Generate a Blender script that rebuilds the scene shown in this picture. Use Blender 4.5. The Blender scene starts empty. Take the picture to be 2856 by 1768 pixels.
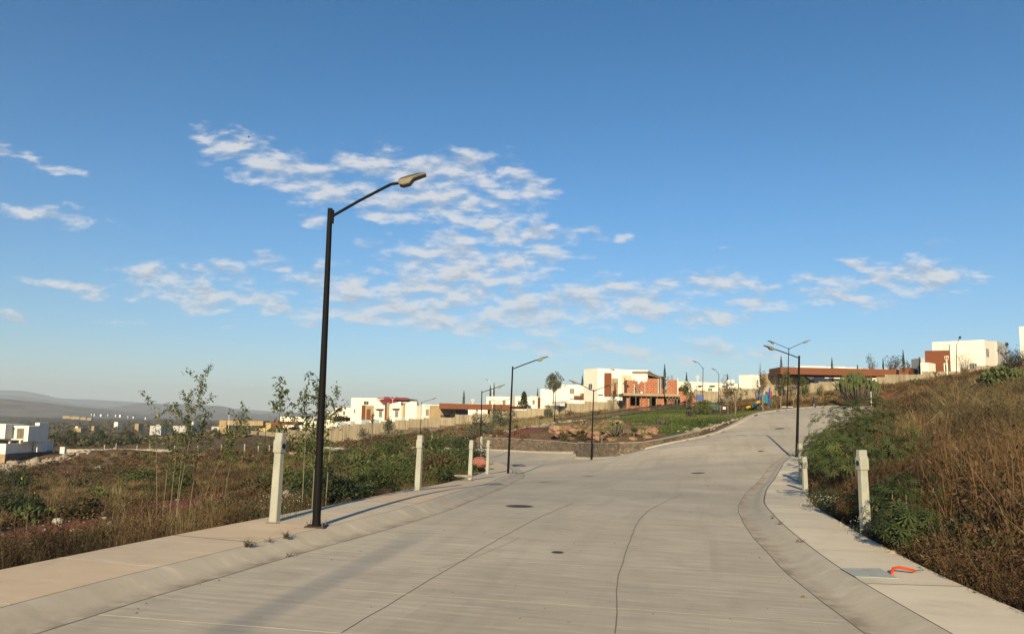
import bpy, bmesh, math, random
import numpy as np
from mathutils import Matrix, Vector

# ------------------------------------------------------------------ camera
W0, H0, F0, CX, CY = 2856.0, 1768.0, 2200.0, 1428.0, 884.0
PITCH = math.atan(276 / F0); ROLL = math.radians(1.2); HC = 2.1
cf = np.array([0, math.cos(PITCH), math.sin(PITCH)])
_r0 = np.array([1.0, 0, 0]); _u0 = np.cross(_r0, cf)
cr = _r0 * math.cos(ROLL) + _u0 * math.sin(ROLL)
cu = -_r0 * math.sin(ROLL) + _u0 * math.cos(ROLL)
def ray(px, py):
    d = cf + cr * (px - CX) / F0 - cu * (py - CY) / F0
    return d / d[1]
def at(px, py, Y):
    return np.array([0, 0, HC]) + ray(px, py) * Y
scene = bpy.context.scene
cam_d = bpy.data.cameras.new("camera"); cam = bpy.data.objects.new("camera", cam_d)
scene.collection.objects.link(cam)
M = Matrix(((cr[0], cu[0], -cf[0], 0), (cr[1], cu[1], -cf[1], 0), (cr[2], cu[2], -cf[2], HC), (0, 0, 0, 1)))
cam.matrix_world = M
cam_d.sensor_fit = 'HORIZONTAL'; cam_d.sensor_width = 36; cam_d.lens = 36 * F0 / W0
cam_d.clip_end = 60000; cam_d.clip_start = 0.05
scene.camera = cam
scene.view_settings.view_transform = 'Standard'; scene.view_settings.look = 'None'
scene.view_settings.gamma = 1; scene.view_settings.exposure = 0.86

# ------------------------------------------------------------------ sun and sky
SUN_EL = math.radians(19.5); SHADOW_HEAD = math.radians(10)       # shadows run away from the camera, 10 deg to the right
sdir = Vector((-math.sin(SHADOW_HEAD) * math.cos(SUN_EL), -math.cos(SHADOW_HEAD) * math.cos(SUN_EL), math.sin(SUN_EL)))
sl = bpy.data.lights.new("sun", 'SUN'); sl.energy = 4.3; sl.angle = math.radians(0.5); sl.color = (1.0, 0.80, 0.50)
so = bpy.data.objects.new("sun", sl); scene.collection.objects.link(so)
so.rotation_euler = sdir.to_track_quat('Z', 'Y').to_euler(); so.location = (0, -30, 40)

world = bpy.data.worlds.new("World"); scene.world = world; world.use_nodes = True
wn = world.node_tree; wn.nodes.clear()
class NT:
    """tiny helper for building node trees"""
    def __init__(s, t): s.t = t
    def n(s, typ, **k):
        nd = s.t.nodes.new(typ)
        for a, b in k.items(): setattr(nd, a, b)
        return nd
    def put(s, sock, v):
        if isinstance(v, (int, float, tuple, list)): sock.default_value = v
        elif v is not None: s.t.links.new(v, sock)
    def math(s, op, a, b=None, c=None, clamp=False):
        nd = s.n('ShaderNodeMath', operation=op, use_clamp=clamp)
        for i, v in enumerate((a, b, c)):
            if v is not None: s.put(nd.inputs[i], v)
        return nd.outputs[0]
    def vmath(s, op, a, b=None, out=0):
        nd = s.n('ShaderNodeVectorMath', operation=op)
        s.put(nd.inputs[0], a)
        if b is not None: s.put(nd.inputs[1], b)
        return nd.outputs[out]
    def comb(s, x, y, z=0.0):
        nd = s.n('ShaderNodeCombineXYZ')
        s.put(nd.inputs[0], x); s.put(nd.inputs[1], y); s.put(nd.inputs[2], z); return nd.outputs[0]
    def noise(s, vec, scale, detail=4, rough=.55, dist=0.0, out='Fac', dim='3D'):
        nd = s.n('ShaderNodeTexNoise', noise_dimensions=dim)
        if vec is not None: s.put(nd.inputs['Vector'], vec)
        s.put(nd.inputs['Scale'], scale); s.put(nd.inputs['Detail'], detail)
        s.put(nd.inputs['Roughness'], rough); s.put(nd.inputs['Distortion'], dist)
        return nd.outputs[out]
    def mapr(s, v, a, b, c=0.0, d=1.0, smooth=False):
        nd = s.n('ShaderNodeMapRange', interpolation_type='SMOOTHSTEP' if smooth else 'LINEAR')
        s.put(nd.inputs[0], v)
        for i, q in enumerate((a, b, c, d)): s.put(nd.inputs[i + 1], q)
        return nd.outputs[0]
    def mix(s, f, a, b, blend='MIX'):
        nd = s.n('ShaderNodeMix', data_type='RGBA', blend_type=blend)
        s.put(nd.inputs[0], f)
        for i, q in ((6, a), (7, b)):
            if isinstance(q, (tuple, list)) and len(q) == 3: q = (*q, 1)
            s.put(nd.inputs[i], q)
        return nd.outputs[2]
    def ramp(s, v, stops):
        nd = s.n('ShaderNodeValToRGB'); cr_ = nd.color_ramp
        while len(cr_.elements) < len(stops): cr_.elements.new(0.5)
        for e, (p, c) in zip(cr_.elements, stops):
            e.position = p; e.color = (*c, 1)
        s.put(nd.inputs[0], v); return nd.outputs[0]
    def attr(s, name, out='Fac'):
        return s.n('ShaderNodeAttribute', attribute_name=name).outputs[out]
N = NT(wn)
SKY_STRENGTH = 0.0575
sky = N.n('ShaderNodeTexSky', sky_type='NISHITA'); sky.sun_disc = False
sky.sun_elevation = SUN_EL; sky.sun_rotation = math.atan2(sdir.x, sdir.y)
sky.altitude = 1800; sky.air_density = 1.15; sky.dust_density = 1.3; sky.ozone_density = 2.6
tc = N.n('ShaderNodeTexCoord').outputs['Generated']
sep = N.n('ShaderNodeSeparateXYZ'); N.put(sep.inputs[0], tc)
dx, dy, dz = sep.outputs
# look up the sky a little above the horizon so that there is no dark band under it
zz = N.math('MAXIMUM', dz, 0.012)
N.put(sky.inputs[0], N.comb(dx, dy, zz)) if len(sky.inputs) else None
# the air towards the horizon is dusty blue-grey rather than yellow; overhead it is a deeper blue
tint = N.ramp(N.mapr(dz, 0.0, .5), [(0, (.92, .94, 1.02)), (.18, (.72, .94, 1.09)), (.5, (.51, .94, 1.17)), (1, (.27, .81, 1.08))])
skyc = N.mix(1.0, sky.outputs[0], tint, 'MULTIPLY')
yc = N.math('MAXIMUM', dy, 0.05)
gx = N.math('DIVIDE', dx, yc); gz = N.math('DIVIDE', dz, yc)
P = N.comb(gx, gz, 0.0)
# cloud banks: centre px, centre py, half width, half height (in photograph pixels), tilt in degrees, strength
BANKS = [
 (60,440,90,18,14,.85),(160,470,75,13,8,.7),(20,575,30,10,0,.6),(150,598,120,24,4,.85),(255,585,60,12,12,.55),
 (590,395,60,35,30,.75),(690,445,130,50,24,1.05),(850,500,140,50,22,1.15),(930,545,70,30,5,1.0),
 (1010,440,80,22,5,.9),(1150,480,190,50,4,1.15),(1330,480,150,42,8,1.1),(1200,560,230,50,4,1.12),(1100,590,120,24,4,1.0),(1430,515,110,35,10,.95),
 (1400,630,60,50,-35,1.05),(865,613,40,12,0,.75),(745,620,34,6,0,.5),(1220,655,70,22,0,.85),(1050,668,50,12,-10,.65),(1095,708,30,10,0,.6),(1395,410,40,7,0,.5),
 (1280,700,120,40,0,1.1),(1500,665,80,30,-8,1.1),(1410,720,150,35,-3,1.15),(1290,750,170,50,4,1.15),(1510,760,35,28,-40,.85),
 (960,795,130,35,0,1.05),(1180,800,160,45,0,1.15),(1130,860,210,40,4,1.2),(1250,900,150,28,5,1.15),(1370,835,130,40,0,1.12),(1020,880,110,28,5,1.05),
 (1590,850,120,55,-14,1.2),(1500,880,120,40,5,1.12),(1790,830,110,50,10,1.15),(1850,780,55,10,0,.85),(1985,790,95,28,-2,1.05),
 (1665,650,50,17,0,.85),(1745,658,30,12,0,.55),(1960,885,110,25,0,1.0),(2060,892,60,12,0,.8),(1750,905,45,24,0,.85),
 (2120,815,50,12,0,.7),(2110,855,90,20,3,.9),(2320,790,80,22,6,.9),(2340,832,110,20,0,.95),(2240,822,35,14,0,.6),(2530,775,140,38,0,1.15),(2390,735,45,12,0,.8),(2590,700,45,16,-20,.7),(2700,768,50,5,0,.6),(2440,860,60,10,0,.5),
 (120,785,60,10,4,.85),(215,792,80,12,5,.85),(440,765,110,32,6,1.05),(560,815,110,30,10,1.05),(640,760,70,22,5,.95),(380,808,75,16,4,.8),(330,830,120,10,8,.75),(560,845,100,22,4,.95),(700,820,90,25,8,.9),(755,730,60,16,0,.8),(830,868,90,20,3,.8),
 (330,745,35,8,0,.6),(560,745,40,12,0,.7),(940,718,45,20,0,.75),(915,745,40,14,0,.6),(40,883,60,10,5,.75),(350,900,80,10,4,.4),(660,903,40,6,0,.4),(900,915,45,8,0,.5),
 (1530,970,90,22,0,.85),(1440,950,50,22,-10,.75),(1690,965,90,24,0,.7),(1950,985,110,30,-4,.75),(1800,990,90,18,0,.65),(2110,995,90,20,0,.65),(1380,970,50,10,0,.5),(2350,1000,90,12,0,.4),
 (1150,925,60,10,0,.55),(2215,575,16,7,0,.5),(2010,690,20,6,0,.4)]
warp = N.noise(N.vmath('MULTIPLY', P, (1, 1.6, 1)), 9.0, 3, .6, 0, 'Color')
warp = N.vmath('MULTIPLY', N.vmath('SUBTRACT', warp, (.5, .5, .5)), (.07, .035, 0))
PW = N.vmath('ADD', P, warp)
def banks(vec):
    acc = None
    for (bx_, by_, rx, ry, ang, st) in BANKS:
        c0 = ray(bx_, by_)
        mp = N.n('ShaderNodeMapping', vector_type='TEXTURE')
        if acc is not None:      # a vanishing dependency keeps the node stack short
            vec = N.vmath('ADD', vec, N.comb(N.math('MULTIPLY', acc, 1e-7), 0.0))
        N.put(mp.inputs[0], vec)
        mp.inputs[1].default_value = (c0[0], c0[2], 0)
        mp.inputs[2].default_value = (0, 0, math.radians(-ang - 1.2))
        k = 1.38 / F0
        mp.inputs[3].default_value = (rx * k, ry * k, 1)
        L = N.vmath('DOT_PRODUCT', mp.outputs[0], mp.outputs[0], out=1)
        st_ = .42 + .58 * st; e = N.math('MULTIPLY_ADD', L, -st_ * .5, st_ * .95)        # paraboloid: st at the centre, 0 at the rim
        acc = e if acc is None else N.math('MAXIMUM', acc, e)
    return N.math('MAXIMUM', acc, -1.0)
bank = banks(PW)
def dens(off):
    v = N.vmath('ADD', P, (0.0, off, 0.0)) if off else P
    v = N.vmath('MULTIPLY', v, (1.0, 2.6, 1.0))
    a = N.noise(v, 21.0, 9, .60, .15)
    return N.math('SUBTRACT', a, .5)
n0 = dens(0.0); n1 = dens(0.010)
d0 = N.math('MULTIPLY_ADD', n0, 2.9, N.math('MULTIPLY_ADD', bank, 1.0, -.47))
alpha = N.mapr(d0, -.08, .80, 0, .95, True)
# light comes from behind and above: cloud tops bright, bases and thick middles greyer
lit = N.math('MULTIPLY_ADD', N.math('SUBTRACT', n0, n1), 4.6, .58, clamp=True)
thick = N.mapr(d0, .4, 1.2, 0, .5)
lit2 = N.math('SUBTRACT', lit, thick, clamp=True)
cl = N.mix(lit2, (4.0, 4.7, 5.7), (7.9, 7.8, 7.85))
front = N.mapr(dy, .05, .2, 0, 1)
hz_f = N.mapr(gz, .0, .16, .6, .93)
alpha = N.math('MULTIPLY', N.math('MULTIPLY', alpha, front), hz_f)
col = N.mix(alpha, skyc, cl)
bg = N.n('ShaderNodeBackground'); N.put(bg.inputs[0], col); bg.inputs[1].default_value = SKY_STRENGTH
bg0 = N.n('ShaderNodeBackground'); N.put(bg0.inputs[0], skyc); bg0.inputs[1].default_value = SKY_STRENGTH
# clear sky everywhere but in the part of the sky where the cloud banks are
reg = N.math('MULTIPLY', N.math('GREATER_THAN', dy, .3), N.math('MULTIPLY', N.math('LESS_THAN', gz, .42), N.math('GREATER_THAN', gz, .01)))
ms = N.n('ShaderNodeMixShader'); N.put(ms.inputs[0], reg); wn.links.new(bg0.outputs[0], ms.inputs[1]); wn.links.new(bg.outputs[0], ms.inputs[2])
wo = N.n('ShaderNodeOutputWorld'); wn.links.new(ms.outputs[0], wo.inputs[0])
world.cycles.sampling_method = 'MANUAL'; world.cycles.sample_map_resolution = 512

random.seed(7); RNG = np.random.default_rng(7)
# ------------------------------------------------------------------ terrain functions
class MQ:
    """multiquadric interpolation of heights"""
    def __init__(s, pts, warp, c):
        s.w = warp; s.c = c
        P_ = np.array(pts, float); s.q = warp(P_[:, 0], P_[:, 1])
        s.m = P_[:, 2].mean()
        D = np.sqrt(((s.q[:, None] - s.q[None]) ** 2).sum(-1) + c * c)
        s.k = np.linalg.solve(D + 1e-6 * np.eye(len(D)), P_[:, 2] - s.m)
    def __call__(s, x, y):
        x = np.atleast_1d(np.asarray(x, float)); y = np.atleast_1d(np.asarray(y, float))
        sh = x.shape; q = s.w(x.ravel(), y.ravel()); out = np.empty(len(q))
        for i in range(0, len(q), 20000):
            D = np.sqrt(((q[i:i + 20000, None] - s.q[None]) ** 2).sum(-1) + s.c ** 2)
            out[i:i + 20000] = D @ s.k
        return (out + s.m).reshape(sh)
road_pts = [(-8,-8,0),(-4,-8,0),(0,-8,0),(5,-8,0),(-9,0,0),(-4,0,0),(1,0,0),(6,0,0),(-6,6,0),(-2,6,0),(2,6,0),(6,6,0),
 (-6,12,0),(-2,12,0),(2,12,0),(6,12,0),(-4,17,0),(0,17,0),(4,17,0),(8,17,-.03),(-2.5,22,-.13),(2,22,-.1),(7,22,-.17),
 (-1,28,-.42),(4,28,-.3),(10,28,-.35),(-1,34,-.68),(5,34,-.5),(11,34,-.42),(-1,41,-1.0),(4,41,-.9),(9,41,-.5),(14,41,-.15),(16.4,45,.02),
 (0,50,-1.25),(6,50,-1.0),(12,50,-.2),(19,52,.65),(-1,60,-1.4),(6,62,-1.3),(5.8,68,-1.36),(7.4,62,-1.05),(8.2,60,-.75),(9.6,58,-.15),
 (12.6,60,.4),(16.9,65,1.15),(20,70,2.1),(25.5,61,1.75),(23,76,2.75),(27.9,82,3.26),(32,69,2.75),(33.5,90,3.72),(41.5,100,4.15),(41,80,3.85),(50,93,4.2),(56,108,4.3),
 (-3,70,-1.72),(2,76,-1.55),(6.2,72,-1.1),(1.9,80,-1.45),(-3.3,88,-1.7),(-7,80,-1.9),(-14,93,-2.1),(-27,104,-3.0),(-24,98,-2.9)]
RD = MQ(road_pts, lambda x, y: np.stack([x, y], 1), 4.0)
def on_road(px, py, dz=0.0):
    d = ray(px, py); lo, hi = 2.0, 120.0
    Y = np.linspace(3, 115, 2000); zr = RD(d[0] * Y, Y) + dz; zz_ = HC + d[2] * Y
    i = np.argmax(zz_ < zr)
    if not (zz_ < zr).any(): i = len(Y) - 1
    return np.array([d[0] * Y[i], Y[i]])
def smooth_path(pts, step=0.5):
    """resample a polyline with a Catmull-Rom curve"""
    P_ = [np.array(p, float) for p in pts]
    P_ = [2 * P_[0] - P_[1]] + P_ + [2 * P_[-1] - P_[-2]]
    out = []
    for i in range(1, len(P_) - 2):
        a, b, c, d = P_[i - 1:i + 3]
        n = max(2, int(np.linalg.norm(c - b) / step))
        for k in range(n):
            t = k / n
            out.append(.5 * ((2 * b) + (-a + c) * t + (2 * a - 5 * b + 4 * c - d) * t * t + (-a + 3 * b - 3 * c + d) * t ** 3))
    out.append(P_[-2]); out = np.array(out)
    for _ in range(6):
        out[1:-1] = .25 * out[:-2] + .5 * out[1:-1] + .25 * out[2:]
    return out
def offset(path, d):
    t = np.gradient(path, axis=0); t /= np.linalg.norm(t, axis=1)[:, None] + 1e-9
    return path + np.stack([-t[:, 1], t[:, 0]], 1) * d
GOL = smooth_path([(-7.9,-8),(-6.3,0),(-5.0,4.6)] + [tuple(on_road(*p)) for p in [(258,1717),(651,1600),(782,1560),(1000,1500),(1146,1457),(1294,1407),(1400,1362)]]
                  + [(.62,38.5),(.85,43),(.75,50),(-.5,61),(-2.5,71),(-7,80),(-15,90),(-26,100)])
GOR = smooth_path([(2.6,-8),(3.1,0),(3.4,5)] + [tuple(on_road(*p)) for p in [(2263,1656),(2150,1553),(2078,1468),(2058,1420),(2064,1400),(2093,1362),(2140,1310)]]
                  + [(15.2,45.2),(20.2,54.5),(27,64),(34,73),(41,81),(46,88),(48,96)])
SIL, SOL = offset(GOL, .66), offset(GOL, 2.2)
SIR, SOR = offset(GOR, -.66), offset(GOR, -1.85)
ISL = smooth_path([(-26,110),(-14,98.5),(-3.3,88.5),(1.9,80.3),(6.0,72.6)], .6)        # far edge of the left branch, foot of the low wall
ISR = smooth_path([(5.8,68.4),(7.0,64.6),(8.2,61.3),(10.2,59.2),(13.2,60.6),(17.2,65),(20.5,69.8),(24,76),(29.5,83.4),(35.5,90.5),(40.5,96.5),(43,101)], .6)
CORR = np.concatenate([SOL, ISL, ISR, SOR[::-1]])
def inside(poly, x, y):
    x = np.asarray(x, float); y = np.asarray(y, float); c = np.zeros(x.shape, bool)
    n = len(poly); j = n - 1
    for i in range(n):
        xi, yi = poly[i]; xj, yj = poly[j]
        if yi != yj:
            cond = ((yi > y) != (yj > y)) & (x < (xj - xi) * (y - yi) / (yj - yi) + xi)
            c ^= cond
        j = i
    return c
def dist_poly(poly, x, y, closed=True):
    """distance to a polyline, brute force in blocks"""
    A = poly; B = np.roll(poly, -1, 0)
    if not closed: A, B = A[:-1], B[:-1]
    P_ = np.stack([np.ravel(x), np.ravel(y)], 1); out = np.full(len(P_), 1e9)
    AB = B - A; L2 = (AB ** 2).sum(1) + 1e-12
    for i in range(0, len(P_), 4000):
        p = P_[i:i + 4000, None]
        t = np.clip(((p - A) * AB).sum(-1) / L2, 0, 1)
        out[i:i + 4000] = np.sqrt(((A + AB * t[..., None] - p) ** 2).sum(-1)).min(1)
    return out.reshape(np.shape(x))
gpts = []
def gp(u, v, Y, dz=0.0):
    p = at(u, v, Y); gpts.append((p[0], p[1], p[2] + dz))
for path in (SOL, SOR):
    for p in path[::4]: gpts.append((p[0], p[1], float(RD(*p)[0])))
for p in ISL[::4]: gpts.append((p[0], p[1], float(RD(*p)[0])))
for p in ISR[::3]: gpts.append((p[0], p[1], float(RD(*p)[0]) + .05))
# bank falling away left of the footway
for i in range(0, len(SOL), 6):
    if SOL[i][1] < 60:
        for d, z in ((1.2, -.25), (4, -.95), (9, -1.9)):
            q = offset(SOL, d)[i]; gpts.append((q[0], q[1], float(RD(*SOL[i])[0]) + z * (1 if SOL[i][1] < 35 else .7)))
for a in [(50,1480,30),(300,1450,30),(600,1440,27),(900,1400,29,-.4),(1000,1350,38),(1000,1300,60),(1000,1262,100),(1000,1245,150),
          (1200,1290,70),(1204,1242,115),(1296,1242,115),(200,1400,50),(200,1340,90),(80,1325,120),(500,1400,42),(500,1350,70),(500,1300,110),
          (700,1350,55),(700,1300,90),(850,1300,75),(681,1266,140),(871,1264,140),(739,1268,152),(1172,1225,133),(1095,1230,133),
          (0,1380,60),(0,1330,100),(290,1262,155),(420,1262,155),(220,1262,165),(480,1259,170),(300,1250,185),(480,1250,185),(130,1296,160),(20,1297,158),(-300,1330,150),(-300,1420,60),
          (100,1260,200),(190,1245,230),(308,1250,225),(0,1240,300),(300,1243,300),(620,1212,250),(780,1205,260),(100,1215,500),(400,1215,500),(600,1212,500),
          (100,1190,1000),(400,1195,1000),(700,1190,1000),(0,1165,2000),(400,1172,2500),(700,1172,2500),(-400,1180,1500),(-400,1200,600),
          (640,1227,250),(900,1245,200),(1100,1215,182),(1250,1195,172),(1400,1180,166),(1520,1168,163),(1640,1158,160),(1720,1152,158),
          (1830,1146,140),(1900,1140,140),(2000,1130,145),(2100,1125,148),(2200,1112,150),(2330,1100,148),(2450,1090,145),(2600,1080,142),(2700,1072,138),(2856,1050,140),
          (1700,1234,70),(1800,1226,70),(1617,1238,76),(1560,1228,82,0),(1640,1193,84),(1760,1192,80),(1850,1190,78),(1700,1180,95),(1700,1170,118),(1850,1160,103),(1900,1145,123),(1950,1180,81),
          (2000,1160,100),(2080,1144,118),(2120,1142,112),(2010,1190,76),(1547,1184,118),(1923,1134,133),(1740,1160,125),(1440,1212,88),(1380,1218,94),(1480,1193,112),(1360,1200,125),(1300,1215,130),
          (2280,1128,104),(2220,1133,104),(2400,1108,98),(2480,1098,98),(2667,1057,111),(2560,1075,112),(2760,1045,100),(2856,1030,100),
          (2420,1165,62,0),(2500,1140,62,0),(2563,1120,75,-.3),(2700,1075,75,-.4),(2856,1062,70,-.5),(2856,1130,46,-.6),(2856,1200,31,-.7),(2856,1300,21,-.7),
          (2700,1130,50,-.5),(2700,1220,31,-.6),(2563,1220,38,-.6),(2563,1320,22,-.6),(2430,1270,30,-.5),(2380,1210,42,-.4),(2350,1160,55,-.2),(2700,1400,16,-.5),
          (3200,1000,80),(3200,1100,45),(3200,1350,16),(3400,900,150)]:
    gp(*a)
for i in range(0, len(SOR), 6):
    if 3 < SOR[i][1] < 40:
        q = offset(SOR, -1.2)[i]; gpts.append((q[0], q[1], float(RD(*SOR[i])[0]) + .12))
        q = offset(SOR, -3.2)[i]; gpts.append((q[0], q[1], float(RD(*SOR[i])[0]) + .5))
gpts += [(-14,0,-1.6),(-25,0,-3),(-50,20,-5),(-60,0,-6),(14,0,1.0),(25,10,3),(40,0,5),(-20,-15,-1),(20,-15,1),(0,-20,0),(60,30,9),
         (-60,200,-7),(0,210,2.5),(60,210,7),(110,210,12),(60,320,4),(160,330,10),(0,320,-3),(0,1000,-32),(500,1000,-30),(900,1000,-30),
         (-4000,4500,-60),(-1500,5000,-62),(0,5000,-80),(4000,5000,-80),(-8000,11000,-90),(0,12000,-100),(8000,11000,-100)]
def gwarp(x, y):
    yc = np.maximum(y, -12.0) + 18
    return np.stack([x / yc * 2.2, np.log(yc) * 1.5], 1)
_Q = gwarp(*np.array(gpts)[:, :2].T); _keep = []
for i in range(len(gpts)):          # drop points that crowd an earlier one
    if not _keep or np.sqrt(((_Q[_keep] - _Q[i]) ** 2).sum(1)).min() > .035: _keep.append(i)
GR0 = MQ([gpts[i] for i in _keep], gwarp, .03)
def vnoise(x, y, s, seed=0):
    """value noise, vectorised"""
    x = np.asarray(x, float) / s; y = np.asarray(y, float) / s
    xi = np.floor(x).astype(np.int64); yi = np.floor(y).astype(np.int64); fx = x - xi; fy = y - yi
    fx = fx * fx * (3 - 2 * fx); fy = fy * fy * (3 - 2 * fy)
    def h(a, b):
        n = (a * 374761393 + b * 668265263 + seed * 1442695041) & 0x7fffffff
        n = ((n ^ (n >> 13)) * 1274126177) & 0x7fffffff
        return ((n ^ (n >> 16)) & 0xffff) / 65535.0
    return (h(xi, yi) * (1 - fx) + h(xi + 1, yi) * fx) * (1 - fy) + (h(xi, yi + 1) * (1 - fx) + h(xi + 1, yi + 1) * fx) * fy
def ground(x, y, rough=True):
    x = np.atleast_1d(np.asarray(x, float)); y = np.atleast_1d(np.asarray(y, float))
    z = GR0(x, y)
    if rough:
        near = (y < 130)
        d = np.full(x.shape, 3.0)
        if near.any(): d[near] = np.clip(dist_poly(CORR, x[near], y[near]), 0, 3)
        amp = np.clip(d / 3, 0, 1)
        lawn = inside(LAWN, x, y)
        amp = amp * np.where(lawn, .15, 1)
        z = z + amp * ((vnoise(x, y, 5, 1) - .5) * .55 + (vnoise(x, y, 1.7, 2) - .5) * .22)
        far = np.clip((y - 250) / 600, 0, 1)
        z = z + far * ((vnoise(x, y, 160, 3) - .5) * 9 + (vnoise(x, y, 45, 4) - .5) * 3)
    return z
LAWN = np.array([at(u, v, Y)[:2] for u, v, Y in [(1560,1194,92),(1640,1193,87),(1740,1194,81.5),(1835,1212,75),(1870,1226,69.5),(1950,1208,69.5),(2020,1188,73.5),(2090,1168,78),(2170,1147,86),(2185,1140,96),(2165,1140,112),(1990,1143,118),(1900,1140,131),(1800,1152,131),(1700,1165,124),(1590,1184,108)]])
def gz(x, y): return float(ground(x, y)[0])

# ------------------------------------------------------------------ object helpers
COLL = scene.collection
def new_obj(name, me, parent=None):
    o = bpy.data.objects.new(name, me); COLL.objects.link(o)
    if parent is not None: o.parent = parent
    return o
def tag(o, label=None, cat=None, group=None, kind=None):
    if label: o['label'] = label
    if cat: o['category'] = cat
    if group: o['group'] = group
    if kind: o['kind'] = kind
    return o
def thing(name, loc, label, cat, group=None, rz=0.0):
    o = bpy.data.objects.new(name, None); COLL.objects.link(o)
    o.empty_display_size = .3
    o.location = [float(q) for q in loc]; o.rotation_euler = (0, 0, rz)
    return tag(o, label, cat, group)
def np_mesh(name, V, F, mats, attrs=None, parent=None, smooth=False, midx=None, uv=None):
    """mesh from arrays; F is an (n,3) or (n,4) array"""
    me = bpy.data.meshes.new(name); V = np.asarray(V, np.float32); F = np.asarray(F, np.int32)
    me.vertices.add(len(V)); me.vertices.foreach_set('co', V.ravel())
    k = F.shape[1]; me.loops.add(F.size); me.loops.foreach_set('vertex_index', F.ravel())
    me.polygons.add(len(F)); me.polygons.foreach_set('loop_start', np.arange(0, F.size, k, dtype=np.int32))
    me.polygons.foreach_set('loop_total', np.full(len(F), k, np.int32))
    if midx is not None: me.polygons.foreach_set('material_index', np.asarray(midx, np.int32))
    me.update(calc_edges=True)
    if smooth: me.polygons.foreach_set('use_smooth', np.ones(len(F), bool))
    for m in (mats if isinstance(mats, (list, tuple)) else [mats]): me.materials.append(m)
    for a, vals in (attrs or {}).items():
        at_ = me.attributes.new(a, 'FLOAT', 'POINT'); at_.data.foreach_set('value', np.asarray(vals, np.float32))
    if uv is not None:
        l = me.uv_layers.new(name='UVMap'); l.data.foreach_set('uv', np.asarray(uv, np.float32)[F.ravel()].ravel())
    return new_obj(name, me, parent)
class MB:
    """collects simple shapes into one mesh"""
    def __init__(s): s.v = []; s.f = []; s.m = []; s.mi = 0
    def add(s, vs, fs):
        b = len(s.v); s.v += [tuple(map(float, q)) for q in vs]; s.f += [tuple(i + b for i in f) for f in fs]; s.m += [s.mi] * len(fs); return s
    def box(s, x0, x1, y0, y1, z0, z1):
        v = [(x0,y0,z0),(x1,y0,z0),(x1,y1,z0),(x0,y1,z0),(x0,y0,z1),(x1,y0,z1),(x1,y1,z1),(x0,y1,z1)]
        return s.add(v, [(0,3,2,1),(4,5,6,7),(0,1,5,4),(1,2,6,5),(2,3,7,6),(3,0,4,7)])
    def prism(s, poly, z0, z1):
        """poly: list of (x,y) or (x,y,dz) counter-clockwise"""
        n = len(poly); v = [(p[0], p[1], z0) for p in poly] + [(p[0], p[1], z1 + (p[2] if len(p) > 2 else 0)) for p in poly]
        return s.add(v, [tuple(range(n - 1, -1, -1)), tuple(range(n, 2 * n))] + [(i, (i + 1) % n, n + (i + 1) % n, n + i) for i in range(n)])
    def tube(s, pts, r, n=8, cap=True):
        P_ = [Vector(p) for p in pts]; R = r if isinstance(r, (list, tuple)) else [r] * len(P_)
        rings = []
        up = Vector((0, 0, 1)); T0 = (P_[1] - P_[0]).normalized()
        a = T0.cross(up); a = a.normalized() if a.length > .02 else T0.cross(Vector((0, 1, 0))).normalized()
        for i, p in enumerate(P_):
            T = (P_[min(i + 1, len(P_) - 1)] - P_[max(i - 1, 0)]).normalized()
            a = (a - T * a.dot(T)).normalized(); b = T.cross(a)
            rings.append([p + (a * math.cos(2 * math.pi * k / n) + b * math.sin(2 * math.pi * k / n)) * R[i] for k in range(n)])
        v = [q for ring in rings for q in ring]; f = []
        for i in range(len(P_) - 1):
            for k in range(n):
                f.append((i * n + k, i * n + (k + 1) % n, (i + 1) * n + (k + 1) % n, (i + 1) * n + k))
        if cap: f += [tuple(range(n - 1, -1, -1)), tuple(range((len(P_) - 1) * n, len(P_) * n))]
        return s.add(v, f)
    def ball(s, c, r, n=10, m=7, sq=(1, 1, 1)):
        v = []; f = []
        for i in range(m + 1):
            t = math.pi * i / m
            for k in range(n):
                a = 2 * math.pi * k / n
                v.append((c[0] + r * sq[0] * math.sin(t) * math.cos(a), c[1] + r * sq[1] * math.sin(t) * math.sin(a), c[2] + r * sq[2] * math.cos(t)))
        for i in range(m):
            for k in range(n):
                f.append((i * n + k, (i + 1) * n + k, (i + 1) * n + (k + 1) % n, i * n + (k + 1) % n))
        return s.add(v, f)
    def build(s, name, mats, parent=None, smooth=False, bevel=0.0):
        me = bpy.data.meshes.new(name); me.from_pydata(s.v, [], s.f)
        for m in (mats if isinstance(mats, (list, tuple)) else [mats]): me.materials.append(m)
        me.polygons.foreach_set('material_index', s.m)
        if smooth: me.polygons.foreach_set('use_smooth', [True] * len(s.f))
        me.update(); o = new_obj(name, me, parent)
        if bevel:
            b = o.modifiers.new('bevel', 'BEVEL'); b.width = bevel; b.segments = 2; b.limit_method = 'ANGLE'
        return o

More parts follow.
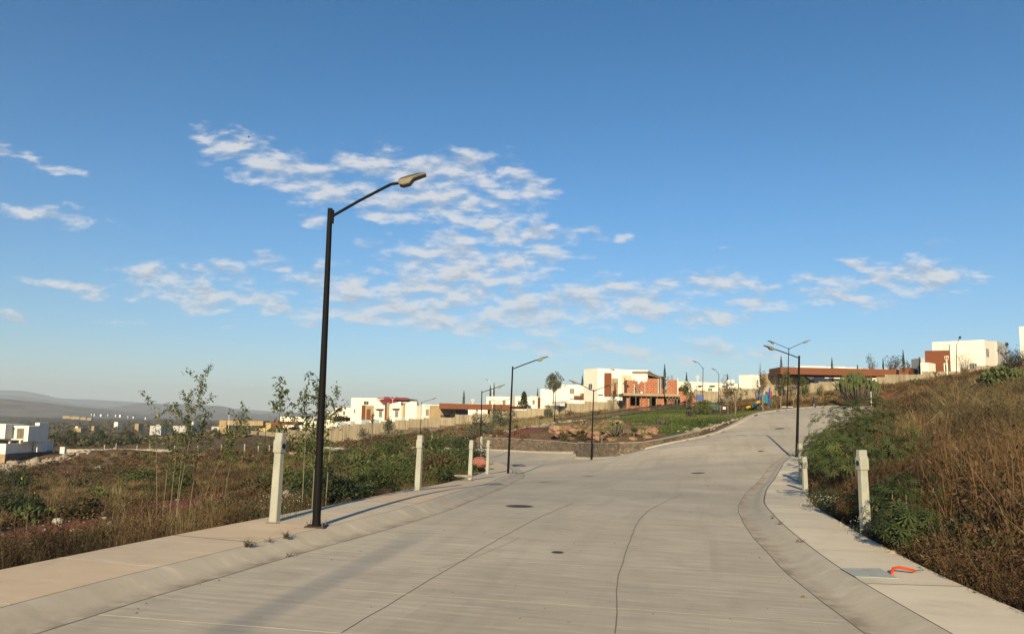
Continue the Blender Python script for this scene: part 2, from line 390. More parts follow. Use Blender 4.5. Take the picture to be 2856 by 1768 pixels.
# ------------------------------------------------------------------ materials
def mat(name, col, rough=.8, var=.12, scale=3.0, col2=None, bump=0.0, bscale=20.0, metal=0.0, spec=.3, coord='Object', stretch=(1, 1, 1), fine=True):
    m = bpy.data.materials.new(name); m.use_nodes = True; t = NT(m.node_tree)
    b = m.node_tree.nodes['Principled BSDF']
    b.inputs['Roughness'].default_value = rough; b.inputs['Metallic'].default_value = metal
    b.inputs['Specular IOR Level'].default_value = spec
    tc_ = t.n('ShaderNodeTexCoord').outputs[coord]
    if coord == 'Object': tc_ = t.n('ShaderNodeNewGeometry').outputs['Position']
    vec = t.vmath('MULTIPLY', tc_, tuple(stretch))
    c2 = col2 or tuple(min(1, c * (1 - var * 2)) for c in col)
    n1_ = t.noise(vec, scale, 5, .6)
    f = t.mapr(n1_, .35, .65, 0, 1)
    c = t.mix(f, col, c2)
    if fine:
        n2 = t.noise(vec, scale * 9, 3, .6)
        c = t.mix(t.mapr(n2, .35, .7, 0, var), c, tuple(q * .55 for q in col))
    t.put(b.inputs['Base Color'], c)
    if bump:
        bm = t.n('ShaderNodeBump'); bm.inputs['Strength'].default_value = bump; bm.inputs['Distance'].default_value = .02
        t.put(bm.inputs['Height'], t.noise(vec, bscale, 4, .6)); m.node_tree.links.new(bm.outputs[0], b.inputs['Normal'])
    return m
def leafmat(name, stops, rough=.65, trans=.0):
    """foliage colour from each leaf's own tint"""
    m = bpy.data.materials.new(name); m.use_nodes = True; t = NT(m.node_tree)
    b = m.node_tree.nodes['Principled BSDF']; b.inputs['Roughness'].default_value = rough
    b.inputs['Specular IOR Level'].default_value = .25
    n = len(stops); c = t.ramp(t.attr('tint'), [(i / (n - 1), s_) for i, s_ in enumerate(stops)])
    t.put(b.inputs['Base Color'], c)
    return m
# ------------------------------------------------------------------ ground sheet
def terrain_material():
    m = bpy.data.materials.new('earth'); m.use_nodes = True; t = NT(m.node_tree); b = m.node_tree.nodes['Principled BSDF']
    b.inputs['Roughness'].default_value = .95; b.inputs['Specular IOR Level'].default_value = .1
    pos = t.n('ShaderNodeNewGeometry').outputs['Position']
    n1 = t.noise(pos, .35, 6, .65); n2 = t.noise(pos, 2.6, 5, .65); n3 = t.noise(pos, 14, 4, .6)
    soil = t.ramp(t.mapr(n1, .3, .7), [(0, (.07, .042, .025)), (.45, (.13, .085, .05)), (.75, (.19, .13, .075)), (1, (.10, .08, .04))])
    soil = t.mix(t.mapr(n3, .45, .7, 0, .45), soil, (.07, .048, .032))
    red = t.mix(n2, (.12, .038, .029), (.20, .075, .056))
    red = t.mix(t.mapr(n3, .6, .75, 0, .5), red, (.32, .22, .19))
    c = t.mix(t.mapr(t.math('ADD', t.attr('red'), t.math('MULTIPLY', t.math('SUBTRACT', n2, .5), .9)), .35, .6, 0, 1, True), soil, red)
    pale = t.mix(n3, (.30, .25, .20), (.48, .43, .37))
    c = t.mix(t.mapr(t.math('ADD', t.attr('pale'), t.math('MULTIPLY', t.math('SUBTRACT', n3, .5), 1.1)), .35, .6, 0, 1, True), c, pale)
    lawn = t.ramp(t.mapr(n2, .3, .7), [(0, (.038, .062, .014)), (.5, (.062, .09, .022)), (.8, (.12, .11, .035)), (1, (.19, .14, .05))])
    c = t.mix(t.mapr(t.math('ADD', t.attr('lawn'), t.math('MULTIPLY', t.math('SUBTRACT', n2, .5), .5)), .4, .6, 0, 1, True), c, lawn)
    # valley floor: scrubland with darker brush and paler fields
    st = t.vmath('MULTIPLY', pos, (1, .45, 1))
    f1 = t.noise(st, .006, 7, .72); f2 = t.noise(pos, .05, 5, .7); f3 = t.noise(pos, .22, 3, .7)
    far = t.ramp(t.mapr(f1, .32, .68), [(0, (.055, .055, .035)), (.35, (.10, .082, .052)), (.6, (.17, .125, .08)), (.85, (.25, .17, .11)), (1, (.33, .25, .17))])
    far = t.mix(t.mapr(f2, .42, .6, 0, .65), far, (.05, .055, .032))
    far = t.mix(t.mapr(f3, .5, .62, 0, .6), far, (.035, .04, .022))
    c = t.mix(t.attr('far'), c, far)
    t.put(b.inputs['Base Color'], c)
    bm = t.n('ShaderNodeBump'); bm.inputs['Strength'].default_value = .8; bm.inputs['Distance'].default_value = .06
    t.put(bm.inputs['Height'], n3); m.node_tree.links.new(bm.outputs[0], b.inputs['Normal'])
    return m
M_EARTH = terrain_material()
def blobs(x, y, L):
    a = np.zeros(np.shape(x))
    for u, v, Y, rx, ry in L:
        p = at(u, v, Y)
        a = np.maximum(a, 1 - np.sqrt(((x - p[0]) / rx) ** 2 + ((y - p[1]) / ry) ** 2) * .6)
    return np.clip(a, 0, 1)
RED = [(160,1478,27,3.4,3.4),(60,1500,25,3,3),(230,1455,30,3.4,4),(320,1436,32,3.6,3.4),(400,1430,34,2.5,2.5),(560,1365,44,2.5,5),(600,1350,46,2,4),(500,1385,40,3,4),(60,1320,118,12,9),(120,1345,92,5,10),(1530,1235,82,3,2),(1450,1228,90,3,3),(2380,1112,99,9,3)]
PALE = [(700,1452,15,.6,.8),(620,1468,14,.5,1.0),(1140,1385,22.5,.7,1.6),(1290,1350,29,.7,2),(2420,1475,16,.6,1.0),(2340,1440,19,.7,1.2),(1420,1205,108,6,10),(740,1258,142,14,5),(60,1290,150,8,8),(2000,1195,75,2.5,3),(1340,1290,46,1,3),(1480,1205,100,5,2.5)]
rows = 330; cols = 430
tY = np.linspace(0, 1, rows); Yv = -16 + 20 * (np.expm1(tY * 6.6)) * (12500 / (20 * np.expm1(6.6)))
tX = np.linspace(-1, 1, cols); tX = tX * (.75 + .25 * tX ** 2)
XX = tX[None] * (Yv[:, None] + 60) * 1.05; YY = np.repeat(Yv[:, None], cols, 1)
ZZ = ground(XX, YY)
neg = inside(CORR, XX, YY) & (YY < 125)
dd = np.zeros(XX.shape); nr = YY < 130
dd[nr] = dist_poly(CORR, XX[nr], YY[nr])
notch = (XX - 6.3) ** 2 + (YY - 70.6) ** 2 < 1.7 ** 2
mask = (neg & (dd > .45)) | notch
ZZ[mask] = RD(XX[mask], YY[mask]) - .35
lawn_a = np.where(inside(LAWN, XX, YY), 1.0, 0.0)
idx = np.arange(rows * cols).reshape(rows, cols)
Fq = np.stack([idx[:-1, :-1], idx[:-1, 1:], idx[1:, 1:], idx[1:, :-1]], -1).reshape(-1, 4)
g = np_mesh('ground', np.stack([XX, YY, ZZ], -1).reshape(-1, 3), Fq, M_EARTH,
    attrs={'lawn': lawn_a.ravel(), 'red': blobs(XX, YY, RED).ravel(), 'pale': blobs(XX, YY, PALE).ravel(), 'far': np.clip((YY.ravel() - 190) / 120, 0, 1)}, smooth=True)
tag(g, kind='structure')

# ------------------------------------------------------------------ concrete
def concrete(name, c1, c2, slab=0.0, tan=None, streak=(1.0, 8.0), bump=.25, dark=.35, patch=False, dirt=False):
    m = bpy.data.materials.new(name); m.use_nodes = True; t = NT(m.node_tree); b = m.node_tree.nodes['Principled BSDF']
    b.inputs['Roughness'].default_value = .9; b.inputs['Specular IOR Level'].default_value = .08
    pos = t.n('ShaderNodeNewGeometry').outputs['Position']
    rot = t.n('ShaderNodeVectorRotate', rotation_type='Z_AXIS'); t.put(rot.inputs['Vector'], pos); rot.inputs['Angle'].default_value = math.radians(14)
    p2 = rot.outputs[0]
    br = t.noise(t.vmath('MULTIPLY', p2, (.55, 6.0 if patch else 1.8, 1)), 1.6, 5, .65)                  # broom marks across the lane
    cloud = t.noise(p2, .22, 5, .6); blot = t.noise(p2, 1.3, 6, .65, .4); fine = t.noise(p2, 38, 3, .7)
    c = t.mix(t.mapr(cloud, .35, .65), c1, c2)
    if slab:
        uv = t.n('ShaderNodeUVMap').outputs[0]; sp = t.n('ShaderNodeSeparateXYZ'); t.put(sp.inputs[0], uv)
        k = t.math('FLOOR', t.math('DIVIDE', sp.outputs[0], slab))
        wn_ = t.n('ShaderNodeTexWhiteNoise', noise_dimensions='1D'); t.put(wn_.inputs['W'], k)
        c = t.mix(t.mapr(wn_.outputs['Value'], .25, .75), c, tan)
    if dirt:        # mud and dust settled in the gutter
        c = t.mix(t.math('MULTIPLY', t.mapr(sp.outputs[1], .02, .42, 1, 0, True), t.mapr(t.noise(p2, 2.2, 6, .7), .38, .66, 0, .8)), c, (.17, .125, .085))
    if patch:       # slabs cast on different days
        sp = t.n('ShaderNodeSeparateXYZ'); t.put(sp.inputs[0], p2)
        cell = t.comb(t.math('FLOOR', t.math('DIVIDE', sp.outputs[0], 3.1)), t.math('FLOOR', t.math('DIVIDE', sp.outputs[1], 2.95)))
        wn_ = t.n('ShaderNodeTexWhiteNoise', noise_dimensions='2D'); t.put(wn_.inputs['Vector'], cell)
        c = t.mix(t.math('MULTIPLY', wn_.outputs['Value'], .30), c, tuple(q * .72 for q in c1))
        tyre = t.noise(t.vmath('MULTIPLY', p2, (1.6, .10, 1)), 1.0, 4, .6, .3)
        c = t.mix(t.mapr(tyre, .5, .72, 0, .30), c, tuple(q * .62 for q in c1))
    c = t.mix(t.mapr(br, .42, .72, 0, dark), c, tuple(q * .62 for q in c1))
    c = t.mix(t.mapr(br, .30, .42, .35, 0), c, tuple(min(1, q * 1.3) for q in c2))
    c = t.mix(t.mapr(blot, .52, .75, 0, .38), c, tuple(q * .6 for q in c1))
    c = t.mix(t.mapr(fine, .6, .8, 0, .35), c, tuple(q * .5 for q in c1))
    # tyre-darkened wheel paths and spilled drops
    vor = t.n('ShaderNodeTexVoronoi', feature='F1'); t.put(vor.inputs['Vector'], p2); vor.inputs['Scale'].default_value = 1.1
    c = t.mix(t.mapr(vor.outputs['Distance'], .012, .035, .6, 0), c, tuple(q * .35 for q in c1))
    t.put(b.inputs['Base Color'], c)
    bm = t.n('ShaderNodeBump'); bm.inputs['Strength'].default_value = bump; bm.inputs['Distance'].default_value = .006
    t.put(bm.inputs['Height'], t.math('ADD', t.math('MULTIPLY', br, .8), t.math('MULTIPLY', fine, .5))); m.node_tree.links.new(bm.outputs[0], b.inputs['Normal'])
    return m
M_ROAD = concrete('road_concrete', (.44, .396, .318), (.54, .486, .392), patch=True, dark=.5)
M_WALK = concrete('walk_concrete', (.49, .43, .335), (.55, .48, .375), 2.05, (.60, .465, .325), dark=.2)
M_WALKR = concrete('walk_concrete_pale', (.50, .455, .365), (.55, .505, .41), 2.6, (.66, .59, .46), dark=.15)
M_GUT = concrete('kerb_concrete', (.44, .39, .30), (.55, .485, .375), 3.0, (.48, .43, .345), dark=.3, bump=.12, dirt=True)
M_CRACK = mat('joint_dark', (.19, .165, .13), .9, fine=False)
M_CHALK = mat('joint_pale', (.72, .65, .52), .9, fine=False)
# road surface: filled polygon with interior points so that it follows the grade
from mathutils.geometry import delaunay_2d_cdt
outline = np.concatenate([GOL, ISL, ISR, GOR[::-1]])
bb0, bb1 = outline.min(0), outline.max(0)
gxp, gyp = np.meshgrid(np.arange(bb0[0], bb1[0], 1.1), np.arange(bb0[1], bb1[1], 1.1))
ins = inside(outline, gxp, gyp); gp_ = np.stack([gxp[ins], gyp[ins]], 1)
gp_ = gp_[dist_poly(outline, gp_[:, 0], gp_[:, 1]) > .45]
allp = np.concatenate([outline, gp_])
vs, es, fs, *_ = delaunay_2d_cdt([Vector(p) for p in allp], [(i, (i + 1) % len(outline)) for i in range(len(outline))], [], 1, 1e-4)
vs = np.array([tuple(v) for v in vs]); zz_ = RD(vs[:, 0], vs[:, 1])
V = np.column_stack([vs, zz_])
F = np.array([f if True else f for f in fs if len(f) == 3])
a, b_, c_ = (V[F[:, k]] for k in range(3))
flip = ((b_ - a)[:, 0] * (c_ - a)[:, 1] - (b_ - a)[:, 1] * (c_ - a)[:, 0]) < 0
F[flip] = F[flip][:, ::-1]
Vl = [V]; Fl = [F]; mi = [np.zeros(len(F), int)]; nv = len(V)
def ribbon(path, w, mat_i, jit=0.0, lift=.004):
    """thin strip laid on the road: joints, cracks"""
    global nv
    p = np.array(path, float)
    if jit: p = p + np.stack([vnoise(p[:, 0], p[:, 1], .5, 5) - .5, vnoise(p[:, 1], p[:, 0], .5, 6) - .5], 1) * jit
    a_ = offset(p, w / 2); b2 = offset(p, -w / 2); n = len(p)
    P_ = np.concatenate([a_, b2]); z = RD(P_[:, 0], P_[:, 1]) + lift
    i = np.arange(n - 1)
    f = np.concatenate([np.stack([i, i + n, i + n + 1], 1), np.stack([i, i + n + 1, i + 1], 1)]) + nv
    Vl.append(np.column_stack([P_, z])); Fl.append(f); mi.append(np.full(len(f), mat_i)); nv += 2 * n
def px_path(pts, step=.25): return smooth_path([tuple(on_road(*p)) for p in pts], step)
ribbon(GOL[3:], .014, 1, .03); ribbon(GOR[3:], .014, 1, .03)
ribbon(px_path([(945,1768),(1080,1690),(1200,1617),(1350,1527),(1456,1468),(1540,1427),(1600,1403)]), .012, 1, .03)
ribbon(px_path([(1716,1768),(1718,1690),(1726,1605),(1740,1560),(1760,1500),(1790,1440),(1838,1408),(1900,1378)]), .013, 1, .03)
ribbon(px_path([(1220,1588),(1360,1540),(1450,1500)]), .006, 1, .03)
def inside_road_seg(p, q):
    P_ = np.linspace(0, 1, 60)[:, None] * (np.array(q) - p) + p
    k = inside(outline, P_[:, 0], P_[:, 1]); return P_[k]
for i, yj in enumerate([-1.5, 2.2, 5.6, 7.15, 9.0, 11.3, 13.6, 16.2, 19.5, 23, 27, 31, 36]):
    s_ = inside_road_seg((-9 + yj * .2, yj + 1.9), (10 + yj * .1, yj - 1.9 + (.25 if i % 2 else 0)))
    if len(s_) > 3: ribbon(s_, .020 + .008 * (i % 2), 2, .02)
for j in range(10):     # joints climbing the far slope
    c0 = offset(GOR, 4)[min(len(GOR) - 1, 95 + j * 9)]; s_ = inside_road_seg(c0 + (-7, 3.2), c0 + (5, -2.3))
    if len(s_) > 3: ribbon(s_, .04, 1, .02)
road = np_mesh('road', np.concatenate(Vl), np.concatenate(Fl), [M_ROAD, M_CRACK, M_CHALK], midx=np.concatenate(mi))
tag(road, kind='structure')

def strip(name, path, prof, m, side, skirt=None):
    """sweep a cross-section (distance outwards, height) along a path"""
    s_ = np.concatenate([[0], np.cumsum(np.linalg.norm(np.diff(path, axis=0), axis=1))])
    base = [offset(path, side * d) for d, _ in prof]
    V = []; UV = []
    for (d, h), q in zip(prof, base):
        V.append(np.column_stack([q, RD(q[:, 0], q[:, 1]) + h])); UV.append(np.column_stack([s_, np.full(len(s_), d)]))
    n = len(path); k = len(prof); V = np.concatenate(V); UV = np.concatenate(UV); F = []
    i = np.arange(n - 1)
    for j in range(k - 1):
        q = np.stack([i + j * n, i + (j + 1) * n, i + (j + 1) * n + 1, i + j * n + 1], 1)
        F.append(q if side < 0 else q[:, ::-1])
    return V, np.concatenate(F), UV, s_
KERB = [(0, 0), (.10, -.012), (.22, -.008), (.32, .008), (.40, .04), (.47, .085), (.54, .118), (.60, .132), (.645, .137)]
def kerb_and_walk(path, side, w, mwalk, slab):
    V, F, UV, s_ = strip('kerb', path, KERB, M_GUT, side)
    o = np_mesh('kerb', V, F, M_GUT, smooth=True, uv=UV); tag(o, kind='structure')
    prof = [(.648, .10), (.662, .10), (.666, .136), (.70, .140), (.70 + (w - .70) * .5, .145), (w - .03, .150), (w, .146), (w + .004, -.35)]
    V, F, UV, s_ = strip('pavement', path, prof, mwalk, side)
    midx = np.zeros(len(F), int); n1_ = len(path) - 1; midx[:n1_ * 2] = 1
    Vs = [V]; Fs = [F]; mi_ = [midx]; UVs = [UV]; base = len(V)
    k = 0; n = len(path)
    for sj in np.arange(slab, s_[-1], slab):      # joints between slabs
        i = int(np.searchsorted(s_, sj)); i = min(max(i, 1), n - 2)
        t_ = (path[i + 1] - path[i - 1]); t_ = t_ / np.linalg.norm(t_)
        f_ = (sj - s_[i - 1]) / (s_[i] - s_[i - 1] + 1e-9); p0 = path[i - 1] + (path[i] - path[i - 1]) * f_
        nn = np.array([-t_[1], t_[0]]) * side; ww = .011
        pts = []; hs = []
        for d, h in prof[2:7]:
            for sg in (-1, 1):
                q = p0 + nn * d + t_ * ww * sg * (1 + .4 * math.sin(k)); pts.append((q[0], q[1], float(RD(*q)[0]) + h + .004))
        pts = np.array(pts); m_ = len(pts) // 2
        f4 = []
        for a2 in range(m_ - 1):
            q = (base + 2 * a2, base + 2 * a2 + 1, base + 2 * a2 + 3, base + 2 * a2 + 2); f4.append(q if side < 0 else q[::-1])
        Vs.append(pts); Fs.append(np.array(f4)); mi_.append(np.full(len(f4), 2 if k % 3 else 1)); UVs.append(np.zeros((len(pts), 2))); base += len(pts); k += 1
    o = np_mesh('pavement', np.concatenate(Vs), np.concatenate(Fs), [mwalk, M_CRACK, M_CHALK], midx=np.concatenate(mi_), uv=np.concatenate(UVs))
    tag(o, kind='structure')
kerb_and_walk(GOL, 1, 2.2, M_WALK, 2.05)
kerb_and_walk(GOR, -1, 1.85, M_WALKR, 2.6)
# low kerb along the island, both sides
for pth in (ISL, ISR):
    V, F, UV, s_ = strip('kerb', pth, [(.30, 0), (.26, .03), (.16, .10), (0.02, .13), (-.25, .14), (-.26, -.2)], M_GUT, -1)
    tag(np_mesh('kerb', V, F[:, ::-1], M_GUT, uv=UV), kind='structure')
def bare_top(pth):
    pass
# ------------------------------------------------------------------ paints
M_BLACK = mat('black_paint', (.006, .006, .0065), .7, .1, 4, spec=.12)
M_BEIGE = mat('beige_metal', (.16, .14, .098), .6, .08, 5)
M_LED = mat('lamp_underside', (.04, .035, .03), .5, .1, 8)
M_BOLT = mat('bolt_steel', (.14, .13, .12), .6)
M_STEEL = mat('galvanised', (.45, .45, .44), .35, .1, 20, metal=.8)
M_POST = mat('cast_concrete', (.27, .275, .235), .85, .12, 2.5, col2=(.34, .345, .295), bump=.5, bscale=60)
M_HOLE = mat('meter_dark', (.02, .02, .025), .4)
M_RING = mat('meter_ring', (.30, .31, .34), .5)
M_WHITE = mat('white_render', (.76, .71, .60), .85, .04, .6, fine=False)
M_WHITE2 = mat('white_render_cool', (.70, .67, .60), .85, .04, .6, fine=False)
M_GREYW = mat('grey_render', (.42, .42, .42), .85, .06, .6)
M_BROWN = mat('terracotta_paint', (.155, .048, .018), .8, .06, 1.2)
M_ORANGE = mat('orange_render', (.155, .055, .024), .8, .05, .8)
M_TAN = mat('tan_stone', (.33, .25, .135), .9, .15, .8, col2=(.26, .19, .11))
M_GLASS = mat('dark_glass', (.05, .055, .055), .15, .1, 1, spec=.6, fine=False)
M_CURTAIN = mat('curtained_glass', (.17, .145, .10), .4, .2, 2)
M_FRAME = mat('window_frame', (.55, .52, .46), .6)
M_DARK = mat('dark_fittings_and_shade', (.06, .05, .045), .9)  # dark fittings share this with inner walls and openings whose shade is painted in
M_REDROOF = mat('red_roof', (.27, .04, .03), .7, .15, 2)
M_BARS = mat('fence_iron', (.03, .025, .022), .6)
M_TIMBER = mat('weathered_timber', (.22, .16, .105), .9, .25, 3)
M_RAIL = mat('pale_railing', (.34, .42, .45), .5)
def wallmat():
    m = bpy.data.materials.new('cast_panel_wall'); m.use_nodes = True; t = NT(m.node_tree); b = m.node_tree.nodes['Principled BSDF']
    b.inputs['Roughness'].default_value = .95; pos = t.n('ShaderNodeNewGeometry').outputs['Position']
    c = t.mix(t.mapr(t.noise(pos, .25, 4, .6), .35, .65), (.31, .26, .175), (.24, .20, .135))
    st = t.noise(t.vmath('MULTIPLY', pos, (1, 1, .12)), 1.6, 5, .7)                # rain streaks run down the panels
    c = t.mix(t.mapr(st, .46, .66, 0, .75), c, (.11, .09, .065))
    c = t.mix(t.mapr(t.noise(pos, 3.0, 4, .7), .55, .75, 0, .35), c, (.13, .105, .075))
    t.put(b.inputs['Base Color'], c); return m
M_PANEL = wallmat()
def stonemat(name, cols, mortar, sc=3.2, rand=1.0):
    m = bpy.data.materials.new(name); m.use_nodes = True; t = NT(m.node_tree); b = m.node_tree.nodes['Principled BSDF']
    b.inputs['Roughness'].default_value = .9; pos = t.n('ShaderNodeNewGeometry').outputs['Position']
    pos = t.vmath('ADD', t.vmath('MULTIPLY', pos, (1, 1, 1.5)), t.vmath('MULTIPLY', t.noise(pos, 2.0, 2, .5, 0, 'Color'), (.2, .2, .2)))
    v = t.n('ShaderNodeTexVoronoi', feature='F1'); t.put(v.inputs['Vector'], pos); v.inputs['Scale'].default_value = sc
    e = t.n('ShaderNodeTexVoronoi', feature='DISTANCE_TO_EDGE'); t.put(e.inputs['Vector'], pos); e.inputs['Scale'].default_value = sc
    sp = t.n('ShaderNodeSeparateColor'); t.put(sp.inputs[0], v.outputs['Color'])
    n = len(cols); c = t.ramp(sp.outputs[0], [(i / (n - 1), q) for i, q in enumerate(cols)])
    c = t.mix(t.mapr(t.noise(pos, 12, 3, .7), .4, .8, 0, .5), c, (.10, .085, .07))
    ed = t.mapr(e.outputs['Distance'], .02, .07)
    c = t.mix(ed, mortar, c); t.put(b.inputs['Base Color'], c)
    bm = t.n('ShaderNodeBump'); bm.inputs['Strength'].default_value = .9; bm.inputs['Distance'].default_value = .06
    t.put(bm.inputs['Height'], ed); m.node_tree.links.new(bm.outputs[0], b.inputs['Normal'])
    return m
M_STONE = stonemat('rubble_stone', [(.06, .048, .038), (.12, .09, .065), (.08, .065, .055), (.20, .14, .09), (.10, .08, .06), (.26, .185, .105), (.07, .055, .045)], (.20, .17, .125), 3.6)
M_CAP = mat('wall_coping', (.34, .29, .23), .9, .12, 2)
def brickmat():
    m = bpy.data.materials.new('hollow_brick'); m.use_nodes = True; t = NT(m.node_tree); b = m.node_tree.nodes['Principled BSDF']
    b.inputs['Roughness'].default_value = .9
    uv = t.n('ShaderNodeNewGeometry').outputs['Position']; sp = t.n('ShaderNodeSeparateXYZ'); t.put(sp.inputs[0], uv)
    br = t.n('ShaderNodeTexBrick'); t.put(br.inputs['Vector'], t.comb(t.math('ADD', sp.outputs[0], sp.outputs[1]), sp.outputs[2]))
    br.inputs['Scale'].default_value = 1.0; br.inputs['Brick Width'].default_value = .62; br.inputs['Row Height'].default_value = .34
    br.inputs['Mortar Size'].default_value = .06; br.inputs['Color1'].default_value = (.30, .075, .032, 1); br.inputs['Color2'].default_value = (.17, .042, .02, 1)
    br.inputs['Mortar'].default_value = (.36, .18, .10, 1)
    c = t.mix(t.mapr(t.noise(uv, .7, 4, .6), .5, .75, 0, .5), br.outputs['Color'], (.33, .13, .07))
    t.put(b.inputs['Base Color'], c); return m
M_BRICK = brickmat()

# ------------------------------------------------------------------ street lamps
def X_of(u, Y): return (ray(u, 1150)[0]) * Y
def luminaire_parts(parent, root, ang, scale=1.0):
    scale *= .72
    """road lantern: deep driver housing at the arm, thinner lamp wing beyond; ang = heading in the ground plane, tilted up"""
    prof = [(0, .03), (.02, .085), (.10, .105), (.34, .125), (.50, .125), (.72, .115)]           # top edge
    under = [(.72, .085), (.50, .06), (.40, .045), (.34, .00), (.28, -.055), (.10, -.065), (.02, -.03)]
    tilt = math.radians(14); ca, sa = math.cos(ang), math.sin(ang)
    def tr(x, y, z):
        x, z = x * math.cos(tilt) - z * math.sin(tilt), x * math.sin(tilt) + z * math.cos(tilt)
        x *= scale; y *= scale; z *= scale
        return (root[0] + x * ca - y * sa, root[1] + x * sa + y * ca, root[2] + z)
    b = MB(); outl = prof + under
    def wid(x): return .10 + .05 * min(1, x / .12) - .035 * max(0, (x - .55) / .17)
    L = [tr(x, -wid(x), z) for x, z in outl]; R = [tr(x, wid(x), z) for x, z in outl]; n = len(outl)
    b.add(L + R, [tuple(range(n)), tuple(range(2 * n - 1, n - 1, -1))] + [(i, i + n, (i + 1) % n + n, (i + 1) % n) for i in range(n)])
    o = b.build('lantern_housing', M_BEIGE, parent)
    c = MB(); up = [(x, z - .006) for x, z in under]; lo = [(x, z - .02) for x, z in under]
    vs_ = [tr(x, s_ * wid(x) * .93, z) for (x, z) in up for s_ in (-1, 1)] + [tr(x, s_ * wid(x) * .93, z) for (x, z) in lo for s_ in (-1, 1)]
    m_ = len(up); fs_ = []
    for i in range(m_ - 1):
        fs_ += [(2 * i, 2 * i + 1, 2 * i + 3, 2 * i + 2), (2 * (i + m_), 2 * (i + m_) + 2, 2 * (i + m_) + 3, 2 * (i + m_) + 1),
                (2 * i, 2 * i + 2, 2 * (i + m_) + 2, 2 * (i + m_)), (2 * i + 1, 2 * (i + m_) + 1, 2 * (i + m_) + 3, 2 * i + 3)]
    fs_ += [(0, 2 * m_, 2 * m_ + 1, 1), (2 * m_ - 2, 2 * m_ - 1, 4 * m_ - 1, 4 * m_ - 2)]
    c.add(vs_, fs_).build('lamp_panel', M_LED, o)
def lamp(base, top, Y, arms, label, group='black street lamps along the streets', r=.065, m=M_BLACK, plate=False, zb=None, ls=1.0, arm_r=.03, headings=None):
    """base/top in photograph pixels at distance Y; arms = list of end pixels where the lantern begins"""
    b = at(base[0], base[1], Y); t = at(top[0], top[1], Y)
    if zb is not None: b[2] = zb
    root = thing('street_lamp', b, label, 'street lamp', group)
    t = t - b
    MB().tube([(0, 0, -.3), (0, 0, 0), tuple(t * .5), tuple(t)], [r, r, r * .82, r * .62], 14).build('pole', m, root, smooth=False)
    for i, a in enumerate(arms):
        e = at(a[0], a[1], Y) - b; s0 = t - np.array([0, 0, .12 * (Y > 20) + .14 * (Y <= 20)])
        if headings: # arm turned away from the picture plane
            L = headings[i][1]; e = np.array([s0[0] + math.cos(headings[i][0]) * L, s0[1] + math.sin(headings[i][0]) * L, e[2]])
        d = e - s0; hl = math.hypot(d[0], d[1]); ang = math.atan2(d[1], d[0])
        n_ = np.array([d[0], d[1], 0]) / hl
        k = e - n_ * .16 - np.array([0, 0, .035])
        mb = MB().tube([tuple(s0 + n_ * r * .6), tuple(s0 + (k - s0) * .5), tuple(k - (k - s0) * .03), tuple(k + n_ * .03 + np.array([0, 0, .012])), tuple(e)], arm_r, 10)
        mb.build('arm', m, root)
        if plate:
            MB().tube([tuple(s0 + n_ * r * .6 + np.array([0, 0, -.13])), tuple(s0 + n_ * r * .6 + np.array([0, 0, .11]))], .035, 8).build('arm_bracket', m, root)
        luminaire_parts(root, e - np.array([0, 0, .02]), ang, ls)
    if plate:
        MB().box(-.17, .17, -.17, .17, 0.0, .018).build('base_plate', mat('rusty_plate', (.06, .035, .025), .8), root)
        for sx in (-1, 1):
            for sy in (-1, 1):
                MB().tube([(sx * .13, sy * .13, .018), (sx * .13, sy * .13, .10)], .008, 6).build('anchor_bolt', M_BOLT, root)
        MB().tube([(0, 0, .02), (0, 0, .10)], r * 1.06, 14).build('base_collar', m, root)
    return root
yl = on_road(882, 1468, .145)[1]
lamp((882, 1468), (921, 582), yl, [(1112, 511)], 'tall black street lamp nearest the viewer on the left pavement', plate=True, r=.072, zb=float(RD(*on_road(882, 1468, .145))[0]) + .143, arm_r=.026)
lamp((1417, 1318), (1430, 1022), 42.6, [(1500, 1004)], 'black street lamp at the pavement corner where the left branch turns off', ls=1.15)
lamp((1339, 1277), (1344, 1090), 69, [(1388, 1080)], 'black street lamp beyond the corner lamp, behind two concrete posts', ls=1.3, zb=float(RD(X_of(1339,69),69)[0]))
lamp((1649, 1277), (1656, 1086), 64, [(1607, 1068), (1702, 1074)], 'black double-arm street lamp in front of the stone wall corner', ls=1.25)
lamp((1545, 1191), (1551, 1082), 116, [(1573, 1076)], 'black street lamp at the lower end of the iron fence', ls=1.1)
lamp((1172, 1222), (1176, 1120), 133, [(1206, 1113)], 'black street lamp left of the tan entrance wall', ls=1.4)
lamp((1373, 1216), (1378.6, 1123), 125, [(1413, 1115)], 'left one of two crossing street lamps behind the low stone wall', ls=1.1)
lamp((1395, 1212), (1398, 1127), 130, [(1379, 1117)], 'right one of two crossing street lamps, arm to the left', ls=1.1)
lamp((966, 1226), (969, 1158), 200, [(998, 1150)], 'far black street lamp in front of the flat-topped acacia', ls=1.3)
lamp((737, 1268), (742, 1184), 152, [(757, 1179)], 'far black street lamp beside the nearest concrete post', ls=1.2)
lamp((1072, 1222), (1074, 1158), 190, [(1082, 1155)], 'far black street lamp against the grey leafy shrub', ls=1.1)
lamp((1959, 1137), (1961, 1025), 115, [(1943, 1010)], 'taller of two street lamps by the playground, arm to the left', ls=1.2)
lamp((2003, 1143), (2005, 1043), 129, [(1994, 1031)], 'shorter of two street lamps by the playground, arm to the left', ls=1.2)
lamp((2195, 1140), (2200, 970), 88, [(2160, 957), (2242, 955)], 'black double-arm street lamp at the top of the road', ls=1.5)
lamp((2222, 1272), (2229, 992), 45, [(2159, 974)], 'black street lamp on the right pavement leaning its arm over the road', r=.085, ls=1.2, zb=float(RD(X_of(2222,45),45)[0]) + .12)
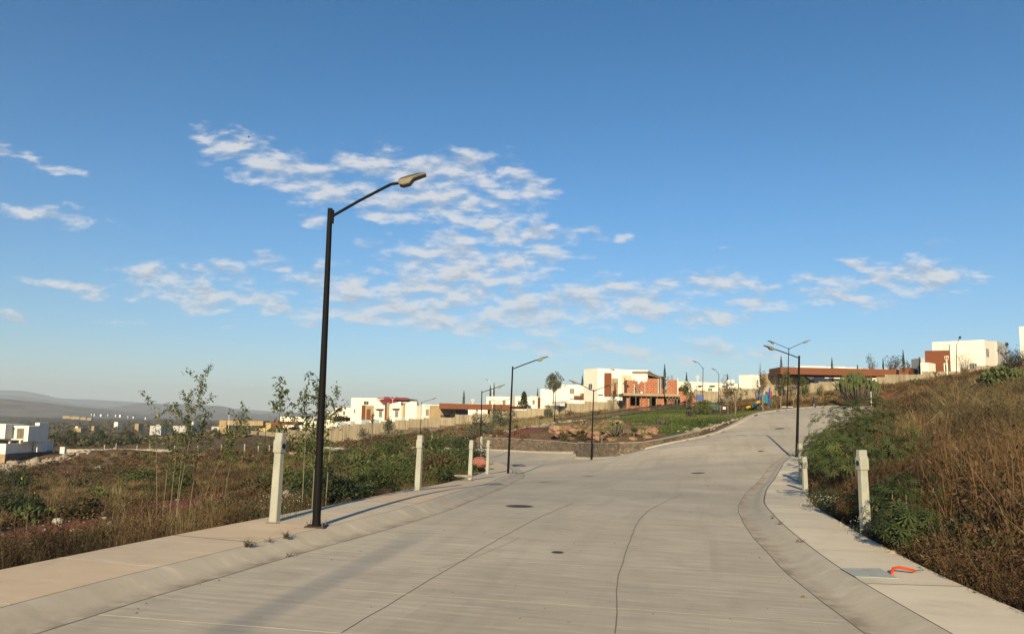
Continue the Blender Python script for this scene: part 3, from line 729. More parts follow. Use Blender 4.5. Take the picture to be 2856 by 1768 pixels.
lamp((2667, 1059), (2668, 960), 111, [(2664, 947)], 'black street lamp on the hilltop before the large white house', headings=[(-math.pi / 2 - .3, 1.8)], ls=1.2)
lamp((190, 1248), (190, 1187), 230, [(203, 1186)], 'far lamp right of the white modern house, the near tall one', ls=1.2)
lamp((171, 1247), (172, 1203), 290, [(180, 1202)], 'far lamp just right of the white modern house, small', ls=1.2)
lamp((307, 1252), (309, 1193), 225, [(318, 1192)], 'far lamp beyond the lower street, right of the tall one', ls=1.2)
lamp((134, 1240), (135, 1206), 260, [(143, 1205)], 'far lamp half hidden at the white modern house corner', ls=1.2)
G2 = 'pale street lamps inside the walled estate'
lamp((1373, 1150), (1374, 1079), 165, [(1361, 1060)], 'thin pale lamp pole rising through the orange entrance canopy', G2, .05, M_WHITE2, ls=1.2)
lamp((1095, 1178), (1095, 1112), 185, [(1086, 1107), (1104, 1107)], 'pale double-arm lamp before the red-roofed house', G2, .05, M_WHITE2, ls=.9)
lamp((1724, 1118), (1725, 1042), 150, [(1713, 1033), (1737, 1037)], 'pale double-arm lamp before the large house beside the brick shell', G2, .045, M_WHITE2, ls=.9)
lamp((637, 1212), (639, 1158), 240, [(631, 1154), (648, 1154)], 'pale double-arm lamp at the far tan gatehouse', G2, .07, M_WHITE2, ls=1.2)
# a tall pole standing behind the viewer, whose shadow crosses the road
def shadow_lamp():
    p = np.array([-3.0, 5.9]); d = np.array([math.sin(SHADOW_HEAD), math.cos(SHADOW_HEAD)]); q = p - d * 46
    r_ = thing('power_pole', (q[0], q[1], 0), 'tall pole out of view behind, whose long soft shadow crosses the road', 'power pole')
    MB().tube([(0, 0, -.3), (0, 0, 19.3)], [.08, .05], 12).build('pole', M_BLACK, r_)
shadow_lamp()
def candelabra(u, v0, v1, Y, label):
    b = at(u, v1, Y); h = (v1 - v0) * Y / F0
    r_ = thing('garden_lamp', b, label, 'lamp post', 'white funnel lamps inside the walled estate')
    MB().tube([(0, 0, -.5), (0, 0, h * .75)], .09, 8).build('pole', M_WHITE, r_)
    m_ = MB()
    for k in range(6):
        a = k * math.pi / 3; m_.tube([(0, 0, h * .72), (.3 * math.cos(a), .3 * math.sin(a), h * .86), (.36 * math.cos(a), .36 * math.sin(a), h)], .045, 5)
    m_.tube([(0, 0, h * .96), (0, 0, h)], .38, 12); m_.build('lamp_head', M_WHITE, r_)
candelabra(2642, 993, 1045, 138, 'white funnel-shaped lamp in front of the brown house')
candelabra(1946, 1048, 1092, 165, 'white funnel-shaped lamp above the roofs behind the brick shell')
candelabra(1318, 1114, 1150, 185, 'white funnel-shaped lamp above the orange entrance canopy')

# ------------------------------------------------------------------ concrete meter posts
def make_post():
    root = thing('concrete_post', (0, 0, 0), 'x', 'post', 'concrete meter posts along the plots')
    s = MB(); H = 1.56
    def sq(w, d, z, ch=.012): return [(-w + ch, -d, z), (w - ch, -d, z), (w, -d + ch, z), (w, d - ch, z), (w - ch, d, z), (-w + ch, d, z), (-w, d - ch, z), (-w, -d + ch, z)]
    def loft(mb, rings):
        v = [p for r_ in rings for p in r_]; n = len(rings[0]); f = [(i * n + k, i * n + (k + 1) % n, (i + 1) * n + (k + 1) % n, (i + 1) * n + k) for i in range(len(rings) - 1) for k in range(n)]
        mb.add(v, f + [tuple(range(n - 1, -1, -1)), tuple(range((len(rings) - 1) * n, len(rings) * n))])
    loft(s, [sq(.082, .068, -.3), sq(.080, .066, .4), sq(.072, .060, 1.19)]); s.build('shaft', M_POST, root)
    h = MB(); loft(h, [sq(.076, .066, 1.19), sq(.088, .082, 1.215), sq(.088, .082, 1.40), sq(.080, .058, 1.45), sq(.080, .056, 1.55), sq(.074, .05, H)])
    hd = h.build('head', M_POST, root)
    MB().tube([(.082, 0, 1.32), (.094, 0, 1.32)], .068, 20).build('meter_ring', M_RING, hd)
    MB().tube([(.084, 0, 1.32), (.0965, 0, 1.32)], .052, 20).build('meter_hole', M_HOLE, hd)
    return root
POST = make_post(); post_used = [False]
def copy_tree(o, parent=None):
    c = o.copy(); COLL.objects.link(c); c.parent = parent
    for ch in list(o.children): copy_tree(ch, c)
    return c
def post(u, vb, Y, label, rz=0.0, s=1.0, z=None, tilt=(0, 0)):
    o = POST if not post_used[0] else copy_tree(POST); post_used[0] = True
    p = at(u, vb, Y)
    if z is not None: p[2] = z
    o.location = [float(q) for q in p]; o.scale = (s, s, s); o.rotation_euler = (tilt[0], tilt[1], rz); o['label'] = label
    return o
dr = math.radians
post(766, 1449, 14.35, 'nearest concrete meter post on the left, round black hole in its head', dr(-22), .98, tilt=(0, dr(.8)))
post(1165, 1371, 22.4, 'second concrete post along the left pavement, before dry brush', dr(-20), 1.0, tilt=(0, dr(1.0)))
post(1311, 1336, 31.8, 'third concrete post along the left pavement', dr(-15), .98, tilt=(0, dr(1.0)))
post(1360, 1313, 41, 'fourth concrete post, just left of the corner lamp', dr(-30), 1.0, tilt=(0, dr(1.0)))
post(1342, 1282, 55, 'concrete post beside the foot of the lamp beyond the corner', dr(-30), 1.02)
post(2416, 1497, 14.7, 'nearest concrete post on the right, in front of castor bushes', dr(190), 1.0, tilt=(0, dr(1.4)))
post(2248, 1405, 27.0, 'second concrete post along the right pavement, under overhanging leaves', dr(188), 1.0, tilt=(0, dr(1.2)))
post(2236, 1352, 31.5, 'third concrete post on the right, half hidden behind the second', dr(188), 1.02, tilt=(0, dr(.8)))
for u, vt, lab in [(1204,1210,'white post in the brush, below the tan entrance wall'), (1257,1215,'white post in the brush, right of the one below the tan wall'),
                   (1296,1216,'left one of a close pair of white posts in the brush'), (1305,1218,'right one of a close pair of white posts in the brush')]:
    post(u, vt + 30, 115, lab, .3, 1.0)
for i, (u, vt) in enumerate([(681,1241),(719,1246),(750,1243),(826,1244),(871,1240)]):
    post(u, vt + 22, 140, ['white post left of the nearest concrete post, in dry grass','white post just left of the thin far lamp beside the near post','white post just right of the thin far lamp beside the near post',
         'white post among leaves left of the nearest lamp pole','white post hard against the left side of the nearest lamp pole'][i], .3)
for i, (u, vt, Y) in enumerate([(290,1240,172),(323,1233,195),(381,1242,165),(417,1234,180),(486,1240,178),(550,1240,172),(616,1240,165),(640,1246,165)]):
    post(u, vt + 21, Y, ['white post at the near kerb of the far lower street, leftmost','small white post across the far lower street','white post at the right end of the visible far street',
         'white post left of the group of tall thin shrubs','white post seen between the stems of the tall thin shrubs','white post right of the tall thin shrubs, beside a prickly pear',
         'white post below the tan gatehouse','white post right below the tan gatehouse lamp'][i], .3, z=gz(*at(u, vt, Y)[:2]) - .05 if False else None)
for (u, vt, vb, Y, lab) in [(2270, 1115, 1136, 90, 'white meter post with a hole, beside the road crest litter bin'), (2430, 1092, 1130, 66, 'white meter post with a hole, on the weedy slope at the road end'), (1417, 1199, 1218, 98, 'white meter post among the yuccas of the rock garden')]:
    post(u, vb, Y, lab, dr(-90), (vb - vt) * Y / F0 / 1.56)
# ------------------------------------------------------------------ stone retaining walls of the island
def path_wall(name, pts, heights, thick, label, cat, cap=.05, capm=M_CAP, base_drop=.3, wm=M_STONE):
    """pts: (x, y, z_base); heights: top z above base at each point"""
    n = len(pts); P_ = np.array([p[:2] for p in pts]); zb = [p[2] for p in pts]
    back = offset(P_, thick)
    root = thing(name, (P_[0][0], P_[0][1], zb[0]), label, cat); o = np.array([P_[0][0], P_[0][1], zb[0]])
    def sheet(mb, A, B, z0, z1):
        v = []
        for i in range(n):
            v += [(A[i][0] - o[0], A[i][1] - o[1], z0[i] - o[2]), (B[i][0] - o[0], B[i][1] - o[1], z0[i] - o[2]), (B[i][0] - o[0], B[i][1] - o[1], z1[i] - o[2]), (A[i][0] - o[0], A[i][1] - o[1], z1[i] - o[2])]
        f = [(4 * i + k, 4 * i + 4 + k, 4 * i + 4 + (k + 1) % 4, 4 * i + (k + 1) % 4) for i in range(n - 1) for k in range(4)]
        f += [(3, 2, 1, 0), (4 * n - 4, 4 * n - 3, 4 * n - 2, 4 * n - 1)]
        mb.add(v, f)
    zt = [zb[i] + heights[i] for i in range(n)]
    m1 = MB(); sheet(m1, P_, back, [z - base_drop for z in zb], zt); m1.build('stonework', wm, root)
    if cap:
        m2 = MB(); sheet(m2, offset(P_, -.04), offset(P_, thick + .04), zt, [z + cap for z in zt]); m2.build('coping', capm, root)
    return root
def rz_(x, y): return float(RD(x, y)[0])
wl = [at(1328, 1255, 90), at(1400, 1254, 85.5), at(1480, 1256, 81), at(1560, 1259, 76.5), at(1617, 1263, 72.6), at(1632, 1266, 70.2)]
path_wall('stone_wall', [(p[0], p[1], p[2] - .05) for p in wl], [1.40, 1.28, 1.12, .96, .86, .86], .4, 'low rubble stone wall along the far side of the left branch', 'wall')
wr = [at(1613, 1268, 71.6), at(1612, 1275, 69.2), at(1650, 1278, 65.5), at(1690, 1279, 62.6), at(1727, 1272, 60.6)]
path_wall('stone_wall', [(p[0], p[1], p[2] - .02) for p in wr] , [1.15, 1.22, 1.22, 1.18, 1.02], .45, 'rounded dark stone wall block where the two roads part', 'wall')
wr2 = [at(1728, 1272, 60.5), at(1793, 1252, 59.2), at(1850, 1240, 60.6), at(1891, 1229, 62.2), at(1950, 1213, 64.5)]
path_wall('stone_wall', [(p[0], p[1], p[2] - .02) for p in wr2], [.99, .50, .42, .36, .30], .45, 'stone wall tapering down along the climbing road', 'wall')

# ------------------------------------------------------------------ perimeter wall of the estate, stepped panels
def fbox(mb, P0, P1, d, z0, z1, o, off=0.0):
    """box whose front face runs P0->P1 in plan, d deep away from the viewer"""
    P0 = np.array(P0[:2]); P1 = np.array(P1[:2]); t = (P1 - P0) / np.linalg.norm(P1 - P0); n = np.array([-t[1], t[0]])
    A, B = P0 + n * off, P1 + n * off
    poly = [A, B, B + n * d, A + n * d]
    mb.prism([(q[0] - o[0], q[1] - o[1]) for q in poly], z0 - o[2], z1 - o[2])
def wallY(u):
    return float(np.interp(u, [600, 760, 900, 1100, 1200, 1400, 1520, 1700, 1900, 2100, 2200, 2330, 2460, 2600, 2720, 2900], [262, 235, 196, 174, 168, 162, 160, 158, 156, 157, 156, 152, 148, 144, 141, 138]))
WALLS = [(560,640,1216,1236),(640,700,1207,1236),(700,770,1203,1236),(770,850,1198,1234),(850,920,1192,1233),(920,950,1189,1222),(950,985,1185.5,1222),(985,1021,1182,1222),(1021,1062,1178.5,1218),(1062,1103,1175,1215),
 (1103,1141,1171,1206),(1141,1182,1168,1202),(1182,1228,1165.5,1200),(1228,1271,1164,1196),(1271,1320,1156,1192),(1320,1368,1154,1188),(1368,1417,1146,1184),(1417,1470,1143.5,1182),(1470,1523,1139,1180),(1523,1577,1131,1176),
 (1577,1633,1125,1168),(1633,1695,1120,1165),(1695,1760,1116,1160),(1760,1860,1100,1150),(1860,1938,1092,1145),(1938,1968,1088,1140),(1968,2008,1091,1135),(2008,2122,1083,1130),(2122,2200,1076,1124),(2200,2262,1072,1118),(2262,2285,1068,1115),
 (2285,2330,1064,1110),(2330,2446,1063,1106),(2446,2470,1051,1100),(2470,2573,1044,1096),(2573,2680,1035.5,1088),(2680,2722,1028,1082),(2722,2800,1020,1075),(2800,2880,1012,1070)]
for i, (u0, u1, vt, vb) in enumerate(WALLS):
    Y0, Y1 = wallY(u0), wallY(u1); A = at(u0, vt, Y0); B = at(u1, vt, Y1); zt = (A[2] + B[2]) / 2; zb = at((u0 + u1) / 2, vb, (Y0 + Y1) / 2)[2]
    where = 'leftmost, below the far tan gatehouse' if i == 0 else None
    zone = ('below the far tan gatehouse' if u0 < 770 else 'behind the nearest lamp pole' if u0 < 960 else 'below the red-roofed house' if u0 < 1180 else 'below the left entrance canopy' if u0 < 1430
            else 'below the small white houses' if u0 < 1620 else 'below the large house beside the brick shell' if u0 < 1760 else 'behind the brick shell' if u0 < 1930 else 'behind the playground' if u0 < 2200 else 'behind the candelabra cactus' if u0 < 2470 else 'below the brown and white house' if u0 < 2720 else 'behind the large prickly pear')
    r_ = thing('wall_section', (A[0], A[1], zb), 'stepped grey concrete panel wall section ' + zone, 'wall', 'stepped estate wall sections ' + zone)
    o = np.array([A[0], A[1], zb]); mb = MB()
    L = np.linalg.norm((B - A)[:2]); n = max(1, int(round(L / .95)))
    for k in range(n):       # panels between slim piers
        q0 = A + (B - A) * (k / n); q1 = A + (B - A) * ((k + 1) / n); f_ = .075 if (k * 7 + i) % 3 else .13
        fbox(mb, q0 + (q1 - q0) * f_, q1 - (q1 - q0) * f_, .12, zb - 2.5, zt, o, .06)
    fbox(mb, A, B, .1, zb - 2.5, zt - .06, o, .17)
    mb.build('panel', M_PANEL, r_)
    mp = MB()
    for k in (0, n):
        c = A + (B - A) * (k / n); tt = (B - A) / L * .11
        if k == n and i < len(WALLS) - 1: continue
        fbox(mp, c - tt, c + tt, .26, zb - 2.5, zt + .05, o)
    mp.build('pier', M_PANEL, r_)
    if i % 1 == 0 and u0 > 1020 and u0 < 1440:
        mf = MB(); fbox(mf, A, B, .5, zb - 1.5, zb + .7, o, -.3); mf.build('stone_footing', M_STONE, r_)
footing = None

# ------------------------------------------------------------------ houses
class House:
    def __init__(s, name, label, cat, anchor, group=None):
        s.o = np.array(anchor, float); s.root = thing(name, anchor, label, cat, group); s.i = 0
    def wing(s, u0, u1, vt, zb, Y0, Y1, d=8.0, m=None, parapet=True, name='wall', parent=None, off=0.0):
        A = at(u0, vt, Y0); B = at(u1, vt, Y1); zt = A[2] if abs(Y0 - Y1) < 2 or True else 0
        zt = max(A[2], B[2]) if abs(A[2] - B[2]) < .8 else (A[2] + B[2]) / 2
        mb = MB(); fbox(mb, A, B, d, zb, zt, s.o, off); w = mb.build(name, m or M_WHITE, parent or s.root)
        return dict(A=A, B=B, zt=zt, ob=w, Y0=Y0, Y1=Y1, u0=u0, u1=u1, off=off)
    def onface(s, w, u, v):
        """point of wing w's front face seen at pixel u, v"""
        a, b = w['A'][:2], w['B'][:2]; d = ray(u, v); t = b - a; nn = np.array([-t[1], t[0]]); nn /= np.linalg.norm(nn)
        a = a + nn * w['off']; Y = (a @ nn) / (d[:2] @ nn)
        return np.array([d[0] * Y, Y, HC + d[2] * Y])
    def panel(s, w, u0, u1, v0, v1, m, name='panel', proud=.06, parent=None):
        P = s.onface(w, u0, v0); Q = s.onface(w, u1, v0); R = s.onface(w, (u0 + u1) / 2, v1); zt = (P[2] + Q[2]) / 2
        mb = MB(); fbox(mb, P, Q, proud + .02, R[2], zt, s.o, -proud); return mb.build(name, m, parent or w['ob'])
    def window(s, w, u0, u1, v0, v1, glass=None, bars=1, sill=True):
        P = s.onface(w, u0, v0); Q = s.onface(w, u1, v0); R = s.onface(w, (u0 + u1) / 2, v1); zt = (P[2] + Q[2]) / 2; zb = R[2]
        mb = MB(); f = .07
        L = np.linalg.norm((Q - P)[:2]); t = (Q - P) / L
        fbox(mb, P, P + t * f, .1, zb, zt, s.o, -.05); fbox(mb, Q - t * f, Q, .1, zb, zt, s.o, -.05)
        fbox(mb, P + t * f, Q - t * f, .1, zt - f, zt, s.o, -.05); fbox(mb, P + t * f, Q - t * f, .1, zb, zb + f, s.o, -.05)
        for k in range(1, bars + 1):
            c = P + (Q - P) * (k / (bars + 1)); fbox(mb, c - t * .035, c + t * .035, .09, zb + f, zt - f, s.o, -.047)
        win = mb.build('window', M_FRAME, w['ob'])
        g_ = MB(); fbox(g_, P + t * f, Q - t * f, .04, zb + f, zt - f, s.o, -.02); g_.build('pane', glass or M_GLASS, win)
        if sill:
            sl_ = MB(); fbox(sl_, P - t * .08, Q + t * .08, .14, zb - .07, zb - .003, s.o, -.12); sl_.build('sill', M_WHITE2, win)
        return win
    def canopy(s, w, u0, u1, v0, v1, m=M_BROWN):
        P = s.onface(w, u0, v0); Q = s.onface(w, u1, v0); zt = (P[2] + Q[2]) / 2; R = s.onface(w, u0, v1)
        h = zt - R[2]; mb = MB(); fbox(mb, P, Q, .8, zt - h * .35, zt, s.o, -.78)
        c = (P + Q) / 2; t = (Q - P); fbox(mb, c - t * .32, c + t * .32, .4, zt - h * .75, zt - h * .36, s.o, -.39); mb.build('window_canopy', m, w['ob'])
    def para(s, w, h=.25):
        pass

# A. white modern house far left, axis-aligned so that its shaded flank shows
def left_house():
    H = House('modern_house', 'white cubic modern house on a retaining wall, far left edge', 'house', at(21, 1237, 165))
    o = H.o; X = lambda u, Y: ray(u, 1200)[0] * Y; Z = lambda u, v, Y: at(u, v, Y)[2]
    Y0 = 165; xr = X(21, Y0)
    def b(name, x0, x1, y0, y1, z0, z1, m, parent=None):
        mb = MB(); mb.box(x0 - o[0], x1 - o[0], y0 - o[1], y1 - o[1], z0 - o[2], z1 - o[2]); return mb.build(name, m, parent or H.root)
    # plot wall with stone footing
    zt = Z(21, 1237, Y0); zm = Z(21, 1266, Y0); zb = Z(10, 1300, Y0) - 2
    b('plot_wall', xr - 30, xr, Y0, Y0 + .3, zm, zt, M_WHITE2); b('plot_wall', xr - .3, xr, Y0 + .3, Y0 + 17, zm + .02, zt - .02, M_WHITE2)
    b('stone_footing', xr - 30, xr + .05, Y0 - .05, Y0 + .35, zb, zm, M_TAN); b('stone_footing', xr - .35, xr + .05, Y0 + .35, Y0 + 17, zb, zm - .004, M_STONE)
    # house body
    Yh = 170; zf = Z(60, 1240, Yh); zg = Z(60, 1223, Yh)
    xh = X(118, Yh + 6)
    low = b('ground_floor', X(-40, Yh), X(70, Yh + 1), Yh + 1.5, Yh + 7, zm, zg - .25, M_WHITE2)
    b('balcony_slab', X(-40, Yh), X(70, Yh), Yh - .6, Yh + 4, zg - .25, zg, M_WHITE2)
    b('balcony_post', X(56, Yh - .5), X(60, Yh - .5), Yh - .5, Yh, zm, zg - .26, M_WHITE2)
    b('balcony_post', X(27, Yh - .5), X(31, Yh - .5), Yh - .5, Yh, zm, zg - .26, M_WHITE2)
    up = b('upper_floor', X(30, Yh), X(80, Yh), Yh, Yh + 4, zg + .004, Z(60, 1187, Yh), M_WHITE2)
    b('upper_floor', X(-60, Yh), X(15, Yh - 2.4), Yh - 2.4, Yh + 3.9, zg + .006, Z(5, 1182.5, Yh - 2.4), M_WHITE2)
    bx_ = b('projecting_room', X(68, Yh - 1.5), X(80, Yh - 1.5), Yh - 1.5, Yh + 2.6, Z(80, 1231, Yh - 1.5), Z(80, 1189, Yh - 1.5), M_WHITE2)
    b('stair_tower', X(96, Yh + 4), X(108, Yh + 4), Yh + 4.1, Yh + 7.7, zm, Z(107, 1178, Yh + 6), M_WHITE2)
    for (a, c, v0, v1, n, nm, yy) in ((49, 70, 1194, 1223, 2, 'window', Yh), (32, 42, 1193.5, 1196, 1, 'window', Yh), (0, 27, 1227, 1239, 4, 'window', Yh + 1.5), (31, 55, 1229, 1239, 5, 'window', Yh + 1.5)):
        x0, x1 = X(a, yy), X(c, yy); z1, z0 = Z(a, v0, yy), Z(a, v1, yy)
        w = b(nm, x0, x1, yy - .05, yy + .02, z0, z1, M_CURTAIN if n > 1 else M_DARK, up if yy == Yh else low)
        mb = MB()
        for k in range(n + 1):
            xx = x0 + (x1 - x0) * k / n; mb.box(xx - .04 - o[0], xx + .04 - o[0], yy - .09 - o[1], yy - .052 - o[1], z0 - o[2], z1 - o[2])
        mb.build('frame', M_GLASS, w)
    for k, u in enumerate((79, 96, 113)):
        yy = Yh + 4.2 + 1.1 * k; u = (110, 118, 126)[k]; b('wall_lamp', X(u, yy) , X(u, yy) + .12, yy, yy + .25, Z(u, 1235, yy), Z(u, 1233.5, yy), M_DARK)
left_house()
# B. far tan gatehouse
H = House('gatehouse', 'tan gatehouse with long flat canopy, far beyond the tall thin shrubs', 'gatehouse', at(633, 1200, 250))
zb = at(633, 1236, 250)[2]
H.wing(612, 632, 1172, zb, 250, 250, 4, M_TAN); H.wing(714, 756, 1179, zb, 250, 248, 6, mat('yellow_render', (.42, .33, .15), .85))
H.wing(633.5, 734, 1174, at(680, 1186, 248)[2], 248, 247, 5, M_TAN, name='canopy')
H = House('white_house', 'low white house with brown canopy behind the nearest concrete post', 'house', at(800, 1200, 262))
zb = at(800, 1238, 262)[2]
w = H.wing(782, 853, 1163, zb, 264, 258, 8); H.wing(756, 830, 1176, at(800, 1185, 245)[2], 246, 244, 4, M_BROWN, name='canopy'); H.window(w, 812, 826, 1191, 1200)
w = H.wing(853, 905, 1176, zb, 258, 252, 8)
# C. group with red roof
zC = at(1000, 1190, 200)[2] - 1.5
H = House('white_house', 'white stepped house left of the red-roofed house', 'house', at(940, 1180, 208))
w1 = H.wing(912, 932, 1146, zC, 213, 210, 8); w2 = H.wing(932.5, 979, 1137, zC, 210, 206, 9)
H.panel(w2, 941, 956, 1137.5, 1147, M_ORANGE, 'orange_panel'); H.window(w2, 957, 964, 1146, 1158); H.panel(w2, 956, 969, 1157, 1164, M_WHITE2, 'balcony', .7)
H.panel(w2, 966, 978, 1164, 1171, M_BROWN, 'planter_panel', .3); H.window(w1, 918, 924, 1158, 1166)
H = House('red_roofed_house', 'white two-storey house with sloping red roof canopy', 'house', at(1020, 1172, 192))
w = H.wing(980, 1052, 1110, zC, 196, 191, 10); s2 = H.wing(1052.5, 1075, 1119, zC, 191, 189, 9)
H.panel(w, 1012, 1020, 1130, 1171, M_BROWN, 'brown_panel', .35); st = H.panel(w, 1021, 1043, 1131, 1171, M_TAN, 'stone_surround', .25)
H.panel(w, 1025.5, 1036, 1145, 1170, M_BROWN, 'door', .32); H.panel(w, 1026, 1036, 1141, 1144.5, M_GLASS, 'transom_window', .32)
H.window(w, 1015, 1029, 1118, 1129); H.window(w, 987.5, 992, 1140, 1152, M_CURTAIN, 0)
for u in (1006, 1009.5, 1041): H.panel(w, u, u + 1.6, 1117, 1118.2, M_DARK, 'vent', .03)
def slope_roof(H, pts, m, name, th=.25):
    """pts: four (u, v, Y) corners, clockwise from the left eave"""
    P = [at(*p) - H.o for p in pts]; Q = [p - np.array([0, 0, th]) for p in P]
    mb = MB(); mb.add([tuple(p) for p in P] + [tuple(q) for q in Q], [(0, 1, 2, 3), (7, 6, 5, 4), (0, 4, 5, 1), (1, 5, 6, 2), (2, 6, 7, 3), (3, 7, 4, 0)]); return mb.build(name, m, H.root)
slope_roof(H, [(1064, 1120.5, 188), (1114, 1122, 184), (1090, 1109, 194), (1051, 1108.5, 197)], M_REDROOF, 'red_roof')
slope_roof(H, [(1070, 1109.5, 193), (1139, 1113, 190), (1139, 1109.5, 198), (1072, 1106.5, 199)], M_REDROOF, 'red_roof')
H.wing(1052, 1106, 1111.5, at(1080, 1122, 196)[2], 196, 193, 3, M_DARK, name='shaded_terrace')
H.wing(1116, 1138, 1113.5, at(1125, 1128, 193)[2], 194, 192, 3, mat('olive_render', (.15, .125, .07), .9), name='terrace_wall')
w = H.wing(1075, 1118, 1120, zC, 188.9, 186, 3, M_WHITE, name='terrace_front')
H.window(w, 1075.5, 1087, 1121, 1129, M_GLASS, 2, False); H.window(w, 1089, 1103, 1121.5, 1129, M_GLASS, 2, False)
mb = MB(); A = at(1139, 1113, 190) - H.o; B = at(1155, 1115, 188) - H.o; C = at(1155, 1121, 188) - H.o
mb.tube([tuple(A), tuple(B), tuple(C)], .14, 5); mb.build('pergola_frame', M_DARK, H.root)
def front_house(u0, u1, vt, Y0, Y1, gable, label, brown=None, cw=None):
    H = House('white_house', label, 'house', at(u0, 1175, Y0)); w = H.wing(u0, u1, vt, zC, Y0, Y1, 7)
    if gable:
        A, B, C, D = (at(*g_) for g_ in ((u0, vt, Y0 - .02), (u1, vt, Y1 - .02), (gable[1], gable[2], (Y0 + Y1) / 2 - .02), (gable[0], gable[2], (Y0 + Y1) / 2 - .02)))
        n = np.array([0, 4.0, 0]); P = [q - H.o for q in (A, B, C, D)]
        mb = MB(); mb.add([tuple(p) for p in P] + [tuple(p + n) for p in P], [(0, 1, 2, 3), (7, 6, 5, 4), (0, 4, 5, 1), (1, 5, 6, 2), (2, 6, 7, 3), (3, 7, 4, 0)]); mb.build('parapet', M_WHITE, H.root)
    if brown:
        H.panel(w, brown[0], brown[1], brown[2], 1172, M_DARK, 'painted_recess', .03); H.panel(w, brown[0] + .2, brown[0] + 5, 1142, 1170, M_BROWN, 'door', .08); H.panel(w, brown[0] + 5.2, brown[1], brown[2] + 2, 1172, M_TAN, 'stone_panel', .08)  # flat dark panel on the wall, a recess's shade put into its colour
    if cw:
        H.canopy(w, cw[0], cw[1], cw[2], cw[3]); c = (cw[0] + cw[1]) / 2; H.window(w, c - 5, c + 5, cw[3] + .5, 1164, M_CURTAIN, 2)
    return H, w
front_house(1046, 1073, 1131, 185, 183, None, 'white house front with a brown window canopy, below the red roof', None, (1052, 1072, 1140, 1145))
front_house(1075, 1118, 1130, 183, 180, (1110, 1118, 1121), 'white house with raking parapet and brown door, below the red roof', (1074.5, 1087, 1121), (1098, 1116, 1139, 1144))
front_house(1119, 1162, 1131, 181, 178, (1146, 1162, 1119), 'white house with raking parapet, left of the round green tree', (1119.5, 1131, 1125), None)
H, w = front_house(1174, 1199, 1131.5, 178, 176, None, 'small white house between the round green tree and the tan entrance wall')
H.window(w, 1187.5, 1197, 1140, 1160, M_CURTAIN, 2); H.panel(w, 1187, 1196, 1130.2, 1131.6, M_DARK, 'roof_box', .1)
# blue-white garden railings above the wall
for (u0, u1, v0, v1) in ((977, 989, 1174, 1186), (1008, 1030, 1171, 1179), (1037, 1057, 1170, 1180), (1123, 1130, 1163, 1172), (941, 962, 1178, 1188)):
    H = House('garden_railing', 'pale blue garden screen, %s' % {977:'left of the brown-panelled house front',1008:'under the brown door of the red-roofed house',1037:'below the first brown window canopy',1123:'beside the round green tree',941:'beneath the flat-topped acacia'}[u0], 'screen', at(u0, v1, wallY(u0) + 2))
    w = H.wing(u0, u1, v0, at(u0, v1, wallY(u0) + 2)[2] - .5, wallY(u0) + 2, wallY(u1) + 2, .12, M_RAIL, name='screen_panel')
# E. estate entrance: tan wall and orange canopy
H = House('entrance_building', 'tan stone entrance wall under a long orange flat canopy, left', 'gatehouse', at(1253, 1165, 172))
zE = at(1253, 1175, 172)[2] - 2
w = H.wing(1198, 1256, 1131, zE, 176, 173, 3, M_TAN); H.wing(1256.5, 1271, 1134, zE, 173, 171.5, .8, M_TAN, name='wall')
H.panel(w, 1229, 1256, 1157.5, 1163.5, M_DARK, 'dark_slot', .05); H.wing(1271.5, 1306, 1140, zE, 176, 178, .4, mat('shaded_wall', (.14, .145, .17), .9), name='inner_wall')  # entrance shade put into the inner wall's blue-grey colour
A_ = H.onface(w, 1261, 1151); MB().ball(tuple(A_ - H.o - np.array([0, .6, 0])), .2).build('wall_lamp', M_DARK, H.root)
H.wing(1225, 1422, 1128.5, at(1225, 1137, 168)[2] - .2, 167, 168, 7, M_ORANGE, name='canopy'); H.wing(1422.3, 1470, 1134, at(1440, 1140, 170)[2], 168, 174, 3, M_ORANGE, name='canopy')
H.wing(1360, 1416, 1141, zE, 172, 172, .4, M_DARK, name='inner_wall'); H.wing(1361, 1384, 1144, zE, 171, 171, .5, M_TAN, name='wall')
for j, (u0, u1, vt) in enumerate(((1270, 1303, 1125.5), (1303, 1357, 1126.5), (1174, 1206, 1128), (1206, 1226, 1129))):
    H = House('white_house', ['white roof block behind the cypress over the entrance canopy', 'low white roofs right of the cypress over the entrance canopy', 'low white roof behind the round green tree', 'low white roof behind the tan entrance wall'][j], 'house', at(u0, 1150, 200))
    w = H.wing(u0, u1, vt, zE, 200, 200, 8)
    if j == 1: H.window(w, 1326, 1334, 1140, 1150, M_CURTAIN)
H = House('white_house', 'white two-storey house rising behind the orange entrance canopy', 'house', at(1357, 1150, 184)); w = H.wing(1357, 1401, 1105.5, zE, 186, 183, 9); w2 = H.wing(1401.3, 1422, 1106.5, zE, 183, 182, 9)
H.window(w, 1363, 1370.5, 1116, 1130, M_CURTAIN, 1); H.window(w2, 1401.8, 1411, 1115, 1129, M_CURTAIN, 1)
H = House('white_house', 'white house behind the slender pine, brown panel on its right', 'house', at(1437, 1150, 178)); w = H.wing(1437, 1453, 1105, zE, 180, 179, 9); w2 = H.wing(1453.3, 1477, 1109, zE, 179, 178, 9); w3 = H.wing(1477.3, 1500, 1105, zE, 178, 177, 9); w4 = H.wing(1500.3, 1513, 1107.5, zE, 177, 176, 9)
H.panel(w4, 1500.3, 1511.5, 1108, 1138, M_BROWN, 'brown_panel', .1); H.window(w3, 1485, 1492, 1115, 1128); H.window(w, 1444, 1452, 1117, 1128, M_CURTAIN); H.panel(w2, 1427 + 26, 1459, 1119, 1121, M_DARK, 'vent', .03)
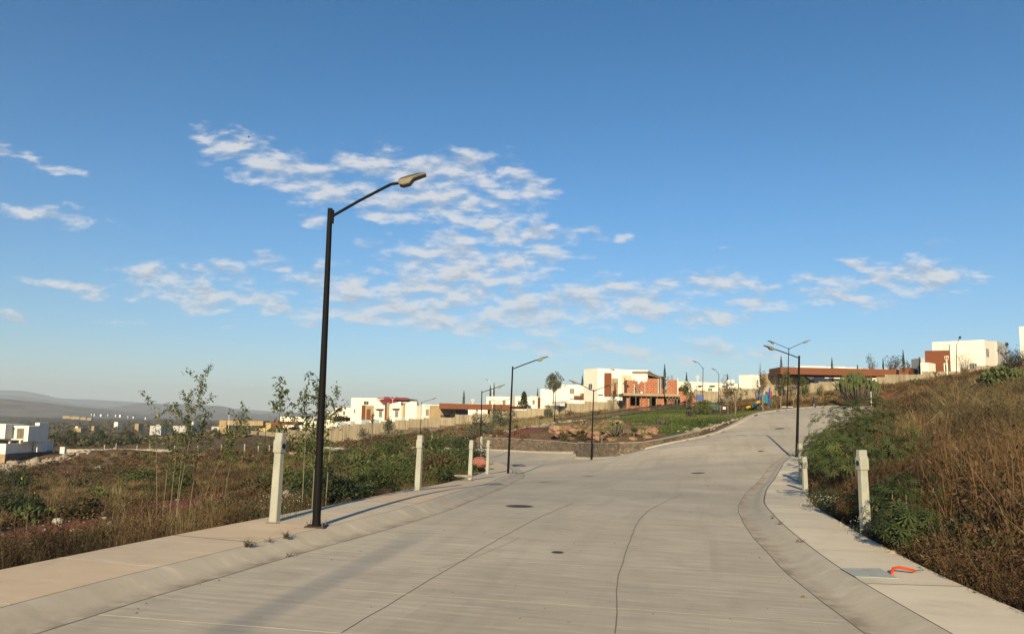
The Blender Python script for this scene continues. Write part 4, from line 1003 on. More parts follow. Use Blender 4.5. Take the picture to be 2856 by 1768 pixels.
# F. houses right of centre
zF = at(1650, 1140, 165)[2] - 2
H = House('white_house', 'white house behind the grey-green eucalyptus', 'house', at(1560, 1130, 172)); w = H.wing(1508, 1560, 1085, zF, 174, 172, 9); w2 = H.wing(1560.3, 1586, 1072.5, zF, 172, 171, 9); w3 = H.wing(1586.3, 1632, 1074, zF, 171, 170, 9)
H.window(w3, 1589, 1602, 1083, 1099, M_CURTAIN, 1); H.panel(w3, 1602.5, 1638, 1104, 1111, M_BROWN, 'planter_wall', 1.0); H.panel(w3, 1624, 1638, 1097, 1104, M_BROWN, 'planter_wall', 1.0); H.panel(w3, 1588, 1601, 1112, 1114, M_DARK, 'vent', .03)
H = House('large_white_house', 'largest white house with tall brown panel, left of the brick shell', 'house', at(1666, 1115, 162))
w = H.wing(1629, 1667, 1030, zF, 168, 163, 10); w2 = H.wing(1667.3, 1712, 1032, zF, 163, 162, 10); w3 = H.wing(1712.3, 1763, 1034, zF, 162, 161, 10); w4 = H.wing(1763.3, 1808, 1043, zF, 160.5, 159.5, 10)
H.wing(1764, 1808, 1035, at(1780, 1043, 162)[2], 163, 162, 7, mat('taupe_render', (.20, .15, .11), .9), name='upper_terrace')
H.wing(1755, 1808, 1032.5, at(1780, 1035, 162)[2] + .02, 163, 162, 7.4, M_WHITE, name='roof_slab'); H.wing(1692, 1712, 1029.5, at(1700, 1032, 164)[2] - .1, 164.5, 164, 4, M_BROWN, name='roof_box')
H.panel(w2, 1686, 1706, 1040, 1105, M_BROWN, 'brown_panel', .3); H.panel(w2, 1707, 1712, 1055, 1105, M_TAN, 'stone_panel', .2); H.panel(w3, 1712.5, 1725, 1055, 1105, M_TAN, 'stone_panel', .2)
H.panel(w3, 1713, 1719.5, 1074.5, 1104, M_BROWN, 'door', .27); H.panel(w3, 1713, 1719.5, 1069.5, 1073.5, M_GLASS, 'transom_window', .27); H.window(w, 1642, 1652.5, 1070, 1086, M_GLASS, 1); H.panel(w, 1668 - 1, 1667, 1099, 1103, M_DARK, 'slot', .03)
H.panel(w2, 1668, 1682.5, 1100, 1103.5, M_DARK, 'slot_window', .05); H.panel(w3, 1733, 1762, 1046, 1112, mat('cream_render', (.50, .42, .29), .85, .03), 'cream_panel', .12)
for (u0, u1, v0, v1, lab) in ((1527, 1561, 1118, 1131, 'pale railing over the wall, left, below the eucalyptus'), (1563, 1602, 1117, 1127, 'pale railing over the wall, between eucalyptus and brown planter'), (1685, 1716, 1105, 1119, 'pale railing below the tall brown panel'), (1727, 1745, 1104, 1118, 'pale railing just left of the brick shell')):
    yr = wallY(u0) + 1; H = House('terrace_railing', lab, 'railing', at(u0, v1, yr)); mb = MB(); A = at(u0, v0, yr); B = at(u1, v0, yr); z0, z1 = at(u0, v1, yr)[2], A[2]
    for k in range(5): fbox(mb, A, B, .05, z0 + (z1 - z0) * k / 5 + .02, z0 + (z1 - z0) * (k + .72) / 5, H.o)
    mb.build('slats', M_RAIL, H.root); mb = MB()
    for k in range(4): c = A + (B - A) * k / 3; fbox(mb, c, c + (B - A) * .02, .12, z0 - 1.2, z1 + .05, H.o, -.08)
    mb.build('railing_post', M_WHITE2, H.root)
# G. unfinished brick house
H = House('unfinished_brick_house', 'unfinished red hollow-brick house with timber props under its slab', 'house', at(1748, 1145, 146))
YB = 146.0; zg = at(1800, 1150, YB)[2] - 1.5; X = lambda u, Y=YB: ray(u, 1100)[0] * Y; Z = lambda v, u=1800, Y=YB: at(u, v, Y)[2]
def bb(name, u0, u1, v0, v1, m, y=0.0, d=.2, parent=None, z0=None):
    mb = MB(); x0, x1 = X(u0, YB + y), X(u1, YB + y); zt = at((u0 + u1) / 2, v0, YB + y)[2]; zb_ = z0 if z0 is not None else at((u0 + u1) / 2, v1, YB + y)[2]
    mb.box(x0 - H.o[0], x1 - H.o[0], YB + y - H.o[1], YB + y + d - H.o[1], zb_ - H.o[2], zt - H.o[2]); return mb.build(name, m, parent or H.root)
bb('floor_slab', 1739, 1896, 1097.5, 1104.5, mat('slab_edge', (.34, .26, .17), .9), -1.2, 10)
# ground floor with openings
for (u0, u1, v0, v1) in ((1749, 1758, 1104.8, 1160), (1758.2, 1784, 1132, 1160), (1784.2, 1810, 1104.8, 1160), (1810.2, 1832, 1133.5, 1160), (1832.2, 1850, 1104.8, 1160), (1859, 1878, 1104.8, 1160), (1878.2, 1897, 1134, 1160), (1897.2, 1942, 1104.8, 1160)):
    bb('brick_wall', u0, u1, v0, v1, M_BRICK, .0, .25)
bb('brick_wall', 1749, 1940, 1105, 1160, M_DARK, 6, .3); bb('side_wall', 1749, 1752, 1105, 1160, M_BRICK, .26, 6)  # rear wall painted dark for the shade seen through the openings
for (u0, u1, v0, v1) in ((1758, 1784, 1105, 1107.5), (1810, 1832, 1105, 1110.5), (1878, 1897, 1105, 1114.5), (1850, 1859, 1105, 1107)): bb('lintel', u0, u1, v0, v1, M_TIMBER, .0, .22)
for u in (1749, 1810, 1831, 1851, 1899): bb('concrete_column', u - 1.3, u + 1.3, 1104.8, 1160, M_TAN, -.06, .3)
bb('window_sill', 1757, 1786, 1131, 1132.4, M_TIMBER, -.1, .4); bb('window_sill', 1809, 1833, 1132.6, 1133.9, M_TIMBER, -.1, .4)
for u in (1757, 1773.5, 1789, 1803, 1815.5, 1833.5): bb('timber_prop', u - .8, u + .8, 1104.8, 1145, M_TIMBER, -.9, .16)
for u in (1858.5, 1869, 1877, 1885):
    mb = MB(); xx = X(u) - H.o[0]; yy = YB - 1.0 - H.o[1]; zt = Z(1105) - H.o[2]
    mb.tube([(xx, yy, Z(1148) - H.o[2]), (xx, yy, Z(1117) - H.o[2])], .11, 6); mb.tube([(xx, yy, Z(1119) - H.o[2]), (xx - .3, yy, zt)], .06, 5); mb.tube([(xx, yy, Z(1119) - H.o[2]), (xx + .3, yy, zt)], .06, 5); mb.build('forked_prop', M_TIMBER, H.root)
# upper floor, broken outlines
for (u0, u1, v0, v1, y, d) in ((1752, 1767, 1060, 1097.3, 2, .25), (1771, 1779, 1062, 1097.3, 3, .25), (1779, 1783.5, 1070, 1097.3, 3, .25), (1784, 1788.5, 1065, 1097.3, 3, .25), (1788.5, 1793, 1061.5, 1097.3, 3, .25), (1793, 1797, 1066, 1097.3, 3, .25), (1799, 1805.5, 1064, 1097.3, 1.2, .25),
    (1805.7, 1834, 1055.5, 1097.3, .9, .25), (1840, 1846, 1059, 1086, 2.5, .25), (1843, 1859, 1084, 1097.3, 1.0, .25), (1862, 1889, 1059, 1099, .8, .25), (1889.2, 1900, 1081, 1104, .8, .25), (1900.2, 1910, 1090, 1104, .8, .25)):
    bb('brick_wall', u0, u1, v0, v1, M_BRICK, y, d)
bb('brick_wall', 1749, 1752, 1059, 1097.3, M_BRICK, 2, 4)
for u0, u1, v0 in ((1767, 1770, 1057), (1798, 1799.4, 1060), (1834.3, 1838.5, 1056), (1841, 1843, 1055), (1876, 1877.5, 1058), (1860, 1861.6, 1068)): bb('concrete_column', u0, u1, v0, 1097.3, M_POST, 1.0, .3)
mb = MB()
for u, v0 in ((1768, 1051), (1769, 1053), (1742, 1052), (1743.5, 1054), (1862, 1050), (1865, 1048), (1872, 1046), (1875, 1047)): mb.tube([tuple(at(u, v0, YB + 1.2) - H.o), tuple(at(u, 1075, YB + 1.2) - H.o)], .035, 4)
mb.build('rebar', M_BARS, H.root)
mb = MB(); mb.tube([tuple(at(1768, 1060, YB) - H.o), tuple(at(1785, 1096, YB) - H.o)], .09, 5); mb.tube([tuple(at(1771, 1075, YB) - H.o), tuple(at(1778, 1096, YB) - H.o)], .08, 5); mb.tube([tuple(at(1739, 1069, YB) - H.o), tuple(at(1753, 1077, YB + 2) - H.o)], .16, 5); mb.build('timber_prop', M_TIMBER, H.root)
mb = MB(); mb.tube([tuple(at(1890.5, 1055, YB) - H.o), tuple(at(1890.5, 1100, YB) - H.o)], .09, 8); mb.build('white_pipe', M_WHITE, H.root)
bb('water_tank', 1777, 1783, 1091, 1097, mat('blue_tarp', (.12, .25, .42), .6), .3, .5); bb('water_tank', 1787, 1791.5, 1092, 1096.5, M_WHITE, .3, .5)
# H. estate houses right of the brick shell
zH = at(2000, 1110, 170)[2] - 3
H = House('white_house', 'cream house with dark window canopy right of the brick shell', 'house', at(1938, 1100, 172)); w = H.wing(1915, 1962, 1066, zH, 174, 171, 8); H.canopy(w, 1947, 1960, 1075, 1078, M_TIMBER); w0 = H.wing(1892, 1914.5, 1064, zH, 176, 174, 8)
H = House('white_house', 'cream house with dark window canopy between the two playground lamps', 'house', at(1968, 1100, 171)); w = H.wing(1967, 2005, 1067.5, zH, 172, 170, 8); H.canopy(w, 1981, 1996, 1075, 1078, M_TIMBER); H.window(w, 1974, 1987, 1082, 1091, M_CURTAIN)
H = House('white_house', 'cream house with satellite dishes behind the thin playground trees', 'house', at(2010, 1100, 170)); w = H.wing(2008, 2062, 1070, zH, 170, 169, 8); H.panel(w, 2012, 2026, 1082, 1092, M_RAIL, 'gate', .1); H.canopy(w, 2014, 2027, 1076, 1079, M_BROWN)
for u in (2032, 2044):
    P = at(u, 1064, 168) - H.o; MB().ball(tuple(P), .42, 12, 8, (1, .35, 1)).build('satellite_dish', M_WHITE2, H.root); MB().tube([tuple(P + (0, .3, 0)), tuple(P + (0, .3, -.8))], .05, 5).build('dish_mast', M_STEEL, H.root)
H = House('white_house', 'plain white block behind the leafless playground tree', 'house', at(2061, 1080, 166)); w = H.wing(2061, 2103, 1046.5, zH, 167, 164.5, 8); w2 = H.wing(2103.3, 2121, 1047, zH, 164.5, 164, 8); H.window(w2, 2111, 2115, 1058, 1079, M_GLASS, 0)
# J. second entrance
H = House('entrance_building', 'tan block wall with very long orange flat canopy, right', 'gatehouse', at(2177, 1060, 160)); zJ = zH
H.wing(2122, 2177, 1042.5, zJ, 166, 162, .5, M_TAN); H.wing(2177.3, 2232, 1046.5, zJ, 163, 162, .5, M_TAN); H.wing(2122, 2177, 1073, zJ, 161, 158.5, .4, M_PANEL, name='lower_wall')
H.wing(2234, 2272, 1047, zJ, 165, 169, .4, mat('shaded_wall', (.13, .13, .15), .9), name='inner_wall')  # shade under the canopy put into this inner wall's colour
H.wing(2177, 2539, 1031, at(2300, 1045.5, 156)[2], 156, 156, 7, M_ORANGE, name='canopy'); H.wing(2539.3, 2561, 1031.5, at(2545, 1044, 158)[2], 156.2, 163, 2, M_ORANGE, name='canopy')
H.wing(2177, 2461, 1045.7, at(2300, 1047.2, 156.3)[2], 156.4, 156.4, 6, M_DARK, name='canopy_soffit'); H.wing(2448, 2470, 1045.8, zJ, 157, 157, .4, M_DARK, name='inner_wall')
for j, (u0, u1, vt, Y, dark) in enumerate(((2218, 2232, 1023, 176, 0), (2232, 2302, 1021.5, 174, 0), (2302, 2322, 1023, 173, 0), (2327, 2358, 1023, 176, 0), (2359, 2390, 1025, 178, 0), (2392, 2430, 1027, 180, 0), (2432, 2480, 1029, 182, 0))):
    H = House('white_house', ['white roof end over the orange canopy, left of the lamp pole', 'long white flat-roofed house over the orange canopy, right of the lamp pole', 'white roof touching the left side of the cypress over the canopy', 'white roof right of the cypress over the canopy', 'third low white roof right of the cypress over the canopy', 'fourth low white roof right of the cypress over the canopy', 'low white roof left of the leafless trees over the canopy'][j], 'house', at(u0, 1040, Y)); w = H.wing(u0, u1, vt, zJ, Y, Y - 1, 9)
    if j == 1: H.window(w, 2301 - 6, 2301 - 2, 1048, 1052); 
H = House('white_house', 'white wall with two small windows under the orange canopy', 'house', at(2272, 1060, 166)); w = H.wing(2272, 2300, 1046, zJ, 166, 166, .5); w2 = H.wing(2300.3, 2352, 1046, zJ, 167, 167, .5); H.window(w2, 2302, 2305, 1048, 1052, bars=0); H.window(w2, 2306, 2309, 1048, 1052, bars=0)
# K. brown and white house, top right
zK = at(2650, 1060, 150)[2] - 3
H = House('brown_white_house', 'terracotta and white two-storey house on the hilltop', 'house', at(2650, 1050, 150))
w = H.wing(2579, 2649, 978, zK, 152, 150, 10, M_BROWN); H.panel(w, 2632, 2643, 1013, 1045, M_WHITE, 'door_frame', .12); H.panel(w, 2635, 2641, 1014.5, 1045, M_GLASS, 'door', .16)
w2 = H.wing(2648.5, 2745, 957.5, zK, 149.8, 146, 10); w3 = H.wing(2745.3, 2781, 957.5, zK, 146, 152, 9); H.window(w3, 2749, 2757, 972, 995, M_GLASS, 1, False); H.window(w2, 2704, 2725, 1013, 1030, M_GLASS, 2, False)
H.wing(2781.3, 2805, 961.5, zK, 151, 158, 6, M_GREYW); H.wing(2764, 2776, 960.5, at(2770, 966, 153)[2], 153, 154, 3, M_REDROOF, name='roof_box')
H = House('white_annex', 'small white cube building left of the brown house', 'house', at(2567, 1040, 147)); H.wing(2567, 2590, 1011.5, zK, 148, 147, 4)
H = House('white_annex', 'tiny pale block peeping over the small white cube', 'house', at(2567, 1020, 165)); H.wing(2568, 2578, 998.5, zK, 165, 165, 4, M_GREYW)
H = House('white_house', 'tall white house cut by the right edge of the view', 'house', at(2842, 1000, 130)); H.wing(2842, 2960, 911, zK, 130, 126, 12)
P = at(2808, 960, 128); r_ = thing('satellite_dish', P, 'dark round satellite dish beside the leafless hilltop shrub', 'satellite dish'); MB().ball((0, 0, 0), .32, 12, 8, (1, .35, 1)).build('dish', M_BARS, r_); MB().tube([(0, .1, -.2), (0, .3, -2.6)], .05, 6).build('mast', M_STEEL, r_)
# F2b tents and roof clutter between the large house and the cypress
H = House('rooftop_shelter', 'weathered grey awning on the roof right of the large house', 'shelter', at(1810, 1050, 158)); slope_roof(H, [(1806, 1042, 158), (1845, 1052, 156), (1835, 1047, 162), (1806, 1035, 162)], M_TIMBER, 'awning'); H.wing(1808, 1848, 1049, zF, 162, 161, 3, M_DARK, name='wall')

# ------------------------------------------------------------------ iron fences
def iron_fence(pts, h, label, sp=.14, post_sp=2.2, name='iron_fence'):
    P_ = smooth_path([p[:2] for p in pts], .3); s_ = np.concatenate([[0], np.cumsum(np.linalg.norm(np.diff(P_, axis=0), axis=1))]); L = s_[-1]
    f_ = lambda s: (float(np.interp(s, s_, P_[:, 0])), float(np.interp(s, s_, P_[:, 1])))
    z0s = [0] + list(np.cumsum([np.linalg.norm(np.array(pts[i + 1][:2]) - np.array(pts[i][:2])) for i in range(len(pts) - 1)]))
    zf_ = lambda s: float(np.interp(s / L, np.array(z0s) / z0s[-1], [p[2] for p in pts]))
    o = np.array([*f_(0), zf_(0)]); root = thing(name, o, label, 'fence')
    def q(s, z): x, y = f_(s); return (x - o[0], y - o[1], zf_(s) + z - o[2])
    ss = np.arange(0, L, .8); rail = MB()
    for z in (.12, h - .12, h): rail.tube([q(s, z) for s in ss] + [q(L, z)], .032, 4)
    rail.build('rail', M_BARS, root); pk = MB()
    for s in np.arange(.1, L, sp): a, b = q(s, .05), q(s, h); pk.box(a[0] - .02, a[0] + .02, a[1] - .02, a[1] + .02, a[2], b[2])
    pk.build('pickets', M_BARS, root)
    for s in np.arange(0, L, post_sp): a, b = q(s, -.3), q(s, h + .08); MB().box(a[0] - .04, a[0] + .04, a[1] - .04, a[1] + .04, a[2], b[2]).build('fence_post', M_BARS, root)
fp = [at(u, v, Y) for u, v, Y in [(1547,1185,117),(1620,1176,118),(1700,1165,120),(1780,1152,124),(1860,1143,129),(1925,1132,134)]]
iron_fence([(p[0], p[1], p[2]) for p in fp], .86, 'long black iron picket fence along the top of the green lawn')
fp2 = [at(u, v, Y) for u, v, Y in [(1986,1160,96),(2000,1163,94),(2020,1163,93.5),(2036,1162,94)]]
iron_fence(fp2, .75, 'short black iron fence on a curved stone planter', .16, 1.3)
pl = [at(u, v, Y) for u, v, Y in [(1984,1166,95),(1996,1172,92.6),(2018,1174,91.6),(2040,1171,92.6)]]
path_wall('stone_planter', [(p[0], p[1], p[2] - .35) for p in pl], [.5, .5, .5, .5], .5, 'curved pale stone planter under the short black fence', 'planter')
# park kit behind: green skip, exercise frame, timber-topped pergola
P = at(1985, 1143, 108); r_ = thing('green_container', P, 'dark green waste container beside the playground lamps', 'container'); MB().prism([(-1.3, 0), (1.0, 0), (1.0, 1.5), (-1.3, 1.5)], 0, 1.0).build('body', mat('green_paint', (.04, .10, .06), .6), r_)
mb = MB(); mb.add([(-1.4,-.1,1.0),(1.1,-.1,.85),(1.1,1.6,.85),(-1.4,1.6,1.0),(-1.4,-.1,1.08),(1.1,-.1,.93),(1.1,1.6,.93),(-1.4,1.6,1.08)],[(0,3,2,1),(4,5,6,7),(0,1,5,4),(1,2,6,5),(2,3,7,6),(3,0,4,7)]); mb.build('lid', M_BARS, r_)
P = at(1952, 1140, 112); r_ = thing('exercise_frame', P, 'blue outdoor exercise frame behind the yellow-green shrub', 'exercise equipment'); mb = MB()
Mb = mat('blue_paint', (.05, .09, .26), .5)
for x in (-.5, .5): mb.tube([(x, 0, 0), (x, 0, 1.9)], .07, 8)
mb.tube([(-.5, 0, 1.9), (.5, 0, 1.9)], .06, 8); mb.tube([(-.5, 0, 1.0), (.5, 0, 1.0)], .06, 8); mb.build('frame', Mb, r_); MB().box(-.45, .45, -.05, .05, 1.2, 1.8).build('panel', Mb, r_)
P = at(2004, 1146, 104); r_ = thing('swing_frame', P, 'dark steel swing frame left of the yellow slide', 'swing frame'); wd = (2043 - 2004) * 104 / F0; mb = MB()
for x in (0, wd): mb.tube([(x, 0, -.1), (x, 0, 1.05)], .05, 6); mb.tube([(x, 1.2, -.1), (x, 1.2, 1.05)], .05, 6)
mb.tube([(0, 0, 1.05), (wd, 0, 1.05), (wd, 1.2, 1.05), (0, 1.2, 1.05), (0, 0, 1.05)], .05, 6); mb.tube([(0, 0, .8), (wd, 0, .8)], .035, 6); mb.build('frame', M_BARS, r_)
MB().box(wd * .35, wd * .35 + .35, .2, .55, .25, .55).build('swing_seat', M_WHITE2, r_)

# ------------------------------------------------------------------ playground climbing set
def playset():
    Y = 113; B = at(2130, 1141, Y); r_ = thing('playground_set', B, 'colourful playground climbing set with yellow slide and teal panel', 'playground'); k = Y / F0
    px = lambda u, v: ((u - 2130) * k, (1141 - v) * k)
    blue = mat('play_blue', (.03, .07, .27), .4); teal = mat('play_teal', (.02, .19, .22), .4); yel = mat('play_yellow', (.48, .30, .01), .4); ora = mat('play_orange', (.42, .065, .018), .45); grn = mat('play_green', (.045, .18, .06), .45); redm = mat('play_red', (.25, .02, .015), .5)
    for (u, vt) in ((2119.5, 1080), (2122.5, 1090), (2143, 1095), (2147, 1082)):
        x, z = px(u, vt); MB().tube([(x, .0 if u > 2140 or u < 2121 else 1.2, -.3), (x, .0 if u > 2140 or u < 2121 else 1.2, z)], .085, 10).build('post', blue, r_)
    x0, z0 = px(2124.5, 1124); x1, z1 = px(2141, 1101); MB().box(x0, x1, -.05, .05, z0, z1).build('side_panel', teal, r_)
    MB().box(px(2120, 0)[0], px(2148, 0)[0], .06, 1.3, px(0, 1127)[1], px(0, 1125)[1]).build('deck', M_BARS, r_)
    mb = MB(); a, b = px(2124, 1104), px(2131, 1122)
    mb.tube([(a[0], -.2, b[1]), (a[0], -.2, a[1]), (px(2135, 0)[0], -.2, a[1]), (px(2135, 0)[0], -.2, b[1]), (px(2130, 0)[0], -.2, b[1] - .2)], .03, 6); mb.build('climbing_frame', mat('play_frame', (.10, .12, .16), .5), r_)
    MB().box(px(2141.2, 0)[0], px(2147, 0)[0], .1, .9, px(0, 1102)[1], px(0, 1092)[1]).build('upper_panel', mat('play_violet', (.16, .14, .42), .5), r_)
    mb = MB(); xs, xe = px(2149, 0)[0], px(2160, 0)[0]; n = 5
    for i in range(n):
        zt = px(0, 1090 + i * 3.4)[1]; rr = (xe - xs) / 2
        mb.tube([((xs + xe) / 2, .9, zt - .155), ((xs + xe) / 2, .9, zt - .02)], [rr * .93, rr], 14); mb.tube([((xs + xe) / 2, .9, zt - .19), ((xs + xe) / 2, .9, zt - .15)], rr * .8, 14)
    mb.build('barrel', ora, r_)
    def tub(name, A, m, rad): mb = MB(); mb.tube([(px(u, v)[0], -.3 + i * .05, px(u, v)[1]) for i, (u, v) in enumerate(A)], rad, 14); return mb.build(name, m, r_, smooth=True)
    tub('slide', [(2079.5, 1138.5), (2084, 1137), (2090, 1136.5), (2096, 1134.5), (2099.5, 1131.5)], yel, [.14, .21, .24, .24, .23]); tub('slide_joint', [(2098.5, 1132.2), (2107.5, 1125.8)], mat('slide_blue', (.02, .13, .30), .4), .245); tub('slide', [(2106.8, 1126.3), (2110, 1123.6), (2114, 1121.8), (2119, 1121)], yel, .235)
    mb = MB()
    for yy in (0, 1.0):
        a, b = px(2148, 1123), px(2167, 1140); mb.tube([(a[0], yy, a[1]), (b[0], yy, b[1])], .04, 6); mb.tube([(a[0], yy, a[1] + .85), (b[0], yy, b[1] + .8), (b[0], yy, b[1])], .03, 6); mb.tube([(a[0], yy, a[1] + .45), (b[0], yy, b[1] + .4)], .025, 6)
    mb.build('stair_rail', grn, r_); mb = MB()
    for i in range(6): t_ = i / 6; mb.box(a[0] + (b[0] - a[0]) * t_, a[0] + (b[0] - a[0]) * (t_ + .14), .04, .96, b[1] + (a[1] - b[1]) * (1 - t_) - .05, b[1] + (a[1] - b[1]) * (1 - t_))
    mb.build('steps', M_BARS, r_); MB().box(px(2158, 0)[0], px(2166, 0)[0], 1.1, 1.2, px(0, 1139)[1], px(0, 1130)[1]).build('green_panel', grn, r_)
    MB().ball((px(2137, 0)[0], .4, px(0, 1135)[1]), .26).build('spinner', redm, r_); MB().ball((px(2127.5, 0)[0], .4, px(0, 1133)[1]), .2).build('spinner', yel, r_)
playset()
# litter bin, terrace kerbs near the crest
P = at(2274, 1132, 88); r_ = thing('litter_bin', P, 'black litter bin on a post at the road crest', 'litter bin'); MB().box(-.17, .17, -.15, .15, .25, .98).build('bin_body', M_BARS, r_, bevel=.02); MB().box(-.2, .2, -.18, .18, .99, 1.05).build('lid', mat('bin_lid', (.22, .22, .21), .5), r_)
MB().box(-.05, .05, -.05, .05, -.2, .25).build('stand', M_BARS, r_); MB().box(-.04, .04, -.165, -.151, .4, .9).build('front_slot', M_LED, r_)
def low_kerb(a, b, label):
    A, B = at(*a), at(*b); r_ = thing('low_wall', A, label, 'low wall'); mb = MB(); fbox(mb, A, B, .3, A[2] - .5, A[2], A); mb.build('masonry', M_STONE, r_); mb = MB(); fbox(mb, A + (B - A) * -.005, B + (B - A) * .005, .36, A[2] + .002, A[2] + .07, A, -.03); mb.build('coping', M_WHITE2, r_)
low_kerb((2181, 1135, 96), (2224, 1135.5, 95), 'pale low wall behind the double-arm crest lamp'); low_kerb((2226, 1127, 97), (2268, 1126.5, 96), 'pale low wall left of the black litter bin')

# ------------------------------------------------------------------ road furniture
M_IRON = mat('cast_iron', (.06, .045, .035), .7, .2, 20)
def manhole(u, v, r, label):
    p = on_road(u, v); z = rz_(*p); o = thing('manhole_cover', (p[0], p[1], z + .004), label, 'manhole cover', 'round manhole covers in the road')
    e = .5; nx = (rz_(p[0] + e, p[1]) - z) / e; ny = (rz_(p[0], p[1] + e) - z) / e
    def ring(mb, r0, r1, z0): 
        n = 24; v_ = []
        for rr in (r0, r1):
            for k in range(n): a = 2 * math.pi * k / n; x, y = rr * math.cos(a), rr * math.sin(a); v_.append((x, y, z0 + nx * x + ny * y))
        mb.add(v_, [(k, k + n, (k + 1) % n + n, (k + 1) % n) for k in range(n)])
    m1 = MB(); ring(m1, r, r * .84, .002); m1.build('rim', mat('rim_mortar', (.20, .18, .15), .9), o); m2 = MB()
    n = 24; v_ = [(r * .84 * math.cos(2 * math.pi * k / n), r * .84 * math.sin(2 * math.pi * k / n), .004 + nx * r * .84 * math.cos(2 * math.pi * k / n) + ny * r * .84 * math.sin(2 * math.pi * k / n)) for k in range(n)]; m2.add(v_, [tuple(range(n))]); m2.build('cover', M_IRON, o)
manhole(1449, 1412, .34, 'nearest round manhole cover, left side of the road'); manhole(1947, 1319, .36, 'round manhole cover in the right lane beneath the climb')
manhole(1640, 1328, .32, 'thin round manhole cover in the middle of the junction'); manhole(2175, 1195, .40, 'round manhole cover high on the climbing road'); manhole(1555, 1541, .10, 'small round valve cover in the near lane'); manhole(2122, 1258, .2, 'tiny round cover left of the right pavement lamp')
def flat_quad(px4, label, m, name, cat, h=.012, side='road', parts=None):
    P_ = [on_road(u, v, .0 if side == 'road' else .145) for u, v in px4]; dz = .004 if side == 'road' else .148
    o = thing(name, (P_[0][0], P_[0][1], rz_(*P_[0]) + dz), label, cat); mb = MB()
    V = [(p[0] - P_[0][0], p[1] - P_[0][1], rz_(*p) - rz_(*P_[0])) for p in P_]; n = 4
    mb.add(V + [(a, b, c + h) for a, b, c in V], [(3, 2, 1, 0), (4, 5, 6, 7)] + [(i, (i + 1) % 4, (i + 1) % 4 + 4, i + 4) for i in range(4)])
    mb.build('plate', m, o); return o, V
o, V_ = flat_quad([(1432,1301),(1468,1300),(1455,1294.5),(1426,1295.5)], 'dark storm drain grate beside the corner lamp', M_IRON, 'drain_grate', 'grate', .006)
mb = MB()
for k in range(7):
    t_ = (k + .5) / 7; a = np.array(V_[0]) * (1 - t_) + np.array(V_[1]) * t_; b = np.array(V_[3]) * (1 - t_) + np.array(V_[2]) * t_; w_ = (np.array(V_[1]) - V_[0]) * .03
    q = [a - w_, a + w_, b + w_, b - w_]; mb.add([(c[0], c[1], c[2] + .009) for c in q], [(0, 1, 2, 3)])
mb.build('slots', M_HOLE, o)
o, V_ = flat_quad([(2386,1611),(2506,1616),(2454,1586),(2344,1586)], 'grey concrete access cover in the right pavement', mat('cover_grey', (.37, .40, .37), .9, .06, 4), 'access_cover', 'access cover', .007, 'walk')
mb = MB()
for fx, fy in ((.55, .78), (.5, .22)):
    a = np.array(V_[0]) * (1 - fx) + np.array(V_[1]) * fx; b = np.array(V_[3]) * (1 - fx) + np.array(V_[2]) * fx; c = a * (1 - fy) + b * fy; mb.box(c[0] - .05, c[0] + .05, c[1] - .012, c[1] + .012, c[2] + .0075, c[2] + .010)
mb.build('lifting_slot', mat('slot_shadow', (.2, .21, .2), .9), o)
# orange conduit poking out of the pavement
pp = [(2490,1605,.145),(2494,1598,.18),(2502,1590,.21),(2514,1585.5,.225),(2530,1584,.215),(2548,1585,.19)]
base = on_road(2490, 1605, .145); o = thing('orange_pipe', (base[0], base[1], rz_(*base) + .145), 'bent bright orange conduit stub lying on the right pavement', 'pipe'); pts = [(0, 0, -.03), (.005, .03, .035), (.05, .09, .075), (.14, .12, .085), (.24, .11, .07), (.34, .10, .045)]
MB().tube([tuple(p) for p in pts], .018, 12).build('conduit', mat('orange_plastic', (.55, .05, .01), .45, .05, 6), o, smooth=True)
q = on_road(2552, 1586, .19); MB().tube([(pts[-1][0] - .02, pts[-1][1], pts[-1][2]), (pts[-1][0] + .08, pts[-1][1] + .03, pts[-1][2] + .01), (pts[-1][0] + .16, pts[-1][1] + .08, pts[-1][2] + .0)], .005, 6).build('cable_end', M_BARS, o)
# paint can lid of dirt on pavement, dropped steel bar
p = on_road(761, 1459, .145); o = thing('steel_strip', (p[0], p[1], rz_(*p) + .146), 'flat rusty steel strip lying by the nearest post', 'steel strip'); MB().box(-.12, .12, -.014, .014, .003, .010).build('strip', M_IRON, o); o.rotation_euler.z = .05
p = on_road(1162, 1412, .06); o = thing('clod', (p[0], p[1], rz_(*p) + .07), 'small dark clod of debris on the left kerb', 'debris'); MB().ball((0, 0, .02), .06, 7, 5, (1.4, .8, .5)).ball((.08, .02, .015), .035, 6, 4).build('lump', M_IRON, o)
# parked car behind the brow
P = at(1717, 1177, 122); r_ = thing('parked_car', (P[0], P[1], P[2] - .45), 'white car whose roof shows above the brow of the lawn by the fence', 'car', rz=-.15)
prof = [(-.85, .35), (.85, .35), (.85, .8), (.62, .98), (.52, 1.38), (-.52, 1.38), (-.62, .98), (-.85, .8)]
mb = MB()
def ringc(y, s, zs): return [(x * s, y, .3 + (z - .3) * zs) for x, z in prof]
rings = [ringc(-1.9, .85, .55), ringc(-1.7, .98, .62), ringc(-.7, 1, .64), ringc(-.2, 1, .98), ringc(.2, 1, 1.0), ringc(1.1, 1, .98), ringc(1.8, .95, .7), ringc(2.0, .88, .62)]
mb.add([p for r0 in rings for p in r0], [(i * 8 + k, i * 8 + (k + 1) % 8, (i + 1) * 8 + (k + 1) % 8, (i + 1) * 8 + k) for i in range(7) for k in range(8)] + [tuple(range(7, -1, -1)), tuple(range(56, 64))]); mb.build('body', mat('car_white', (.75, .76, .76), .25, .02, 1, spec=.6, fine=False), r_, smooth=False)
